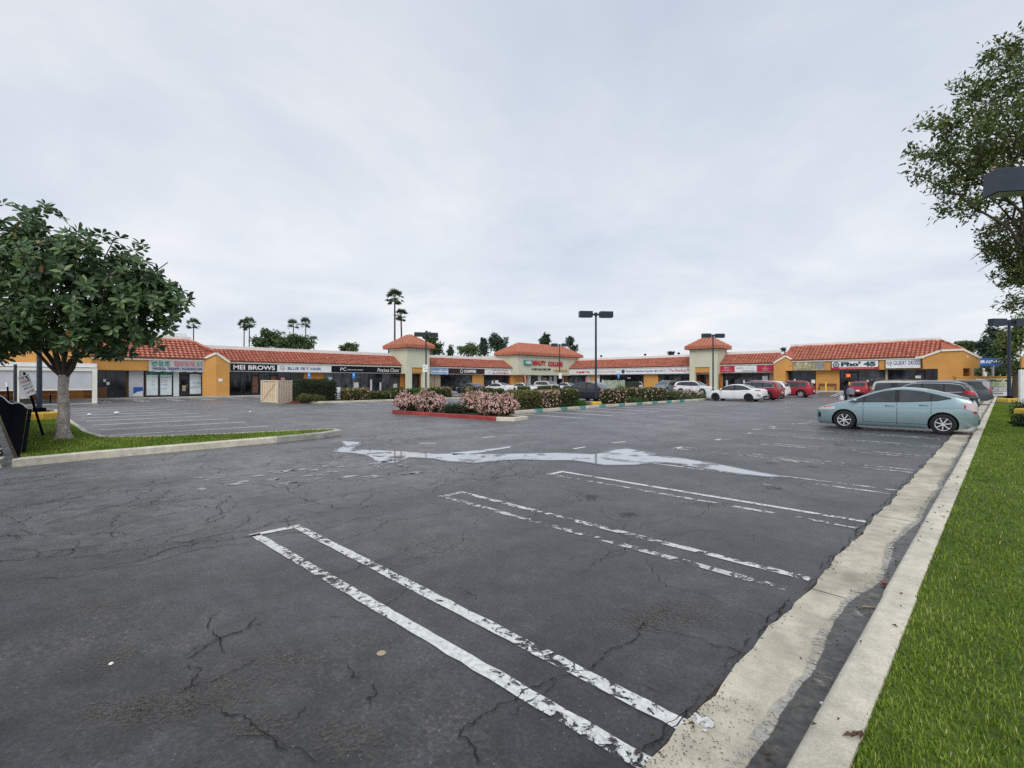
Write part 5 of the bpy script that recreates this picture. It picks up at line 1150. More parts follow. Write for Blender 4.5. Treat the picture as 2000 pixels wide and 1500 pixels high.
blobs = [(loc(u,d,z), (ru,rd,rz)) for u,d,z,ru,rd,rz in ((-0.3,0,4.3,1.7,1.6,1.5),(-1.6,0.2,4.5,1.6,1.4,1.6),(-1.3,0.0,5.6,1.1,1.1,0.95),(0.9,0.1,4.1,1.4,1.4,1.25),(1.9,0,3.9,1.15,1.2,1.0),(0.1,-0.3,4.8,1.15,1.2,0.85),(1.4,0.2,4.3,0.9,0.9,0.75),(2.45,0,3.5,0.7,0.8,0.6),(2.05,0.1,4.0,0.7,0.7,0.55),(-2.9,0,4.2,1.3,1.3,1.3),(-1.4,-0.6,3.35,1.6,1.2,0.75),(0.6,-0.5,3.2,1.3,1.1,0.6),(1.8,-0.2,3.0,0.8,0.8,0.45),(2.95,0,3.6,0.42,0.45,0.42),(-1.9,-0.3,2.6,1.4,1.1,0.5),(-0.9,-0.9,2.55,0.9,0.7,0.4),(1.2,-0.5,2.65,0.9,0.8,0.4),(-3.0,-0.2,2.7,1.2,1.0,0.6),(0.3,0.9,2.6,1.2,0.6,0.4),(-0.2,-1.1,2.75,1.3,0.5,0.42),(0.9,-0.9,2.75,0.9,0.5,0.4),(2.3,-0.2,2.75,0.4,0.4,0.25))]
Pc, dc = blob_points(blobs, 1380, 0.42, 0.3)
nl = 9; kx = np.repeat(np.arange(len(Pc)), nl); ax = unit(dc+np.array([0,0,0.55])+rng.normal(size=dc.shape)*0.35)[kx]
t1 = unit(np.cross(ax, np.array([0.31,0.52,0.79]))); t2 = np.cross(ax, t1); an = (np.tile(np.arange(nl), len(Pc))*2.399+kx*1.3)[:,None]
spread = (0.45+0.55*(np.tile(np.arange(nl), len(Pc))/nl))[:,None]
A = unit(ax*(1.05-spread)+(t1*np.cos(an)+t2*np.sin(an))*spread*1.3+np.array([0,0,-0.12])+rng.normal(size=ax.shape)*0.12); Nn = unit(ax+rng.normal(size=ax.shape)*0.2)
P = Pc[kx]+A*0.03+ax*0.05*(1-spread); Ls = 0.165+0.09*rng.random(len(P)); Ws = Ls*(0.42+0.14*rng.random(len(P)))
ti = np.clip(np.repeat(rng.random(len(Pc))*0.5, nl)+0.38*rng.random(len(P)), 0, 0.9); ti[rng.random(len(P)) < 0.012] = 1.0
# largest-showing leaves are single objects, the rest one mass
camdir = unit(np.array([[-mx_, -my_, 0.0]]))[0]; score = P@camdir+0.5*rng.random(len(P)); near = np.zeros(len(P), bool); near[np.argsort(-score)[:260]] = True
V, F = leaf_arrays6(P[~near], A[~near], Nn[~near], Ls[~near], Ws[~near])
o = link('crown', fast_mesh('crown', V, F, LEAF['mag'], np.repeat(ti[~near], 4)), mag); o['kind'] = 'stuff'
lms = []
for k in range(5):
    vs = []; fs = []; prof = [(0,0.06),(0.15,0.3),(0.4,0.5),(0.65,0.42),(0.88,0.18),(1.0,0.0)]
    for i, (t, w) in enumerate(prof): z = -0.10*t*t; vs += [(t, w*0.42, z+0.05*w), (t, 0, z), (t, -w*0.42, z+0.05*w)]
    for i in range(5): fs += [(3*i, 3*i+1, 3*i+4, 3*i+3), (3*i+1, 3*i+2, 3*i+5, 3*i+4)]
    lms.append(fast_mesh('leaf', vs, np.array(fs), LEAF['mag'], np.full(10, 0.15+0.17*k), smooth=True))
for i in np.where(near)[0]:
    a = Vector(A[i]); nn = Vector(Nn[i]); s = a.cross(nn); s = (nn.cross(a)).normalized(); up = a.cross(s).normalized()
    if up.z < 0: up = -up; s = -s
    o = bpy.data.objects.new('leaf', lms[i % 5]); COL.objects.link(o); o.parent = mag
    mm = Matrix((a, s, up)).transposed().to_4x4(); o.matrix_local = Matrix.Translation(Vector(P[i])) @ mm @ Matrix.Scale(float(Ls[i]), 4)
# ---- street trees over the lawn
def street_tree(label, x, y, blobs, n, trunk_h, L, Wd, limbs, leaf='tree', rt=0.2, name='street_tree', lean=(0,0), wob=0.22, shell=0.35, sig=0.13):
    e = empty(name, (x, y, 0.1), 0, label, 'tree'); b = MB()
    top = Vector((lean[0], lean[1], trunk_h)); b.tube([(0,0,-0.1),(0,0,0.3),(lean[0]*0.5,lean[1]*0.5,trunk_h*0.5),tuple(top)], [rt*1.5,rt*1.05,rt*0.85,rt*0.7], 12); b.build('trunk', M['barkdark'], e, smooth=60)
    br = MB()
    for i, q in enumerate(limbs):
        pts = curve(top, q, 0.25, 7, i); limb(br, pts, rt*0.32, 0.012, 6)
        for j in range(6):
            r = random.Random(i*13+j); p = pts[2+j % 5]; d = Vector(q)-top; s = Vector((r.uniform(-1,1), r.uniform(-1,1), r.uniform(-0.5,0.8)))*d.length*0.24; limb(br, curve(p, p+s, 0.05, 4, i*5+j), rt*0.16, 0.006, 5)
    br.build('branch', M['barkdark'], e, smooth=60)
    clumped('crown', blobs, n//26, 26, sig, L, Wd, LEAF[leaf], e, shell, wob)
    return e
TY = 13.6; tx, ty = AT(2075, TY)
def tl(px, py, Y, ru, rz, rd=None, base=(tx, ty)):
    x, y = AT(px, Y); return ((x-base[0], y-base[1], ZH(py, Y)-0.1), (ru, ru if rd is None else rd, rz))
bl = [tl(px, py, TY+dy, ru*TY/F_PX, rz*TY/F_PX) for px, py, ru, rz, dy in ((1985,180,62,62,0),(1930,185,48,40,-.3),(1885,245,55,38,-.2),(1950,275,75,55,0),(1845,300,46,34,-.2),(1885,340,60,36,-.1),(1835,365,34,26,-.2),(1930,385,60,30,.1),(2030,130,66,55,0),(1935,115,24,26,-.2),(1955,98,22,20,.2),(2060,260,100,90,.2),(1800,300,18,20,-.2),(1810,345,22,22,-.2),(2075,400,80,70,.2),(1795,245,14,10,-.2),(1895,180,28,20,-.2),(1850,250,30,24,-.2),(1870,405,36,14,0),(1910,330,50,40,0),(1985,95,26,26,0),(2140,240,95,85,.9),(2160,370,80,65,-.9),(2120,150,65,55,-.6),(2050,300,70,60,1.6),(2060,200,60,50,-1.5),(1960,300,45,38,1.3),(1950,240,40,34,-1.3))]
street_tree('broad street tree reaching in over the lawn above the lamp head', tx, ty, bl, 19500, 4.6, 0.15, 0.058, [Vector(c) for c, r in bl[:8]], rt=0.18, wob=0.4, shell=0.25, sig=0.15)
tx2, ty2 = AT(2075, 16.0)
bl = [tl(c[0],c[1],16,c[2],c[3],None,(tx2,ty2)) for c in ((1985,430,0.55,0.45),(1965,475,0.6,0.45),(1995,520,0.7,0.5),(1960,520,0.35,0.25),(1930,455,0.16,0.12),(2040,470,1.0,0.9),(1985,590,0.45,0.3),(2000,545,0.5,0.25),(1940,490,0.28,0.2))]
street_tree('second street tree hanging lower behind the near lamp', tx2, ty2, bl, 6200, 3.2, 0.15, 0.058, [Vector(c) for c, r in bl[:6]], rt=0.14, wob=0.3)
# ---- distant trees and palms behind the roofs
def far_tree(label, px, Y, spec, n, L, leaf='far', name='background_tree', group='trees beyond the roofs', cat='tree'):
    x, y = AT(px, Y); e = empty(name, (x, y, 0), 0, label, cat, group); b = MB(); zt = min(ZH(s[1], Y) for s in spec)
    b.tube([(0,0,-0.1),(0,0,zt*0.5),(0,0,zt)], [0.4,0.3,0.2], 8); b.build('trunk', M['barkdark'], e)
    bl = []
    for (qx, qy, rx, rz) in spec:
        a, c = AT(qx, Y); s = Y/F_PX; bl.append(((a-x, c-y, ZH(qy, Y)), (rx*s, rx*s, rz*s)))
    foliage('crown', bl, n, L*0.85, L*0.5, LEAF[leaf], e, 0.15, 0.45, droop=0.2)
    return e
far_tree('broad dark green tree cluster west of the blue sky salon roof', 525, 130, [(508,668,16,12),(530,660,18,14),(520,650,9,7),(545,672,14,10)], 2600, 0.8)
far_tree('wide olive green tree beside the palms above the shop row', 580, 128, [(560,670,18,12),(585,668,20,13),(572,664,12,9),(600,674,12,8)], 2600, 0.8)
far_tree('small grey green tree top over the black closet sign', 681, 140, [(672,681,9,7),(688,679,10,8),(680,676,7,5)], 1100, 0.75, 'pale')
far_tree('dark leaning tree directly behind the pavilion roof', 848, 120, [(842,664,12,14),(850,680,14,12),(835,655,8,6)], 1900, 0.7)
far_tree('small pointed conifer between the pavilion and the block', 880, 150, [(880,688,7,6),(880,681,4,7)], 700, 0.6, 'fardark')
far_tree('loose pale green tree between the conifers', 915, 140, [(905,683,13,9),(925,684,16,10),(918,677,10,6)], 1500, 0.7, 'pale')
far_tree('dark narrow tree next to the block roof', 946, 135, [(945,680,9,14),(944,668,6,8)], 1200, 0.7, 'fardark')
far_tree('taller dark tree against the block roof', 970, 132, [(965,668,11,14),(978,674,12,16),(965,658,6,6)], 2000, 0.7, 'fardark')
far_tree('dark tree top above the block ridge', 1065, 140, [(1064,668,11,9),(1066,659,6,7)], 1400, 0.7, 'fardark')
far_tree('wispy tree behind the end of the block roof', 1114, 140, [(1113,668,8,9),(1121,680,7,6),(1114,662,5,4)], 1000, 0.65, 'fardark')
far_tree('tiny tree top over the reading sign roof', 1311, 150, [(1311,690,6,4)], 400, 0.55, 'fardark')
far_tree('tiny tree top over the tutoring row roof', 1533, 150, [(1530,682,4,3)], 300, 0.5, 'fardark')
far_tree('bright yellow green tree beyond the drug store corner', 1890, 110, [(1884,672,12,6),(1896,678,14,9),(1880,684,8,8)], 1700, 0.7, 'pale')
far_tree('tall dark pine beyond the street sign', 1940, 95, [(1930,680,16,26),(1945,660,14,20),(1936,645,7,8),(1925,700,18,16)], 3200, 0.7, 'fardark')
far_tree('leafy street tree behind the black lamp post', 1985, 48, [(1980,660,22,24),(1965,690,20,18),(1998,640,18,26),(1960,672,14,12),(1990,715,22,12)], 5200, 0.30, 'tree')
far_tree('low dense tree mass under the blue street sign', 1945, 85, [(1925,722,16,14),(1950,725,24,16),(1985,728,26,16),(1905,728,14,12)], 2600, 0.55, 'far')
def palm(label, px, Y, py_top, rpx, lean=0.0):
    x, y = AT(px, Y); zt = ZH(py_top, Y); R0 = 1.28*rpx*Y/F_PX; e = empty('palm_tree', (x, y, 0), 0, label, 'palm tree', 'fan palms on the skyline')
    b = MB(); b.tube([(lean*0.0,0,0),(lean*0.4,0,zt*0.5),(lean,0,zt)], [0.28,0.20,0.16], 8); b.build('trunk', M['barkdark'], e, smooth=60)
    V = []; Fq = []; ti = []; r = random.Random(int(px))
    for i in range(38):
        a = r.uniform(0, 6.28); el = r.uniform(-0.75, 1.4); L = R0*r.uniform(0.35, 0.62); c = Vector((lean, 0, zt)); d = Vector((math.cos(a)*math.cos(el), math.sin(a)*math.cos(el), math.sin(el)))
        h = c+d*L; up = d.cross(Vector((0,0,1))).normalized() if abs(d.z) < 0.98 else Vector((1,0,0)); w = up.cross(d).normalized()
        for k in range(9):
            t = (k-4)/4*1.25; dd = (d*math.cos(t)+up*math.sin(t)+Vector((0,0,-0.42))).normalized(); q = h+dd*R0*0.48; s = dd.cross(w).normalized()*R0*0.045
            n = len(V); V += [tuple(h), tuple(h.lerp(q, 0.6)+s), tuple(q), tuple(h.lerp(q, 0.6)-s)]; Fq.append((n, n+1, n+2, n+3)); ti.append(0.2+0.5*(el+1.1)/2.4+r.uniform(-0.15, 0.25))
        n = len(V); s = up*0.03; V += [tuple(c-s), tuple(c+s), tuple(h+s), tuple(h-s)]; Fq.append((n, n+1, n+2, n+3)); ti.append(0.4)
    o = link('crown', fast_mesh('crown', V, np.array(Fq), LEAF['palm'], ti), e); o['kind'] = 'stuff'
for p in (('lone slender fan palm beyond the clinic roof ridge', 378, 175, 634, 12), ('shorter fan palm of the touching pair', 476, 175, 635, 11, 0.6), ('taller fan palm of the touching pair', 487, 172, 632, 12), ('shorter of the two fan palms above the broad tree', 573, 178, 634, 11), ('taller of the two fan palms above the broad tree', 597, 178, 632, 11), ('smallest fan palm low over the salon roof', 613, 190, 665, 8.5), ('tallest fan palm beside the pavilion roof', 771, 110, 582, 17), ('second fan palm close to the pavilion roof', 786, 112, 615, 12.5, -0.6)): palm(*p)

# ================================================================== LAMPS, SIGNS, FENCES
def lamp(label, x, y, ztop, az=R(45), base=(0.52, 0.52, 0.62), hl=0.86, hoff=0.62, pole_r=0.075, z0=0.0, heads=(1,-1), base_shape='round', group='lot lamps', rake=0.0):
    e = empty('lot_lamp', (x, y, z0), az, label, 'street lamp', group)
    bb = MB(); bw, bd, bh = base; bb.bev(-bw/2, bw/2, -bd/2, bd/2, -0.05, bh, 0.06); bb.build('base', M['yellow'], e)
    MB().box(-0.22, 0.22, -0.22, 0.22, bh, bh+0.05).box(-0.14, 0.14, -0.14, 0.14, bh+0.05, bh+0.16).build('base_plate', M['black'], e)
    MB().tube([(0,0,bh+0.16),(0,0,ztop)], [pole_r, pole_r*0.82], 10).build('pole', M['navy'], e, smooth=50)
    MB().box(-hoff+0.3, hoff-0.3, -0.06, 0.06, ztop-0.14, ztop-0.02).tube([(0,0,ztop-0.2),(0,0,ztop+0.04)], 0.10, 8).build('bracket', M['navy'], e)
    for s in heads:
        h = MB(); a, c = (hoff-hl*0.42, hoff+hl*0.58); a, c = (a, c) if s > 0 else (-c, -a); zl = ztop-(0.27 if hl < 1 else 0.40); zh = ztop+0.12
        h.add([(a,-0.20,zl),(c,-0.20,zl),(c,0.20,zl),(a,0.20,zl),(a,-0.20,zh-0.015),(c,-0.20,zh-0.015),(c,0.20,zh-0.015),(a,0.20,zh-0.015),(a+0.015,-0.185,zh),(c-0.015,-0.185,zh),(c-0.015,0.185,zh),(a+0.015,0.185,zh)],
              [(0,3,2,1),(0,1,5,4),(1,2,6,5),(2,3,7,6),(3,0,4,7),(4,5,9,8),(5,6,10,9),(6,7,11,10),(7,4,8,11),(8,9,10,11)])
        ho = h.build('lamp_head', M['navy'], e); MB().box(a+0.06, c-0.06, -0.15, 0.15, zl-0.022, zl-0.002).build('lens', M['lens'], ho)
    return e
M['lens'] = mat('lamp_lens', (0.22, 0.27, 0.20), 0.25)
lamp('tall twin head lamp on yellow base among the hedge blocks', -18.95, 26.75, 6.05, R(52), base=(0.6, 0.5, 0.27), z0=0.1)
lamp('thin twin head lamp on yellow base in front of the sage block', *AT(1093, 64.5), 6.5, R(40))
lamp('twin head lamp with white notice beside the first pavilion', *AT(832, 47.5), 6.25, R(62))
lamp('twin head lamp with cropped base behind the white saloon', -20.3, 48.4, 6.25, R(50))
lamp('black lamp post on a yellow base at the end of the lawn', *AT(1971, 37.0), 6.15, R(49), base=(1.15, 0.8, 0.30), pole_r=0.12, hl=1.15, hoff=0.85, z0=0.1, heads=(1,-1))
lamp('near lamp whose dark head pokes in over the lawn', *AT(2051, 10.9), 6.20, R(36), hl=1.15, hoff=0.50, z0=0.1, heads=(-1,), base=(0.2,0.2,0.3), pole_r=0.07)
lamp('stout lamp post on a wide yellow block beside the magnolia', *AT(77, 19.6), 6.2, R(45), base=(1.05, 0.8, 0.42), pole_r=0.09, z0=0.05)
# slim post and bent pipe behind the fence
o = MB().tube([(0,0,0),(0,0,2.35)], 0.05, 8); p = empty('slim_post', (*AT(30, 19.2), 0), 0, 'slim grey footed post rising behind the black fence', 'post'); o.build('shaft', M['navy'], p); MB().tube([(0,0,0),(0,0,0.9)], 0.065, 8).build('sleeve', M['steel'], p)
p = empty('pipe_post', (*AT(17, 17.0), 0), 0, 'short leaning dark pipe with white tip behind the fence', 'post'); MB().tube([(0.05,0.05,0),(-0.03,-0.03,1.5)], 0.025, 8).build('shaft', M['black'], p); MB().tube([(-0.03,-0.03,1.5),(-0.045,-0.045,1.66)], 0.045, 8).build('tip', M['twhite'], p)
# leaning tow-away notice
sx, sy = G(86, 853, 0.14); sg = empty('leaning_sign', (sx, sy, 0.14), R(45), 'white tow away notice with red print on a leaning post', 'sign')
MB().bar((0,0,-0.05), (-0.66,0.1,1.80), 0.05, 0.03).build('post', M['black'], sg)
tilt = Matrix.Rotation(R(-20), 4, 'Y')
pn = MB().box(-0.155, 0.155, -0.012, 0, -0.33, 0.27).build('sign_panel', M['signwhite'], sg); pn.location = (-0.52, 0.04, 1.46); pn.rotation_euler = (0, R(-22), 0)
bp = MB().box(-0.15, 0.12, 0.012, 0.02, -0.36, 0.15).build('backing_panel', M['signwhite'], sg); bp.location = (-0.60, 0.04, 1.42); bp.rotation_euler = (0, R(-3), 0)
for z, h, a, c, m in ((0.19, 0.05, -0.13, 0.0, 'tred'), (0.06, 0.06, -0.11, 0.13, 'tred'), (-0.03, 0.03, -0.11, 0.10, 'tgrey'), (-0.12, 0.04, -0.10, 0.10, 'tblue'), (-0.25, 0.05, -0.12, 0.13, 'tred')): strokes(M[m], pn, a, c, z, z+h, -0.013, seed=int(z*100)+50)
MB().add([(0.05,-0.016,0.24),(0.10,-0.016,0.22),(0.12,-0.016,0.12),(0.14,-0.016,0.02),(0.09,-0.016,0.12)], [(0,1,2,3,4)]).build('tow_symbol', M['signblack'], pn)
# black slat fence and its concrete blocks
fe = empty('slat_fence', (-14.62, -0.02, 0), R(182), 'black solid slat fence with sagging top rail along the drive', 'fence')
def ftop(u): return 1.12-0.10*sst(1.5, 7, u)+0.03*math.sin(u*0.6)
def flean(u): return 0.12*(1-sst(0, 14, u))
ns = 150; joined = MB()
for i in range(ns):
    u = 0.05+0.16*i; zt = ftop(u); l = flean(u)
    vs = [(u,-0.012,0.10),(u+0.157,-0.012,0.10),(u+0.157,0.012,0.10),(u,0.012,0.10),(u,-0.012-l,zt),(u+0.157,-0.012-l,ftop(u+0.157)),(u+0.157,0.012-l,ftop(u+0.157)),(u,0.012-l,zt)]
    fs = [(0,3,2,1),(4,5,6,7),(0,1,5,4),(1,2,6,5),(2,3,7,6),(3,0,4,7)]
    vs = [(a, c+0.009*(i % 2), z) for a, c, z in vs]
    if i < 70: MB().add(vs, fs).build('slat', M['black'], fe)
    else: joined.add(vs, fs)
joined.build('slat_run', M['black'], fe)['kind'] = 'stuff'
MB().tube([(u*0.5, -flean(u*0.5), ftop(u*0.5)+0.012) for u in range(0, 49)], 0.016, 6).build('top_rail', M['steel'], fe)
for i in range(9):
    u = 0.04+2.9*i; MB().bar((u,-0.045,-0.02), (u,-0.045-flean(u),ftop(u)-0.02), 0.06, 0.06).build('post', M['black'], fe)
for i in range(12):
    u = -14.3-0.95*i
    o = MB(); o.add([(-0.42,-0.14,0),(0.42,-0.14,0),(0.42,0.14,0),(-0.42,0.14,0),(-0.36,-0.08,0.13),(0.36,-0.08,0.13),(0.36,0.08,0.13),(-0.36,0.08,0.13),(-0.2,-0.12,0.15),(0.2,-0.12,0.15),(0.2,0.1,0.15),(-0.2,0.1,0.15)],
          [(0,3,2,1),(0,1,5,4),(1,2,6,5),(2,3,7,6),(3,0,4,7),(4,5,9,8),(5,6,10,9),(6,7,11,10),(7,4,8,11),(8,9,10,11)])
    o = o.build('kerb_block', M['kerb_old']); o.location = (u, -0.36-0.035*i-0.03*(i % 2), 0); o.rotation_euler = (0, 0, R(180+(i*37 % 9)-4))
    tag(o, 'worn concrete block along the foot of the black slat fence', 'kerb block', 'concrete blocks along the fence foot')
# trash enclosure gates
en = empty('enclosure_gate', (*G(511, 788), 0), R(30), 'beige metal enclosure with braced gate and ribbed side', 'gate'); gx, gy = G(511, 788)
def gp2(px, Y): x, y = AT(px, Y); v = Matrix.Rotation(-R(30), 3, 'Z') @ Vector((x-gx, y-gy, 0)); return v.x, v.y
a, c = gp2(512, 36.2), gp2(541, 35.6); d = gp2(568, 37.5)
def panel(name, p, q, z0, z1, ribs, m, deep=0.06):
    p, q = Vector(p), Vector(q); L = (q-p).length; dd = (q-p)/L; nn = Vector((-dd.y, dd.x))
    root = MB().add([(*(p+nn*t),z) for t in (0,0.02) for z in (z0,z1)]+[(*(q+nn*t),z) for t in (0,0.02) for z in (z0,z1)], [(0,1,5,4),(2,6,7,3),(1,3,7,5),(0,4,6,2),(0,2,3,1),(4,5,7,6)]).build(name, m, en)
    for i in range(ribs):
        t = p+dd*L*(i+0.5)/ribs; MB().bar((*(t-nn*0.03),z0+0.01), (*(t-nn*0.03),z1-0.01), L/ribs*0.45, deep).build('rib', m, root)
    fr_ = MB(); fr_.bar((*(p-nn*0.05),z0), (*(p-nn*0.05),z1+0.03), 0.08, 0.08).bar((*(q-nn*0.05),z0-0.03), (*(q-nn*0.05),z1+0.03), 0.08, 0.08).bar((*(p-nn*0.04),z1), (*(q-nn*0.04),z1), 0.05, 0.06).bar((*(p-nn*0.04),z0+0.03), (*(q-nn*0.04),z0+0.03), 0.05, 0.06)
    fr_.build('frame', m, root)
    return p, q, nn, root
p, q, nn, ro = panel('gate_leaf', a, c, 0.16, 1.72, 9, M['beige'], 0.015); MB().bar((*(p-nn*0.085),0.22), (*(q-nn*0.085),1.68), 0.045, 0.03).build('brace', M['beige'], ro)
panel('side_panel', c, d, 0.05, 1.72, 8, M['beige'])
for pxq, nm in ((598, 0), (523, 1)):
    pass
# blue accessible-parking signs
def blue_sign(label, x, y, h=2.2, s=0.34, group='blue parking signs'):
    e = empty('parking_sign', (x, y, 0.1), R(45), label, 'sign', group); MB().tube([(0,0,0),(0,0,h)], 0.025, 6).build('post', M['steel'], e)
    o = MB().box(-s/2*0.8, s/2*0.8, -0.03, -0.01, h-0.62, h).build('sign_panel', M['psign'], e)
    MB().lathe([(s*0.17,-0.036),(s*0.24,-0.036),(s*0.24,-0.03),(s*0.17,-0.03),(s*0.17,-0.036)], 14, 'y', (0.0,0,h-0.28)).bar((-0.03,-0.035,h-0.10), (-0.02,-0.035,h-0.26), 0.01, 0.03).build('wheelchair_symbol', M['twhite'], o)
M['psign'] = mat('blue_sign_paint', (0.03, 0.24, 0.66), 0.45)
blue_sign('blue parking sign above the tall dark hedge', *AT(604, 50), 2.45); blue_sign('blue parking sign in front of the black closet shop', *AT(691, 52), 2.5); blue_sign('blue parking sign by the far dumpsters', *AT(1208, 68), 2.6)
e = empty('lamp_notice', (*AT(831, 46.9), 0), R(45), 'white notice strapped to the lamp beside the first pavilion', 'sign'); MB().box(-0.24, 0.24, -0.14, -0.12, 2.55, 3.25).build('sign_panel', M['signwhite'], e); strokes(M['tgrey'], e, -0.18, 0.2, 3.0, 3.12, -0.145, 3); strokes(M['tgrey'], e, -0.18, 0.2, 2.75, 2.85, -0.145, 4)
e = empty('lamp_notice', (*AT(1094, 64.0), 0), R(45), 'small white notice on the thin lamp before the sage block', 'sign'); MB().box(-0.18, 0.18, -0.14, -0.12, 2.0, 2.75).build('sign_panel', M['signwhite'], e); MB().box(-0.2, 0.2, -0.1, 0.1, 1.5, 2.0).build('meter_box', M['black'], e)
e = empty('feather_flag', (*AT(1024, 82.0), 0.1), R(45), 'red and white feather flag on a pole by the sage block shopfront', 'flag'); MB().tube([(0.3,0,0),(-0.05,0,2.9)], 0.03, 6).build('pole', M['steel'], e); MB().add([(-0.08,0,2.9),(0.06,0,1.9),(0.27,0,0.3),(0.5,0,0.35),(0.28,0,1.9),(0.1,0,2.85),(-0.08,0.02,2.9),(0.06,0.02,1.9),(0.27,0.02,0.3),(0.5,0.02,0.35),(0.28,0.02,1.9),(0.1,0.02,2.85)], [(0,1,2,3,4,5),(11,10,9,8,7,6),(0,5,11,6),(5,4,10,11),(4,3,9,10)]).build('flag_cloth', M['tpink'], e)
# dumpster pen at the back
e = empty('dumpster_pen', (*AT(1199, 69), 0), R(30), 'weathered pale green board pen by the back shop row', 'enclosure')
for i in range(9): MB().box(-1.5+0.33*i, -1.5+0.33*i+0.31, -0.04, 0.0, 0.1, 1.75+0.04*(i*7 % 3)).build('board', M['palegreen'] if 'palegreen' in M else M.setdefault('palegreen', mat('pale_green_boards', (0.33, 0.42, 0.30), 0.8, noise=(2.5, 0.25))), e)
for u in (-1.5, 0, 1.46): MB().box(u-0.05, u+0.05, 0.0, 0.1, 0, 1.8).build('post', M['tan'], e)
e = empty('dumpster', (*AT(1230, 69.5), 0), R(20), 'dark green dumpster beside the pale board pen', 'dumpster'); MB().add([(-1.1,-0.8,0.2),(1.1,-0.8,0.2),(1.1,0.8,0.2),(-1.1,0.8,0.2),(-1.2,-0.95,1.7),(1.2,-0.95,1.7),(1.2,0.8,1.95),(-1.2,0.8,1.95)], [(0,3,2,1),(4,5,6,7),(0,1,5,4),(1,2,6,5),(2,3,7,6),(3,0,4,7)]).build('bin', M['dgreen'] if 'dgreen' in M else M.setdefault('dgreen', mat('dumpster_green', (0.02, 0.035, 0.022), 0.5)), e)
MB().add([(-1.25,-1.0,1.72),(1.25,-1.0,1.72),(1.25,0.85,1.98),(-1.25,0.85,1.98),(-1.25,-1.0,1.78),(1.25,-1.0,1.78),(1.25,0.85,2.04),(-1.25,0.85,2.04)], [(0,3,2,1),(4,5,6,7),(0,1,5,4),(1,2,6,5),(2,3,7,6),(3,0,4,7)]).build('lid', M['black'], e)
for sx2 in (-0.9, 0.9): MB().box(sx2-0.08, sx2+0.08, -0.6, 0.6, 0, 0.2).build('skid', M['black'], e)
# bollards and bench in front of the restaurants
M['byellow'] = mat('bollard_yellow', (0.74, 0.47, 0.05), 0.5, noise=(6, 0.12))
for px, lab in ((1586, 'yellow bollard next to the red crossover tail'), (1613, 'yellow bollard in front of the wooden bench'), (1659, 'yellow bollard behind the person'), (1668, 'yellow bollard before the noodle shop door')):
    x = ony(px, 68.6); o = MB().tube([(0,0,-0.1),(0,0,1.05),(0,0,1.10)], [0.085,0.085,0.05], 10).build('bollard', M['byellow'], smooth=50); o.location = (x, 68.6, 0.5); tag(o, lab, 'bollard', 'yellow bollards at the restaurant pavement')
bx = ony(1615, 69.6); e = empty('bench', (bx, 69.7, 0.53), 0, 'brown wooden bench against the mustard wall', 'bench'); MB().box(-0.95, 0.95, -0.22, 0.22, 0.40, 0.46).build('seat', M['wood'], e); MB().box(-0.95, 0.95, 0.20, 0.26, 0.50, 0.85).build('backrest', M['wood'], e)
for x in (-0.85, 0.85): MB().box(x-0.04, x+0.04, -0.2, 0.25, 0, 0.40).build('leg', M['wood'], e)
# monument wall with tenant panels
wx, wy = AT(1945, 51.0); mw = empty('monument_sign', (wx, wy, 0.1), R(45), 'low mustard wall with cream tenant panels at the lawn end', 'sign')
sc = 51.0/F_PX
def mu(px): return (px-1945)*sc
MB().box(mu(1868), mu(1988), 0.0, 0.35, -0.2, 0.1+(744-737.2)*sc+1.5).build('wall', M['stucco'], mw)
MB().box(mu(1866), mu(1990), -0.03, 0.38, 1.6+(744-737.2)*sc, 1.72+(744-737.2)*sc).build('coping', M['stucco'], mw)
zt = 1.56+(744-738.6)*sc
def panel_sign(a, c, y0, y1, m, name='tenant_panel'): return MB().box(mu(a), mu(c), -0.05, -0.001, 1.6+(744-y1)*sc, 1.6+(744-y0)*sc).build(name, M[m], mw)
M['pcream'] = mat('panel_cream', (0.66, 0.64, 0.44), 0.6)
p1 = panel_sign(1928, 1976, 739.5, 755.5, 'pcream'); text("Pho' 45", 0.24, M['tteal'], p1, mu(1954), -0.052, 1.6+(744-743.5)*sc, width=2.0, bold=0.04); MB().lathe([(0.09,-0.07),(0.15,-0.07),(0.15,-0.05),(0.09,-0.05),(0.09,-0.07)], 14, 'y', (mu(1933), 0, 1.6+(744-743.5)*sc)).build('emblem', M['tteal'], p1)
strokes(M['tgreen'], p1, mu(1931), mu(1974), 1.6+(744-751.5)*sc, 1.6+(744-748.5)*sc, -0.052, 3); strokes(M['tgreen'], p1, mu(1930), mu(1974), 1.6+(744-754.8)*sc, 1.6+(744-753.6)*sc, -0.052, 4)
p2 = panel_sign(1928, 1976, 756, 763.5, 'signwhite'); strokes(M['tblue'], p2, mu(1942), mu(1972), 1.6+(744-762)*sc, 1.6+(744-759)*sc, -0.052, 5); strokes(M['tgrey'], p2, mu(1940), mu(1974), 1.6+(744-758)*sc, 1.6+(744-756.8)*sc, -0.052, 6); MB().lathe([(0.001,-0.07),(0.2,-0.07),(0.2,-0.05)], 14, 'y', (mu(1935), 0, 1.6+(744-759.3)*sc)).build('emblem', M['tblue'], p2)
p3 = panel_sign(1929, 1979, 765, 773, 'signwhite'); MB().box(mu(1938), mu(1958), -0.062, -0.049, 1.6+(744-769.8)*sc, 1.6+(744-767.2)*sc).build('address_plate', M['tgrey'], p3)
p4 = panel_sign(1906, 1926, 740, 748, 'signwhite'); strokes(M['tred'], p4, mu(1916), mu(1925), 1.6+(744-747)*sc, 1.6+(744-742)*sc, -0.052, 7)
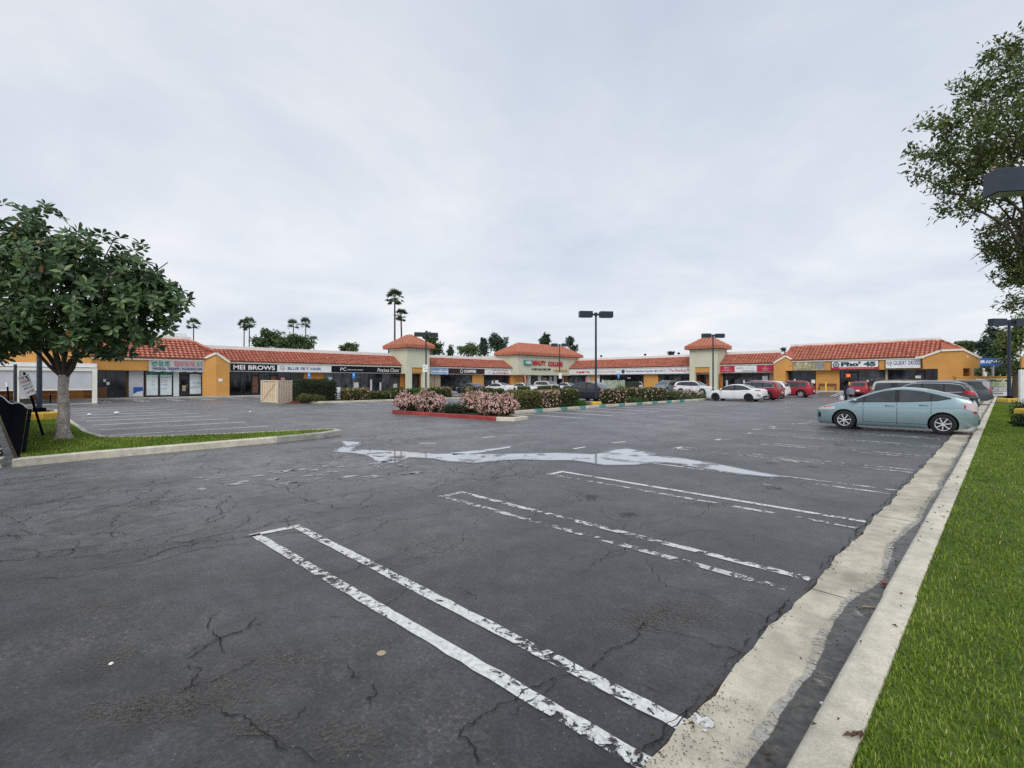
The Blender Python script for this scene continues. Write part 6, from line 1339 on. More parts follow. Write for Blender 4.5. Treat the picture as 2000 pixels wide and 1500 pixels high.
# street sign far beyond, and a street pole
bx, by = AT(1932, 70); bs = empty('street_sign', (bx, by, 0), R(45), 'big blue auto shop sign with white italics beyond the corner', 'sign'); sc2 = 70/F_PX
MB().box(-24*sc2, 40*sc2, 0, 0.4, ZH(714, 70), ZH(699.5, 70)).build('sign_panel', M['signblue'], bs); MB().tube([(10*sc2,0.2,0),(10*sc2,0.2,ZH(714,70))], 0.15, 8).build('post', M['steel'], bs)
text('ER AUTO SUPPLY', 0.42, M['twhite'], bs, 13*sc2, -0.01, ZH(706.5, 70), width=62*sc2, bold=0.05, shear=0.25)
text('S & S', 0.2, M['twhite'], bs, -18*sc2, -0.01, ZH(698, 70), width=8*sc2, bold=0.05)
e = empty('shutter_post', (*AT(1921, 54), 0), R(45), 'cream carved post with a lattice panel near the passage', 'post'); MB().lathe([(0.12,0),(0.12,1.9),(0.2,1.95),(0.1,2.05),(0.13,2.4),(0.08,2.9),(0.16,2.95),(0.05,3.1)], 10).build('shaft', M['trim'], e)
e = empty('lattice_panel', (*AT(1926, 54), 0), R(45), 'small white lattice panel beside the carved post', 'panel'); MB().box(-0.1, 0.1, 0, 0.04, 1.9, 2.7).build('panel', M['twhite'], e); MB().box(-0.02, 0.02, 0, 0.04, 0, 1.9).build('post', M['steel'], e)
# the building edge, blocks and bush at the picture's lawn side
ux, uy = AT(1999, 33); e = empty('utility_cabinet', (ux, uy, 0.1), R(45), 'pale grey corrugated utility cabinet at the lawn edge', 'cabinet')
MB().box(-0.22, 0.9, 0, 0.12, 0, 2.36).build('body', M['parapet'], e)
for i in range(8): MB().box(-0.2+0.14*i, -0.13+0.14*i, -0.03, 0, 0.1, 2.3).build('rib', M['parapet'], e)
o = MB().box(0, 0.25, 0, 0.10, 2.48, 3.25).build('beam_end', M['stucco']); o.location = (*AT(1996, 32.9), 0.1); o.rotation_euler = (0,0,R(45)); tag(o, 'mustard beam end resting above the grey cabinet', 'beam')
yb = MB().bev(-0.62, 0.62, -0.35, 0.35, -0.1, 0.44, 0.04).build('concrete_block', M['yellow']); yb.location = (*AT(2026, 20.5), 0.1); yb.rotation_euler = (0,0,R(45)); tag(yb, 'weathered yellow concrete block in front of the grey cabinet', 'concrete block')
shrub('small dark bush drooping over the yellow block', *AT(2000, 21.4), 0.42, 0.42, 0.7, 700, 'dark', 0, False, L=0.22, Wd=0.03, z0=0.1, name='bush', cat='bush')
shrub('low grey leafed bush at the picture edge on the lawn', *AT(2000, 16.8), 0.32, 0.32, 0.42, 500, 'dark', 0, False, L=0.13, Wd=0.06, z0=0.1, name='bush', cat='bush')
# litter
M['redleaf'] = mat('dry_red_leaf', (0.45, 0.07, 0.05), 0.6); M['dryleaf'] = mat('dry_leaf', (0.10, 0.055, 0.03), 0.8)
def leaf_on(x, y, z, L, m, a):
    b = MB(); c, s = math.cos(a), math.sin(a)
    P = [(0,0,0.004),(L*0.4,L*0.22,0.02),(L,0,0.012),(L*0.4,-L*0.22,0.018)]; b.add([(x+p*c-q*s, y+p*s+q*c, z+r) for p,q,r in P], [(0,1,2),(0,2,3)]); return b
b = MB(); r = random.Random(3)
for i in range(170):
    y = 0.9+r.random()**1.6*12; t = r.random()
    if t < 0.45: x, z = -0.64-abs(r.gauss(0.05, 0.12)), 0.018
    elif t < 0.8: x, z = -1.14+r.gauss(0, 0.05), 0.016
    else: x, z = r.uniform(-0.6, -0.45), 0.154
    l = leaf_on(x, y, z, r.uniform(0.012, 0.04), None, r.uniform(0, 6.28)); b.add(l.v, l.f)
b.build('leaf_litter', M['dryleaf'], kind='stuff')
b = MB(); r = random.Random(5)
for i in range(1100):                                  # soil and grit washed across the gutter pan
    y = 0.7+r.random()**1.3*2.0; x = -1.12+abs(r.gauss(0, 0.15)); s_ = r.uniform(0.002, 0.006)
    if x > -0.66: continue
    a = r.uniform(0, 6.28); b.add([(x+s_*math.cos(a+k*2.09)*r.uniform(.5, 1.6), y+s_*math.sin(a+k*2.09), 0.0172) for k in range(3)], [(0,1,2)])
for i in range(900):
    y = 0.8+r.random()*14; x = -1.14+r.gauss(0, 0.03); s_ = r.uniform(0.003, 0.009); a = r.uniform(0, 6.28)
    b.add([(x+s_*math.cos(a+k*2.09)*r.uniform(.5, 1.6), y+s_*math.sin(a+k*2.09), 0.016) for k in range(3)], [(0,1,2)])
b.build('gutter_grit', M['soil'], kind='stuff')
x, y = G(1718, 1146); o = MB(); 
for k in range(4): l = leaf_on(0.02*k, 0.015*(k % 2), 0.002*k, 0.055, None, k*1.2); o.add(l.v, l.f)
o = o.build('fallen_leaf', M['redleaf']); o.location = (x, y, 0.018); tag(o, 'crumpled bright red leaf lying in the wet gutter', 'leaf')
x, y = G(1645, 1440, 0.15); o = MB(); 
for k in range(3): l = leaf_on(0.03*k, 0.01*k, 0.003*k, 0.06, None, 0.6+k*0.5); o.add(l.v, l.f)
o = o.build('fallen_leaf', M['dryleaf']); o.location = (x, y, 0.153); tag(o, 'curled brown leaf with stalk lying on the kerb top', 'leaf')
x, y = G(1614, 1382); o = MB().box(-0.03, 0.03, -0.006, 0.006, 0, 0.008).build('paper_scrap', M['twhite']); o.location = (x, y, 0.018); o.rotation_euler = (0,0,0.7); tag(o, 'white paper strip stuck in the wet gutter', 'litter')
x, y = G(1697, 1191); o = MB().box(-0.045, 0.045, -0.004, 0.004, 0, 0.008).build('dry_twig', M['tan']); o.location = (x, y, 0.019); o.rotation_euler = (0,0,0.6); tag(o, 'short pale twig floating in the wet gutter', 'twig')
x, y = G(745, 1276); o = MB().lathe([(0.0,0.006),(0.02,0.006),(0.028,0.002),(0.03,0)], 9).build('flat_stone', M['tan']); o.location = (x, y, 0.002); tag(o, 'flat tan pebble alone on the asphalt', 'stone')
x, y = G(217, 1297); o = MB().lathe([(0.0,0.006),(0.011,0.006),(0.014,0)], 9).build('bottle_cap', M['twhite']); o.location = (x, y, 0.002); tag(o, 'small white cap on the dark asphalt', 'litter')
for (px, py, s, lab) in ((175, 812, 0.10, 'white crumpled paper ball nearer the magnolia trunk'), (228, 809, 0.12, 'white crumpled paper ball out on the stall lines'), (489, 806, 0.07, 'white litter scrap in the drive before the gates'), (862, 776, 0.1, 'white litter scrap by the coffee walk')):
    x, y = G(px, py); o = MB().lathe([(0,0),(s*0.8,0.02),(s,s*0.5),(s*0.7,s),(0,s*1.1)], 7).build('paper_scrap', M['twhite']); o.location = (x, y, 0.005); tag(o, lab, 'litter', 'paper scraps on the lot')

# ================================================================== CARS
def pchip(pts):
    xs = [p[0] for p in pts]; ys = [p[1] for p in pts]; n = len(xs)
    h = [xs[i+1]-xs[i] for i in range(n-1)]; dl = [(ys[i+1]-ys[i])/h[i] for i in range(n-1)]; m = [dl[0]]+[0]*(n-2)+[dl[-1]]
    for i in range(1, n-1):
        if dl[i-1]*dl[i] > 0: m[i] = 3*(h[i-1]+h[i])/((2*h[i]+h[i-1])/dl[i-1]+(h[i]+2*h[i-1])/dl[i])
    def f(x):
        if x <= xs[0]: return ys[0]
        if x >= xs[-1]: return ys[-1]
        i = 0
        while x > xs[i+1]: i += 1
        t = (x-xs[i])/h[i]; t2, t3 = t*t, t*t*t
        return (2*t3-3*t2+1)*ys[i]+(t3-2*t2+t)*h[i]*m[i]+(-2*t3+3*t2)*ys[i+1]+(t3-t2)*h[i]*m[i+1]
    return f
def lin(pts):
    xs, ys = [p[0] for p in pts], [p[1] for p in pts]
    return lambda x: float(np.interp(x, xs, ys))
M['tyre'] = mat('tyre_rubber', (0.015, 0.015, 0.016), 0.8); M['alloy'] = mat('wheel_alloy', (0.72, 0.73, 0.75), 0.3, metal=0.35); M['darkalloy'] = mat('dark_alloy', (0.05, 0.05, 0.055), 0.35, metal=0.6)
M['carglass'] = mat('car_glass', (0.032, 0.038, 0.043), 0.03, spec=0.9, mottle=(1.6, 0.55)); M['screen'] = mat('windscreen_glass', (0.09, 0.105, 0.115), 0.03, spec=1.0)
M['trimblack'] = mat('black_plastic', (0.014, 0.014, 0.015), 0.6); M['chrome'] = mat('chrome', (0.75, 0.76, 0.78), 0.12, metal=1.0)
M['headlamp'] = mat('headlamp_lens', (0.62, 0.64, 0.66), 0.1, spec=0.9, coat=0.5); M['taillamp'] = mat('tail_lamp_lens', (0.42, 0.012, 0.018), 0.15, spec=0.8, coat=0.5); M['amber'] = mat('amber_lens', (0.70, 0.20, 0.07), 0.2, coat=0.4); M['clearlamp'] = mat('clear_tail_lens', (0.62, 0.50, 0.52), 0.12, coat=0.5)
def paint(name, c, metal=0.0, rough=0.32): return mat(name, c, rough, metal=metal, spec=0.5, coat=0.55)
PAINT = {'teal': paint('pale_teal_paint', (0.31, 0.43, 0.46), 0.5, 0.24), 'white': paint('white_paint', (0.78, 0.79, 0.80)), 'red': paint('dark_red_paint', (0.25, 0.010, 0.022), 0.15), 'red2': paint('bright_red_paint', (0.36, 0.012, 0.028), 0.15), 'black': paint('blue_black_paint', (0.016, 0.018, 0.026), 0.1), 'grey': paint('slate_grey_paint', (0.085, 0.095, 0.115), 0.3), 'dark': paint('charcoal_paint', (0.045, 0.048, 0.06), 0.3), 'beige': paint('pale_beige_paint', (0.52, 0.49, 0.42), 0.2), 'steel': paint('blue_grey_paint', (0.20, 0.24, 0.28), 0.3), 'blue': paint('deep_blue_paint', (0.04, 0.05, 0.10), 0.3)}
PLAN = pchip([(0,0.66),(0.012,0.80),(0.035,0.895),(0.09,0.96),(0.18,0.992),(0.35,1.0),(0.70,1.0),(0.86,0.985),(0.94,0.94),(0.975,0.885),(0.992,0.80),(1,0.70)])
SED = dict(top=[(0,.55),(.01,.70),(.05,.80),(.2,.93),(.27,.985),(.38,1.30),(.46,1.41),(.55,1.435),(.66,1.40),(.76,1.25),(.84,1.10),(.95,1.06),(.985,.95),(1,.62)], wl=[(.275,.955),(.5,.93),(.82,1.0)], wu=[(.275,.965),(.38,1.22),(.46,1.33),(.55,1.355),(.66,1.315),(.74,1.20),(.82,1.01)], belt=.93, ws=(.275,.445), rw=(.67,.835), cuts=[(.345,.355),(.53,.555),(.745,.752)], doors=(.30,.542,.755))
SUV = dict(top=[(0,.62),(.008,.82),(.05,.97),(.2,1.07),(.25,1.11),(.345,1.46),(.42,1.62),(.54,1.69),(.74,1.67),(.895,1.59),(.94,1.43),(.972,1.12),(.99,.92),(1,.66)], wl=[(.255,1.075),(.5,1.06),(.90,1.14)], wu=[(.255,1.085),(.34,1.36),(.42,1.53),(.54,1.575),(.74,1.55),(.86,1.46),(.90,1.16)], belt=1.06, ws=(.255,.415), rw=(.90,.968), cuts=[(.315,.323),(.505,.53),(.70,.72)], doors=(.28,.517,.71))
BOX = dict(top=[(0,.66),(.008,.86),(.05,1.0),(.24,1.08),(.27,1.12),(.36,1.50),(.42,1.68),(.54,1.74),(.85,1.73),(.955,1.68),(.975,1.45),(.985,1.12),(.995,.9),(1,.68)], wl=[(.275,1.09),(.5,1.07),(.955,1.10)], wu=[(.275,1.10),(.35,1.38),(.42,1.57),(.54,1.61),(.85,1.60),(.935,1.57),(.955,1.12)], belt=1.07, ws=(.275,.415), rw=(.957,.982), cuts=[(.51,.535),(.715,.775)], doors=(.30,.522,.735))
PRI = dict(top=[(0,.58),(.008,.70),(.045,.80),(.13,.92),(.22,1.03),(.262,1.09),(.35,1.27),(.44,1.405),(.53,1.475),(.585,1.49),(.68,1.46),(.80,1.34),(.90,1.215),(.955,1.145),(.98,1.04),(1,.70)], wl=[(.245,.972),(.4,.995),(.6,1.022),(.78,1.075),(.855,1.15)], wu=[(.245,.978),(.33,1.145),(.42,1.30),(.50,1.385),(.585,1.41),(.68,1.37),(.78,1.265),(.855,1.165)], belt=.96, ws=(.262,.50), rw=(.72,.945), cuts=[(.335,.347),(.533,.562),(.742,.752)], doors=(.335,.548,.748))
def car(label, x, y, rz, T, col, L=4.6, Wd=1.82, Ht=None, wb=2.68, fo=0.92, r=0.335, gc=0.20, rim='alloy', spokes=5, cat='car', z=0.0, extra=None, tail=((.90,.995),(.86,1.06)), head=((.006,.13),(.68,.80)), tm='taillamp', clad=False, roofm=None, rails=False, group='cars on the lot', name='parked_car', belt_chrome=False):
    e = empty(name, (x, y, z), rz, label, cat, group); mp = PAINT[col]
    H0 = max(p[1] for p in T['top']); sz = (Ht or H0)/H0; sc_ = lambda P: [(a, b*sz) for a, b in P]
    top, wl, wu = pchip(sc_(T['top'])), lin(sc_(T['wl'])), pchip(sc_(T['wu'])); belt = T['belt']*sz; H1 = H0*sz
    zb = pchip([(0, gc+0.10),(0.03, gc),(0.5, gc-0.01),(0.93, gc+0.03),(1, gc+0.18)]); X = lambda u: L/2-u*L
    g1 = pchip([(0,.90),(.12,.965),(.45,1.0),(.72,.997),(1,.965)])
    def Yw(u, zz):
        b = zb(u); w = PLAN(u)*Wd/2
        if zz <= belt: return w*g1((zz-b)/(belt-b))
        s = (zz-belt)/(H1-belt); return w*(.965-.155*s-.075*s*s)
    crown, rr = 0.03, 0.06
    def ring(u):
        zt = top(u); b = zb(u); ze = zt-crown; zs = ze-rr
        P = [(0,b),(Yw(u,b)*.6,b)]
        for k in range(15): P.append((Yw(u, b+(zs-b)*k/14), b+(zs-b)*k/14))
        Y = P[-1][0]; P += [(Y*.985, ze-rr*.5), (Y*.95, ze-rr*.16), (Y*.88, ze)]
        for k in range(1, 5): yy = Y*.88*(1-k/4); P.append((yy, zt-crown*(yy/(Y*.88))**2))
        return P
    us = sorted(set([0,.004,.01,.018,.03,.045]+[.06+.02*i for i in range(44)]+[.945,.96,.972,.982,.99,.996,1.0])); V = []; Fq = []
    for u in us:
        P = ring(u); full = P+[(-a, b) for a, b in P[-2:0:-1]]; V += [(X(u), a, b) for a, b in full]
    m = len(full)
    for i in range(len(us)-1):
        for k in range(m): Fq.append((i*m+k, i*m+(k+1)%m, (i+1)*m+(k+1)%m, (i+1)*m+k))
    Fq += [tuple(range(m-1,-1,-1)), tuple(range((len(us)-1)*m, len(us)*m))]
    mb = MB(); mb.add(V, Fq); me = mb.mesh('body', mp)
    body = link('body', me, e); ax = (L/2-fo, L/2-fo-wb); Rr = r*1.16; cut = MB()
    for a in ax:
        for s in (1, -1): cut.lathe([(0,s*(Wd/2-.27)),(Rr,s*(Wd/2-.27)),(Rr,s*(Wd/2+.2)),(0,s*(Wd/2+.2))], 28, 'y', (a,0,r))
    cb_ = MB(); 
    cm = cut.mesh('cut', None); bm = bmesh.new(); bm.from_mesh(cm); bmesh.ops.remove_doubles(bm, verts=bm.verts, dist=1e-4); bmesh.ops.recalc_face_normals(bm, faces=bm.faces); bm.to_mesh(cm); bm.free()
    co = bpy.data.objects.new('cutter', cm); COL.objects.link(co); body.parent = None
    md = body.modifiers.new('b', 'BOOLEAN'); md.operation = 'DIFFERENCE'; md.object = co; md.solver = 'EXACT'
    dg = bpy.context.evaluated_depsgraph_get(); nm = bpy.data.meshes.new_from_object(body.evaluated_get(dg)); body.modifiers.clear(); bpy.data.objects.remove(co)
    if len(nm.polygons) > 200: body.data = nm; nm.name = 'body'
    body.parent = e; me = body.data; me.polygons.foreach_set('use_smooth', [True]*len(me.polygons)); me.set_sharp_from_angle(angle=R(32))
    while len(me.materials) > 1: me.materials.pop()
    # patches that lie on the body surface
    def patch(nm_, m_, u0, u1, zl, zu, off, sides=(1,-1), nu=16, nz=5, parent=e, thick=0.012):
        out = None
        for s in sides:
            b = MB(); n1 = nu+1; vs = []
            for lay in (off, off-thick):
                for i in range(n1):
                    u = u0+(u1-u0)*i/nu; a, c = zl(u), zu(u); c = max(c, a+0.002)
                    for j in range(nz+1):
                        zz_ = a+(c-a)*j/nz; du = 0.004; t = (Yw(u+du,zz_)-Yw(u-du,zz_))/(2*du*L); nl_ = math.hypot(1, t); yy = Yw(u, zz_)
                        vs.append((X(u)+off*0+lay*t/nl_, s*(yy+lay/nl_), zz_))
            k = n1*(nz+1); fs = []
            for i in range(nu):
                for j in range(nz): a = i*(nz+1)+j; fs.append((a, a+1, a+nz+2, a+nz+1))
            for i in range(nu):
                for j in (0, nz): a = i*(nz+1)+j; fs.append((a, a+nz+1, a+nz+1+k, a+k))
            for j in range(nz):
                for i in (0, nu): a = i*(nz+1)+j; fs.append((a, a+1, a+1+k, a+k))
            b.add(vs, fs); out = b.build(nm_, m_, parent, smooth=35)
        return out
    cl = [T['wl'][0][0]]+[c for ab in T['cuts'] for c in ab]+[T['wl'][-1][0]]
    for i in range(0, len(cl), 2): patch('side_window', M['carglass'], cl[i], cl[i+1], wl, wu, 0.004, nu=14)
    patch('window_surround', M['chrome'] if belt_chrome else M['trimblack'], cl[0]-.004, cl[-1]+.004, lambda u: wl(u)-.022, lambda u: (wu(u)+.024 if belt_chrome else wl(u)), 0.0025, nu=40, nz=4, thick=0.01)
    for i in range(1, len(cl)-1, 2): patch('pillar_trim', M['trimblack'], cl[i], cl[i+1], wl, lambda u: wu(u), 0.0035, nu=3, nz=5)
    def topz(nm_, m_, u0, u1, fr_, off=0.006, nu=12, nv=8):
        b = MB(); vs = []
        for lay in (off, off-0.015):
            for i in range(nu+1):
                u = u0+(u1-u0)*i/nu; P = ring(u); Y = P[16][0]; sl_ = (top(u+.004)-top(u-.004))/(.008*L); nl_ = math.hypot(1, sl_)
                for j in range(nv+1): yy = Y*.88*fr_*(2*j/nv-1); vs.append((X(u)+lay*sl_/nl_, yy, top(u)-crown*(yy/(Y*.88))**2+lay/nl_))
        k = (nu+1)*(nv+1); fs = []
        for i in range(nu):
            for j in range(nv): a = i*(nv+1)+j; fs.append((a, a+1, a+nv+2, a+nv+1))
        for i in range(nu):
            for j in (0, nv): a = i*(nv+1)+j; fs.append((a, a+nv+1, a+nv+1+k, a+k))
        for j in range(nv):
            for i in (0, nu): a = i*(nv+1)+j; fs.append((a, a+1, a+1+k, a+k))
        return b.add(vs, fs).build(nm_, m_, e, smooth=35)
    topz('windscreen', M['screen'], T['ws'][0], T['ws'][1], 0.93); topz('rear_window', M['carglass'], T['rw'][0], T['rw'][1], 0.90)
    if roofm: topz('roof_panel', PAINT[roofm] if roofm in PAINT else M[roofm], T['ws'][1]+.005, T['rw'][0]-.01, 1.08, 0.004, 14, 8)
    def archz(u):
        xx = X(u); zz_ = gc+0.03
        for a in ax:
            d = abs(xx-a)
            if d < Rr+.03: zz_ = max(zz_, r+math.sqrt((Rr+.03)**2-d*d))
        return zz_
    d0, d1, d2 = T['doors']
    for a, c in ((d0, d1-.0015), (d1+.0015, d2)):
        for s in (1, -1): 
            dr = patch('door', mp, a, c, lambda u: max(archz(u), gc+.10), lambda u: wl(max(u, T['wl'][0][0]))-.026, 0.0035, (s,), 18, 8)
            uh = c-.035; zh = wl(uh)-.13*sz; yy = Yw(uh, zh)
            hb = MB().bev(X(uh)-.09, X(uh)+.09, 0, .03, -.016, .016, .008).build('door_handle', M['chrome'] if belt_chrome else mp, dr); hb.location = (0, s*yy-(0.0 if s > 0 else .03), zh)
    for uu in (d0, d1, d2): patch('door_seam', M['trimblack'], uu-.0013, uu+.0013, lambda u: max(archz(u), gc+.10), lambda u: wl(max(u, T['wl'][0][0]))-.024, 0.0045, nu=1, nz=8)
    patch('sill_trim', M['trimblack'] if clad else mp, .245 if clad else .26, .80 if not clad else .79, lambda u: zb(u)+.005, lambda u: max(zb(u)+.008, gc+(.12 if clad else .07)) if archz(u) < gc+.2 else zb(u)+.006, 0.008, nu=24, nz=3)
    # wheels
    for a in ax:
        for s in (1, -1):
            w = MB().lathe([(r*.62,-.10),(r*.86,-.115),(r*.97,-.10),(r,-.06),(r,.06),(r*.97,.10),(r*.86,.115),(r*.62,.10),(r*.62,-.10)], 28, 'y').build('wheel', M['tyre'], e, smooth=40); w.location = (a, s*(Wd/2-.125), r)
            rb = MB(); rb.lathe([(0,s*.03),(r*.62,s*.03),(r*.62,s*.02)], 20, 'y'); rb.build('brake_disc', M['darkalloy'], w)
            rm = MB(); rm.lathe([(r*.57,s*.085),(r*.625,s*.108),(r*.635,s*.09),(r*.57,s*.05),(r*.57,s*.085)], 28, 'y'); rm.lathe([(0,s*.10),(r*.13,s*.10),(r*.16,s*.06)], 14, 'y')
            for k in range(spokes):
                an = 2*math.pi*k/spokes+0.3
                for da in ((-.11,.11) if spokes <= 6 else (0,)): rm.bar((r*.12*math.cos(an), s*.095, r*.12*math.sin(an)), (r*.63*math.cos(an+da), s*.09, r*.63*math.sin(an+da)), r*.085 if spokes > 6 else r*.10, .03)
            rm.build('rim', M[rim], w, smooth=40)
            lb = MB().lathe([(0,s*(Wd/2-.262)),(Rr-.004,s*(Wd/2-.262)),(Rr-.004,s*(Wd/2-.045))], 28, 'y', (a,0,r)); lb.v = [(vx, vy, max(vz, gc)) for vx, vy, vz in lb.v]; lb.build('wheel_arch', M['trimblack'], e)
            if clad:
                cbm = MB(); vs = []; n_ = 18
                for i in range(n_+1):
                    t = math.pi*(-.08+1.16*i/n_)
                    for q in (Rr-.002, Rr+.065):
                        xx, zz_ = a+q*math.cos(t), max(r+q*math.sin(t), gc+.02); u = (L/2-xx)/L; yy = Yw(min(max(u,0),1), zz_)
                        vs += [(xx, s*(yy+.012), zz_), (xx, s*(yy-.02), zz_)]
                fs = []
                for i in range(n_): k = i*4; fs += [(k,k+2,k+6,k+4),(k+1,k+5,k+7,k+3),(k,k+4,k+5,k+1),(k+2,k+3,k+7,k+6)]
                cbm.add(vs, fs).build('arch_trim', M['trimblack'], e, smooth=50)
    # lamps, plates, mirrors, grille
    (a, c), (z0, z1) = head; patch('headlight', M['headlamp'], a, c, lambda u: (z0+.5*(u-a)/(c-a)*(z1-z0))*sz, lambda u: min(top(u)-.05, (z1+.25*(u-a)/(c-a)*(z1-z0))*sz), 0.006, nu=12, nz=3)
    (a, c), (z2, z3) = tail; patch('taillight', M[tm], a, c, lambda u: (z2+(z3-z2)*.45*(c-u)/(c-a))*sz, lambda u: max(z2*sz, min(top(u)-.06, z3*sz)), 0.006, nu=12, nz=4)
    fx, rx_ = L/2, -L/2
    MB().bev(fx-.10, fx+.012, -.42*Wd/1.8, .42*Wd/1.8, gc+.10, gc+.34, .02).build('grille', M['trimblack'], e)
    MB().box(fx-.02, fx+.016, -.30, .30, .60*sz, .64*sz).build('badge_bar', M['chrome'], e)
    MB().bev(rx_-.012, rx_+.12, -.55*Wd/1.8, .55*Wd/1.8, gc+.16, gc+.30, .02).build('rear_diffuser', M['trimblack'], e)
    MB().box(rx_-.022, rx_+.01, -.16, .16, .60*sz if T is not SED else .66, (.60*sz if T is not SED else .66)+.16).build('license_plate', M['signwhite'], e)
    for s in (1, -1):
        um = T['wl'][0][0]+.035; zm = wl(um)+.055; ym = Yw(um, zm-.06); mo = MB(); mo.lathe([(0,-.10),(.06,-.095),(.085,-.05),(.085,.03),(.07,.08),(0,.085)], 12, 'x'); mo.v = [(vx*.8, vy*1.15, vz*.85) for vx, vy, vz in mo.v]
        o_ = mo.build('mirror', mp, e, smooth=50); o_.location = (X(um), s*(ym+.11), zm); MB().bar((0, -s*.13, -.06), (0, -s*.02, -.045), .05, .03).build('mirror_arm', M['trimblack'], o_)
    if rails:
        for s in (1, -1):
            pts = [(X(u), s*(ring(u)[16][0]*.86), top(u)+.012+(.025 if .05 < t < .95 else 0)) for t, u in [(i/10, T['ws'][1]+.05+(T['rw'][0]-.06-T['ws'][1]-.05)*i/10) for i in range(11)]]; MB().tube(pts, .016, 6).build('roof_rail', M['chrome'] if belt_chrome else M['steel'], e, smooth=50)
    if extra: extra(e, X, Yw, top, patch, topz, sz)
    return e
HX, HXP, HYN, HYP = math.pi, 0.0, -math.pi/2, math.pi/2
def prius_x(e, X, Yw, top, patch, topz, sz):
    wl_ = lin(PRI['wl'])
    patch('indicator', M['amber'], .062, .115, lambda u: .745+.5*(u-.062), lambda u: .785+.5*(u-.062), 0.008, nu=6, nz=2)
    patch('fog_surround', M['trimblack'], .018, .040, lambda u: .40, lambda u: .56, 0.006, nu=4, nz=2)
    patch('body_crease', PAINT['teal'], .30, .92, lambda u: .78+.13*(u-.30), lambda u: .81+.13*(u-.30), 0.014, nu=24, nz=2)
    patch('rocker_shade', M['trimblack'], .34, .745, lambda u: .300, lambda u: .312, 0.006, nu=20, nz=1)  # dark strip painting the shade along the rocker line
    for u_ in (.50, .705): patch('handle_shadow', M['trimblack'], u_-.026, u_+.026, lambda u: wl_(u)-.155, lambda u: wl_(u)-.125, 0.0065, nu=8, nz=2)  # dark patch painting the shadow behind each handle
    yy = Yw(.855, .84)
    for s in (-1,): MB().lathe([(0,s*.004),(.085,s*.004),(.092,0)], 24, 'y', (X(.855), s*yy, .84)).build('fuel_flap', PAINT['teal'], e)
    patch('lamp_strip', M['taillamp'], .926, .936, lambda u: .84, lambda u: .95, 0.0085, nu=3, nz=3); patch('lamp_strip', M['taillamp'], .975, .992, lambda u: .70, lambda u: .76, 0.0085, nu=3, nz=3)
    MB().bev(-2.17, -1.95, -.55, .55, 1.135, 1.165, .01).build('spoiler', M['trimblack'], e)
car('pale teal hatchback backed up to the lawn kerb', -2.71, 21.42, HX, PRI, 'teal', L=4.34, Wd=1.75, wb=2.63, fo=0.90, r=0.33, gc=0.165, rim='alloy', spokes=7, tail=((.925,.994),(.72,1.02)), tm='clearlamp', head=((.006,.145),(.64,.76)), extra=prius_x)
def saloon_x(e, X, Yw, top, patch, topz, sz): patch('dented_bumper', M['grey'], .915, .965, lambda u: .52, lambda u: .68+.05*math.sin(u*260), 0.007, nu=14, nz=3, sides=(1,)); patch('bumper_crack', M['trimblack'], .93, .985, lambda u: .46, lambda u: .53+.02*math.sin(u*300), 0.009, nu=14, nz=2, sides=(1,))
car('white saloon with a crushed grey rear bumper at the planter end', -16.05, 42.9, HX, SED, 'white', L=4.63, Wd=1.78, Ht=1.435, wb=2.70, fo=0.93, r=0.325, rim='darkalloy', spokes=5, extra=saloon_x, tail=((.89,.99),(.86,.97)))
car('dark red crossover beside the white saloon, rear to the aisle', -15.95, 46.95, HX, SUV, 'red', L=4.68, Wd=1.84, Ht=1.71, wb=2.70, fo=0.96, r=0.36, clad=True, belt_chrome=True, rails=True, rim='alloy', spokes=5)
car('white van like car peeking out behind the dark red crossover', -16.6, 51.4, HX, SUV, 'white', L=4.5, Wd=1.80, Ht=1.72)
car('bright red crossover with black roof and silver five spoke wheels', -15.9, 57.0, HX, SUV, 'red2', L=4.6, Wd=1.86, Ht=1.70, wb=2.69, fo=0.93, r=0.365, clad=True, roofm='black', rails=True, rim='alloy', spokes=5)
car('large white crossover facing the aisle in front of the second tower', -27.6, 60.1, HXP, SUV, 'white', L=4.89, Wd=1.90, Ht=1.72, wb=2.79, fo=1.0, r=0.37, rim='alloy', spokes=7, belt_chrome=True)
car('slate grey boxy crossover nosing out beside the white crossover', -34.6, 66.2, HYN, BOX, 'steel', L=4.9, Wd=1.95, Ht=1.75, wb=2.9, fo=0.95, r=0.38, z=0.02)
car('small white crossover in front of the mustard wall panel', -41.2, 67.6, HYN, SUV, 'white', L=4.6, Wd=1.84, Ht=1.64, r=0.36, rim='darkalloy')
MX = dict(PRI); MX.update(top=[(0,.62),(.008,.78),(.045,.90),(.14,1.0),(.22,1.08),(.262,1.13),(.35,1.36),(.44,1.54),(.53,1.64),(.60,1.66),(.70,1.61),(.80,1.48),(.90,1.30),(.955,1.20),(.98,1.08),(1,.72)], wl=[(.245,1.02),(.6,1.04),(.86,1.18)], wu=[(.245,1.03),(.33,1.24),(.42,1.43),(.52,1.54),(.60,1.56),(.70,1.50),(.80,1.35),(.86,1.19)], belt=1.02)
car('big blue black crossover with an arched roof behind the near planter', -24.6, 34.6, HXP, MX, 'black', L=5.03, Wd=1.99, wb=2.96, fo=0.95, r=0.38, rim='darkalloy')
car('dark coupe with a bluish tail in front of the coffee shop', -51.4, 43.4, HX, SED, 'blue', L=4.7, Wd=1.82, Ht=1.42, r=0.33, rim='darkalloy')
car('white saloon nose in before the realty shop', -51.6, 48.8, HX, SED, 'white', L=4.85, Wd=1.84, Ht=1.45, wb=2.8, rim='darkalloy')
car('white saloon backed in before the sage block, next to the flag', -51.3, 53.9, HXP, SED, 'white', L=4.65, Wd=1.8, Ht=1.43, rim='darkalloy')
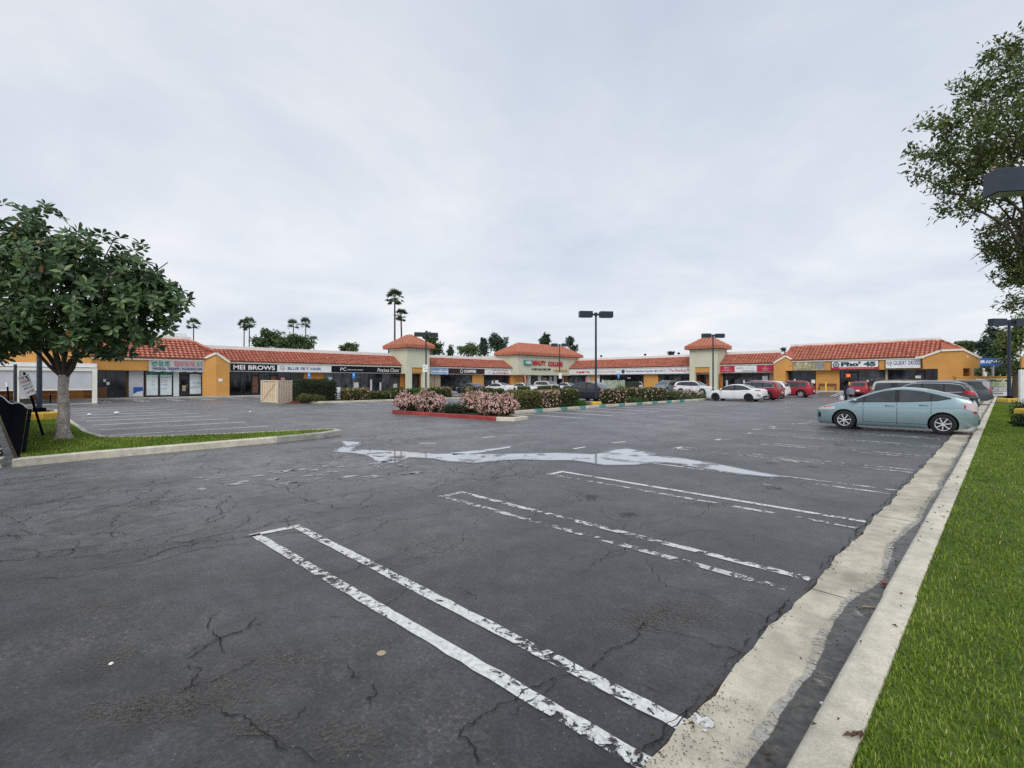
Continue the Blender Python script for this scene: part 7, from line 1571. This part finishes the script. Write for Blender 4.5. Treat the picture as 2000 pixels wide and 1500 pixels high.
car('white crossover with dark roof before the sage block', -51.3, 59.3, HXP, SUV, 'white', L=4.8, Wd=1.9, Ht=1.72, roofm='black', rim='darkalloy', rails=True)
car('white saloon half hidden by the thin lamp and the dark crossover', -51.3, 64.4, HXP, SED, 'white', L=4.6, Wd=1.8, Ht=1.44)
car('red hatchback seen from its tail in front of the noodle shop', -10.6, 63.0, HYP, SUV, 'red2', L=4.3, Wd=1.76, Ht=1.62, z=0.05, tail=((.90,.995),(.95,1.45)))
car('pale beige sport utility wagon nose to the lawn', -3.7, 39.6, HXP, BOX, 'beige', L=4.8, Wd=1.88, Ht=1.72, wb=2.75, fo=0.92, r=0.37, rails=True, tail=((.955,.995),(.85,1.15)))
car('charcoal crossover with chrome window line backed to the lawn', -3.2, 35.4, HX, SUV, 'dark', L=4.6, Wd=1.86, Ht=1.69, r=0.36, clad=True, belt_chrome=True, rails=True, tail=((.88,.975),(.93,1.18)))
car('dark slate sport utility van farthest along the lawn kerb', -3.0, 48.4, HX, BOX, 'grey', L=5.0, Wd=1.98, Ht=1.78, r=0.37, gc=0.28, tail=((.955,.995),(.82,1.14)))

# ================================================================== PERSON
def person(label, x, y, rz):
    e = empty('person', (x, y, 0), rz, label, 'person')
    pts = [(0,0,0.92)]; rad = [0.155]; ed = []
    def add(p, r, par): pts.append(p); rad.append(r); ed.append((par, len(pts)-1)); return len(pts)-1
    w = add((0.02,0,1.06), .15, 0); c1 = add((0.05,0,1.24), .165, w); c2 = add((0.07,0,1.38), .13, c1); nk = add((0.09,0,1.46), .06, c2); hd = add((0.115,0,1.53), .075, nk); h2 = add((0.125,0,1.60), .088, hd); h3 = add((0.115,0,1.67), .07, h2); add((0.215,0,1.585), .018, h2)
    for s in (1, -1):
        hp = add((0,s*.10,.86), .10, 0); kn = add((0.10*s+.03,s*.10,.48), .068, hp); an = add((0.17*s-.06 if s > 0 else -.20,s*.10,.09), .042, kn); add((0.17*s+.12 if s > 0 else -.04,s*.11,.035), .036, an)
        sh = add((0.06,s*.19,1.37), .07, c2); el = add((-.02+.04*s,s*.27,1.10), .052, sh); wr = add((0.10+.06*s,s*.25,.88), .033, el); pm = add((0.13+.06*s,s*.245,.81), .030, wr)
        for k in range(4):
            f1 = add((0.105+.06*s+.022*k,s*.245,.755-.006*k), .009, pm); add((0.112+.06*s+.02*k,s*.235,.72-.006*(k % 2)), .008, f1)
        t1 = add((0.165+.06*s,s*.225,.79), .010, pm); add((0.175+.06*s,s*.215,.755), .008, t1)
    me = bpy.data.meshes.new('body'); me.from_pydata(pts, ed, []); o = bpy.data.objects.new('body', me); COL.objects.link(o)
    o.modifiers.new('s', 'SKIN'); 
    for v, r_ in zip(me.skin_vertices[0].data, rad): v.radius = (r_, r_)
    me.skin_vertices[0].data[0].use_root = True
    sb = o.modifiers.new('d', 'SUBSURF'); sb.levels = 2; sb.render_levels = 2
    dg = bpy.context.evaluated_depsgraph_get(); nm = bpy.data.meshes.new_from_object(o.evaluated_get(dg)); bpy.data.objects.remove(o)
    for m_ in (mat('navy_jacket', (0.022, 0.026, 0.050), 0.9, noise=(12, 0.2)), mat('dark_jeans', (0.030, 0.036, 0.060), 0.9), mat('skin', (0.32, 0.19, 0.13), 0.6), mat('shoe', (0.5, 0.5, 0.5), 0.6)): nm.materials.append(m_)
    for p in nm.polygons:
        c = p.center; p.material_index = 2 if c.z > 1.46 or (c.z < .885 and abs(c.y) > .18) else 0 if c.z > .88 else 3 if c.z < .085 else 1
        p.use_smooth = True
    link('body', nm, e)
    # head features
    for s in (1, -1): MB().lathe([(0,-.004),(.010,0),(0,.004)], 8, 'x', (.205, s*.034, 1.615)).build('eye', M['signblack'], e); MB().lathe([(0,-.012),(.028,0),(0,.012)], 8, 'y', (.115, s*.092, 1.60)).build('ear', nm.materials[2], e)
    MB().box(.198, .204, -.025, .025, 1.545, 1.552).build('mouth', M['tred'], e)
    P, d = blob_points([((.07,0,1.66),(.13,.135,.11)), ((.03,0,1.56),(.11,.15,.15)), ((.0,0,1.45),(.09,.16,.13))], 1700, .6, .2)
    k = ~((P[:,0] > .15) & (P[:,2] < 1.66)); P, d = P[k], d[k]
    Vv, Ff = leaf_arrays(P, unit(d+rng.normal(size=P.shape)), d, np.full(len(P), .055), np.full(len(P), .02), .3)
    link('hair', fast_mesh('hair', Vv, Ff, mat('black_curly_hair', (0.010, 0.009, 0.009), 0.7)), e)['kind'] = 'stuff'
    return e
qx, qy = AT(1652, 36.2)
person('person with black curly hair in a navy jacket and jeans', qx, qy, R(45))
def bag(label, px, Y, m, w, d, z0, h, strap=True, cat='bag'):
    e = empty('carried_bag', (*AT(px, Y), z0), R(45), label, cat); b = MB()
    b.add([(-w,-d,0.02),(w,-d,0),(w,d,0.02),(-w,d,0),(-w*1.08,-d*1.1,h*.6),(w*1.08,-d*1.1,h*.62),(w*1.08,d*1.1,h*.6),(-w*1.08,d*1.1,h*.6),(-w*.8,-d*.5,h),(w*.8,-d*.5,h*.96),(w*.8,d*.5,h),(-w*.8,d*.5,h*.97)], [(0,3,2,1),(0,1,5,4),(1,2,6,5),(2,3,7,6),(3,0,4,7),(4,5,9,8),(5,6,10,9),(6,7,11,10),(7,4,8,11),(8,9,10,11)])
    b.build('sack', m, e, smooth=60); MB().tube([(-w*.6,0,h*.95),(-w*.4,0,h*1.35),(w*.4,0,h*1.35),(w*.6,0,h*.95)], .012, 6).build('strap', m, e)
bag('white plastic carrier bag hanging from the hand on the aisle side', 1643.5, 36.0, mat('white_bag', (0.66, 0.66, 0.72), 0.5), .11, .07, .30, .34)
bag('big grey slouchy tote carried on the hip', 1661, 35.6, mat('grey_tote', (0.20, 0.20, 0.24), 0.8, noise=(9, 0.3)), .20, .12, .72, .46)

for o in list(bpy.data.objects):
    if o.type == 'EMPTY' and not o.children: bpy.data.objects.remove(o)
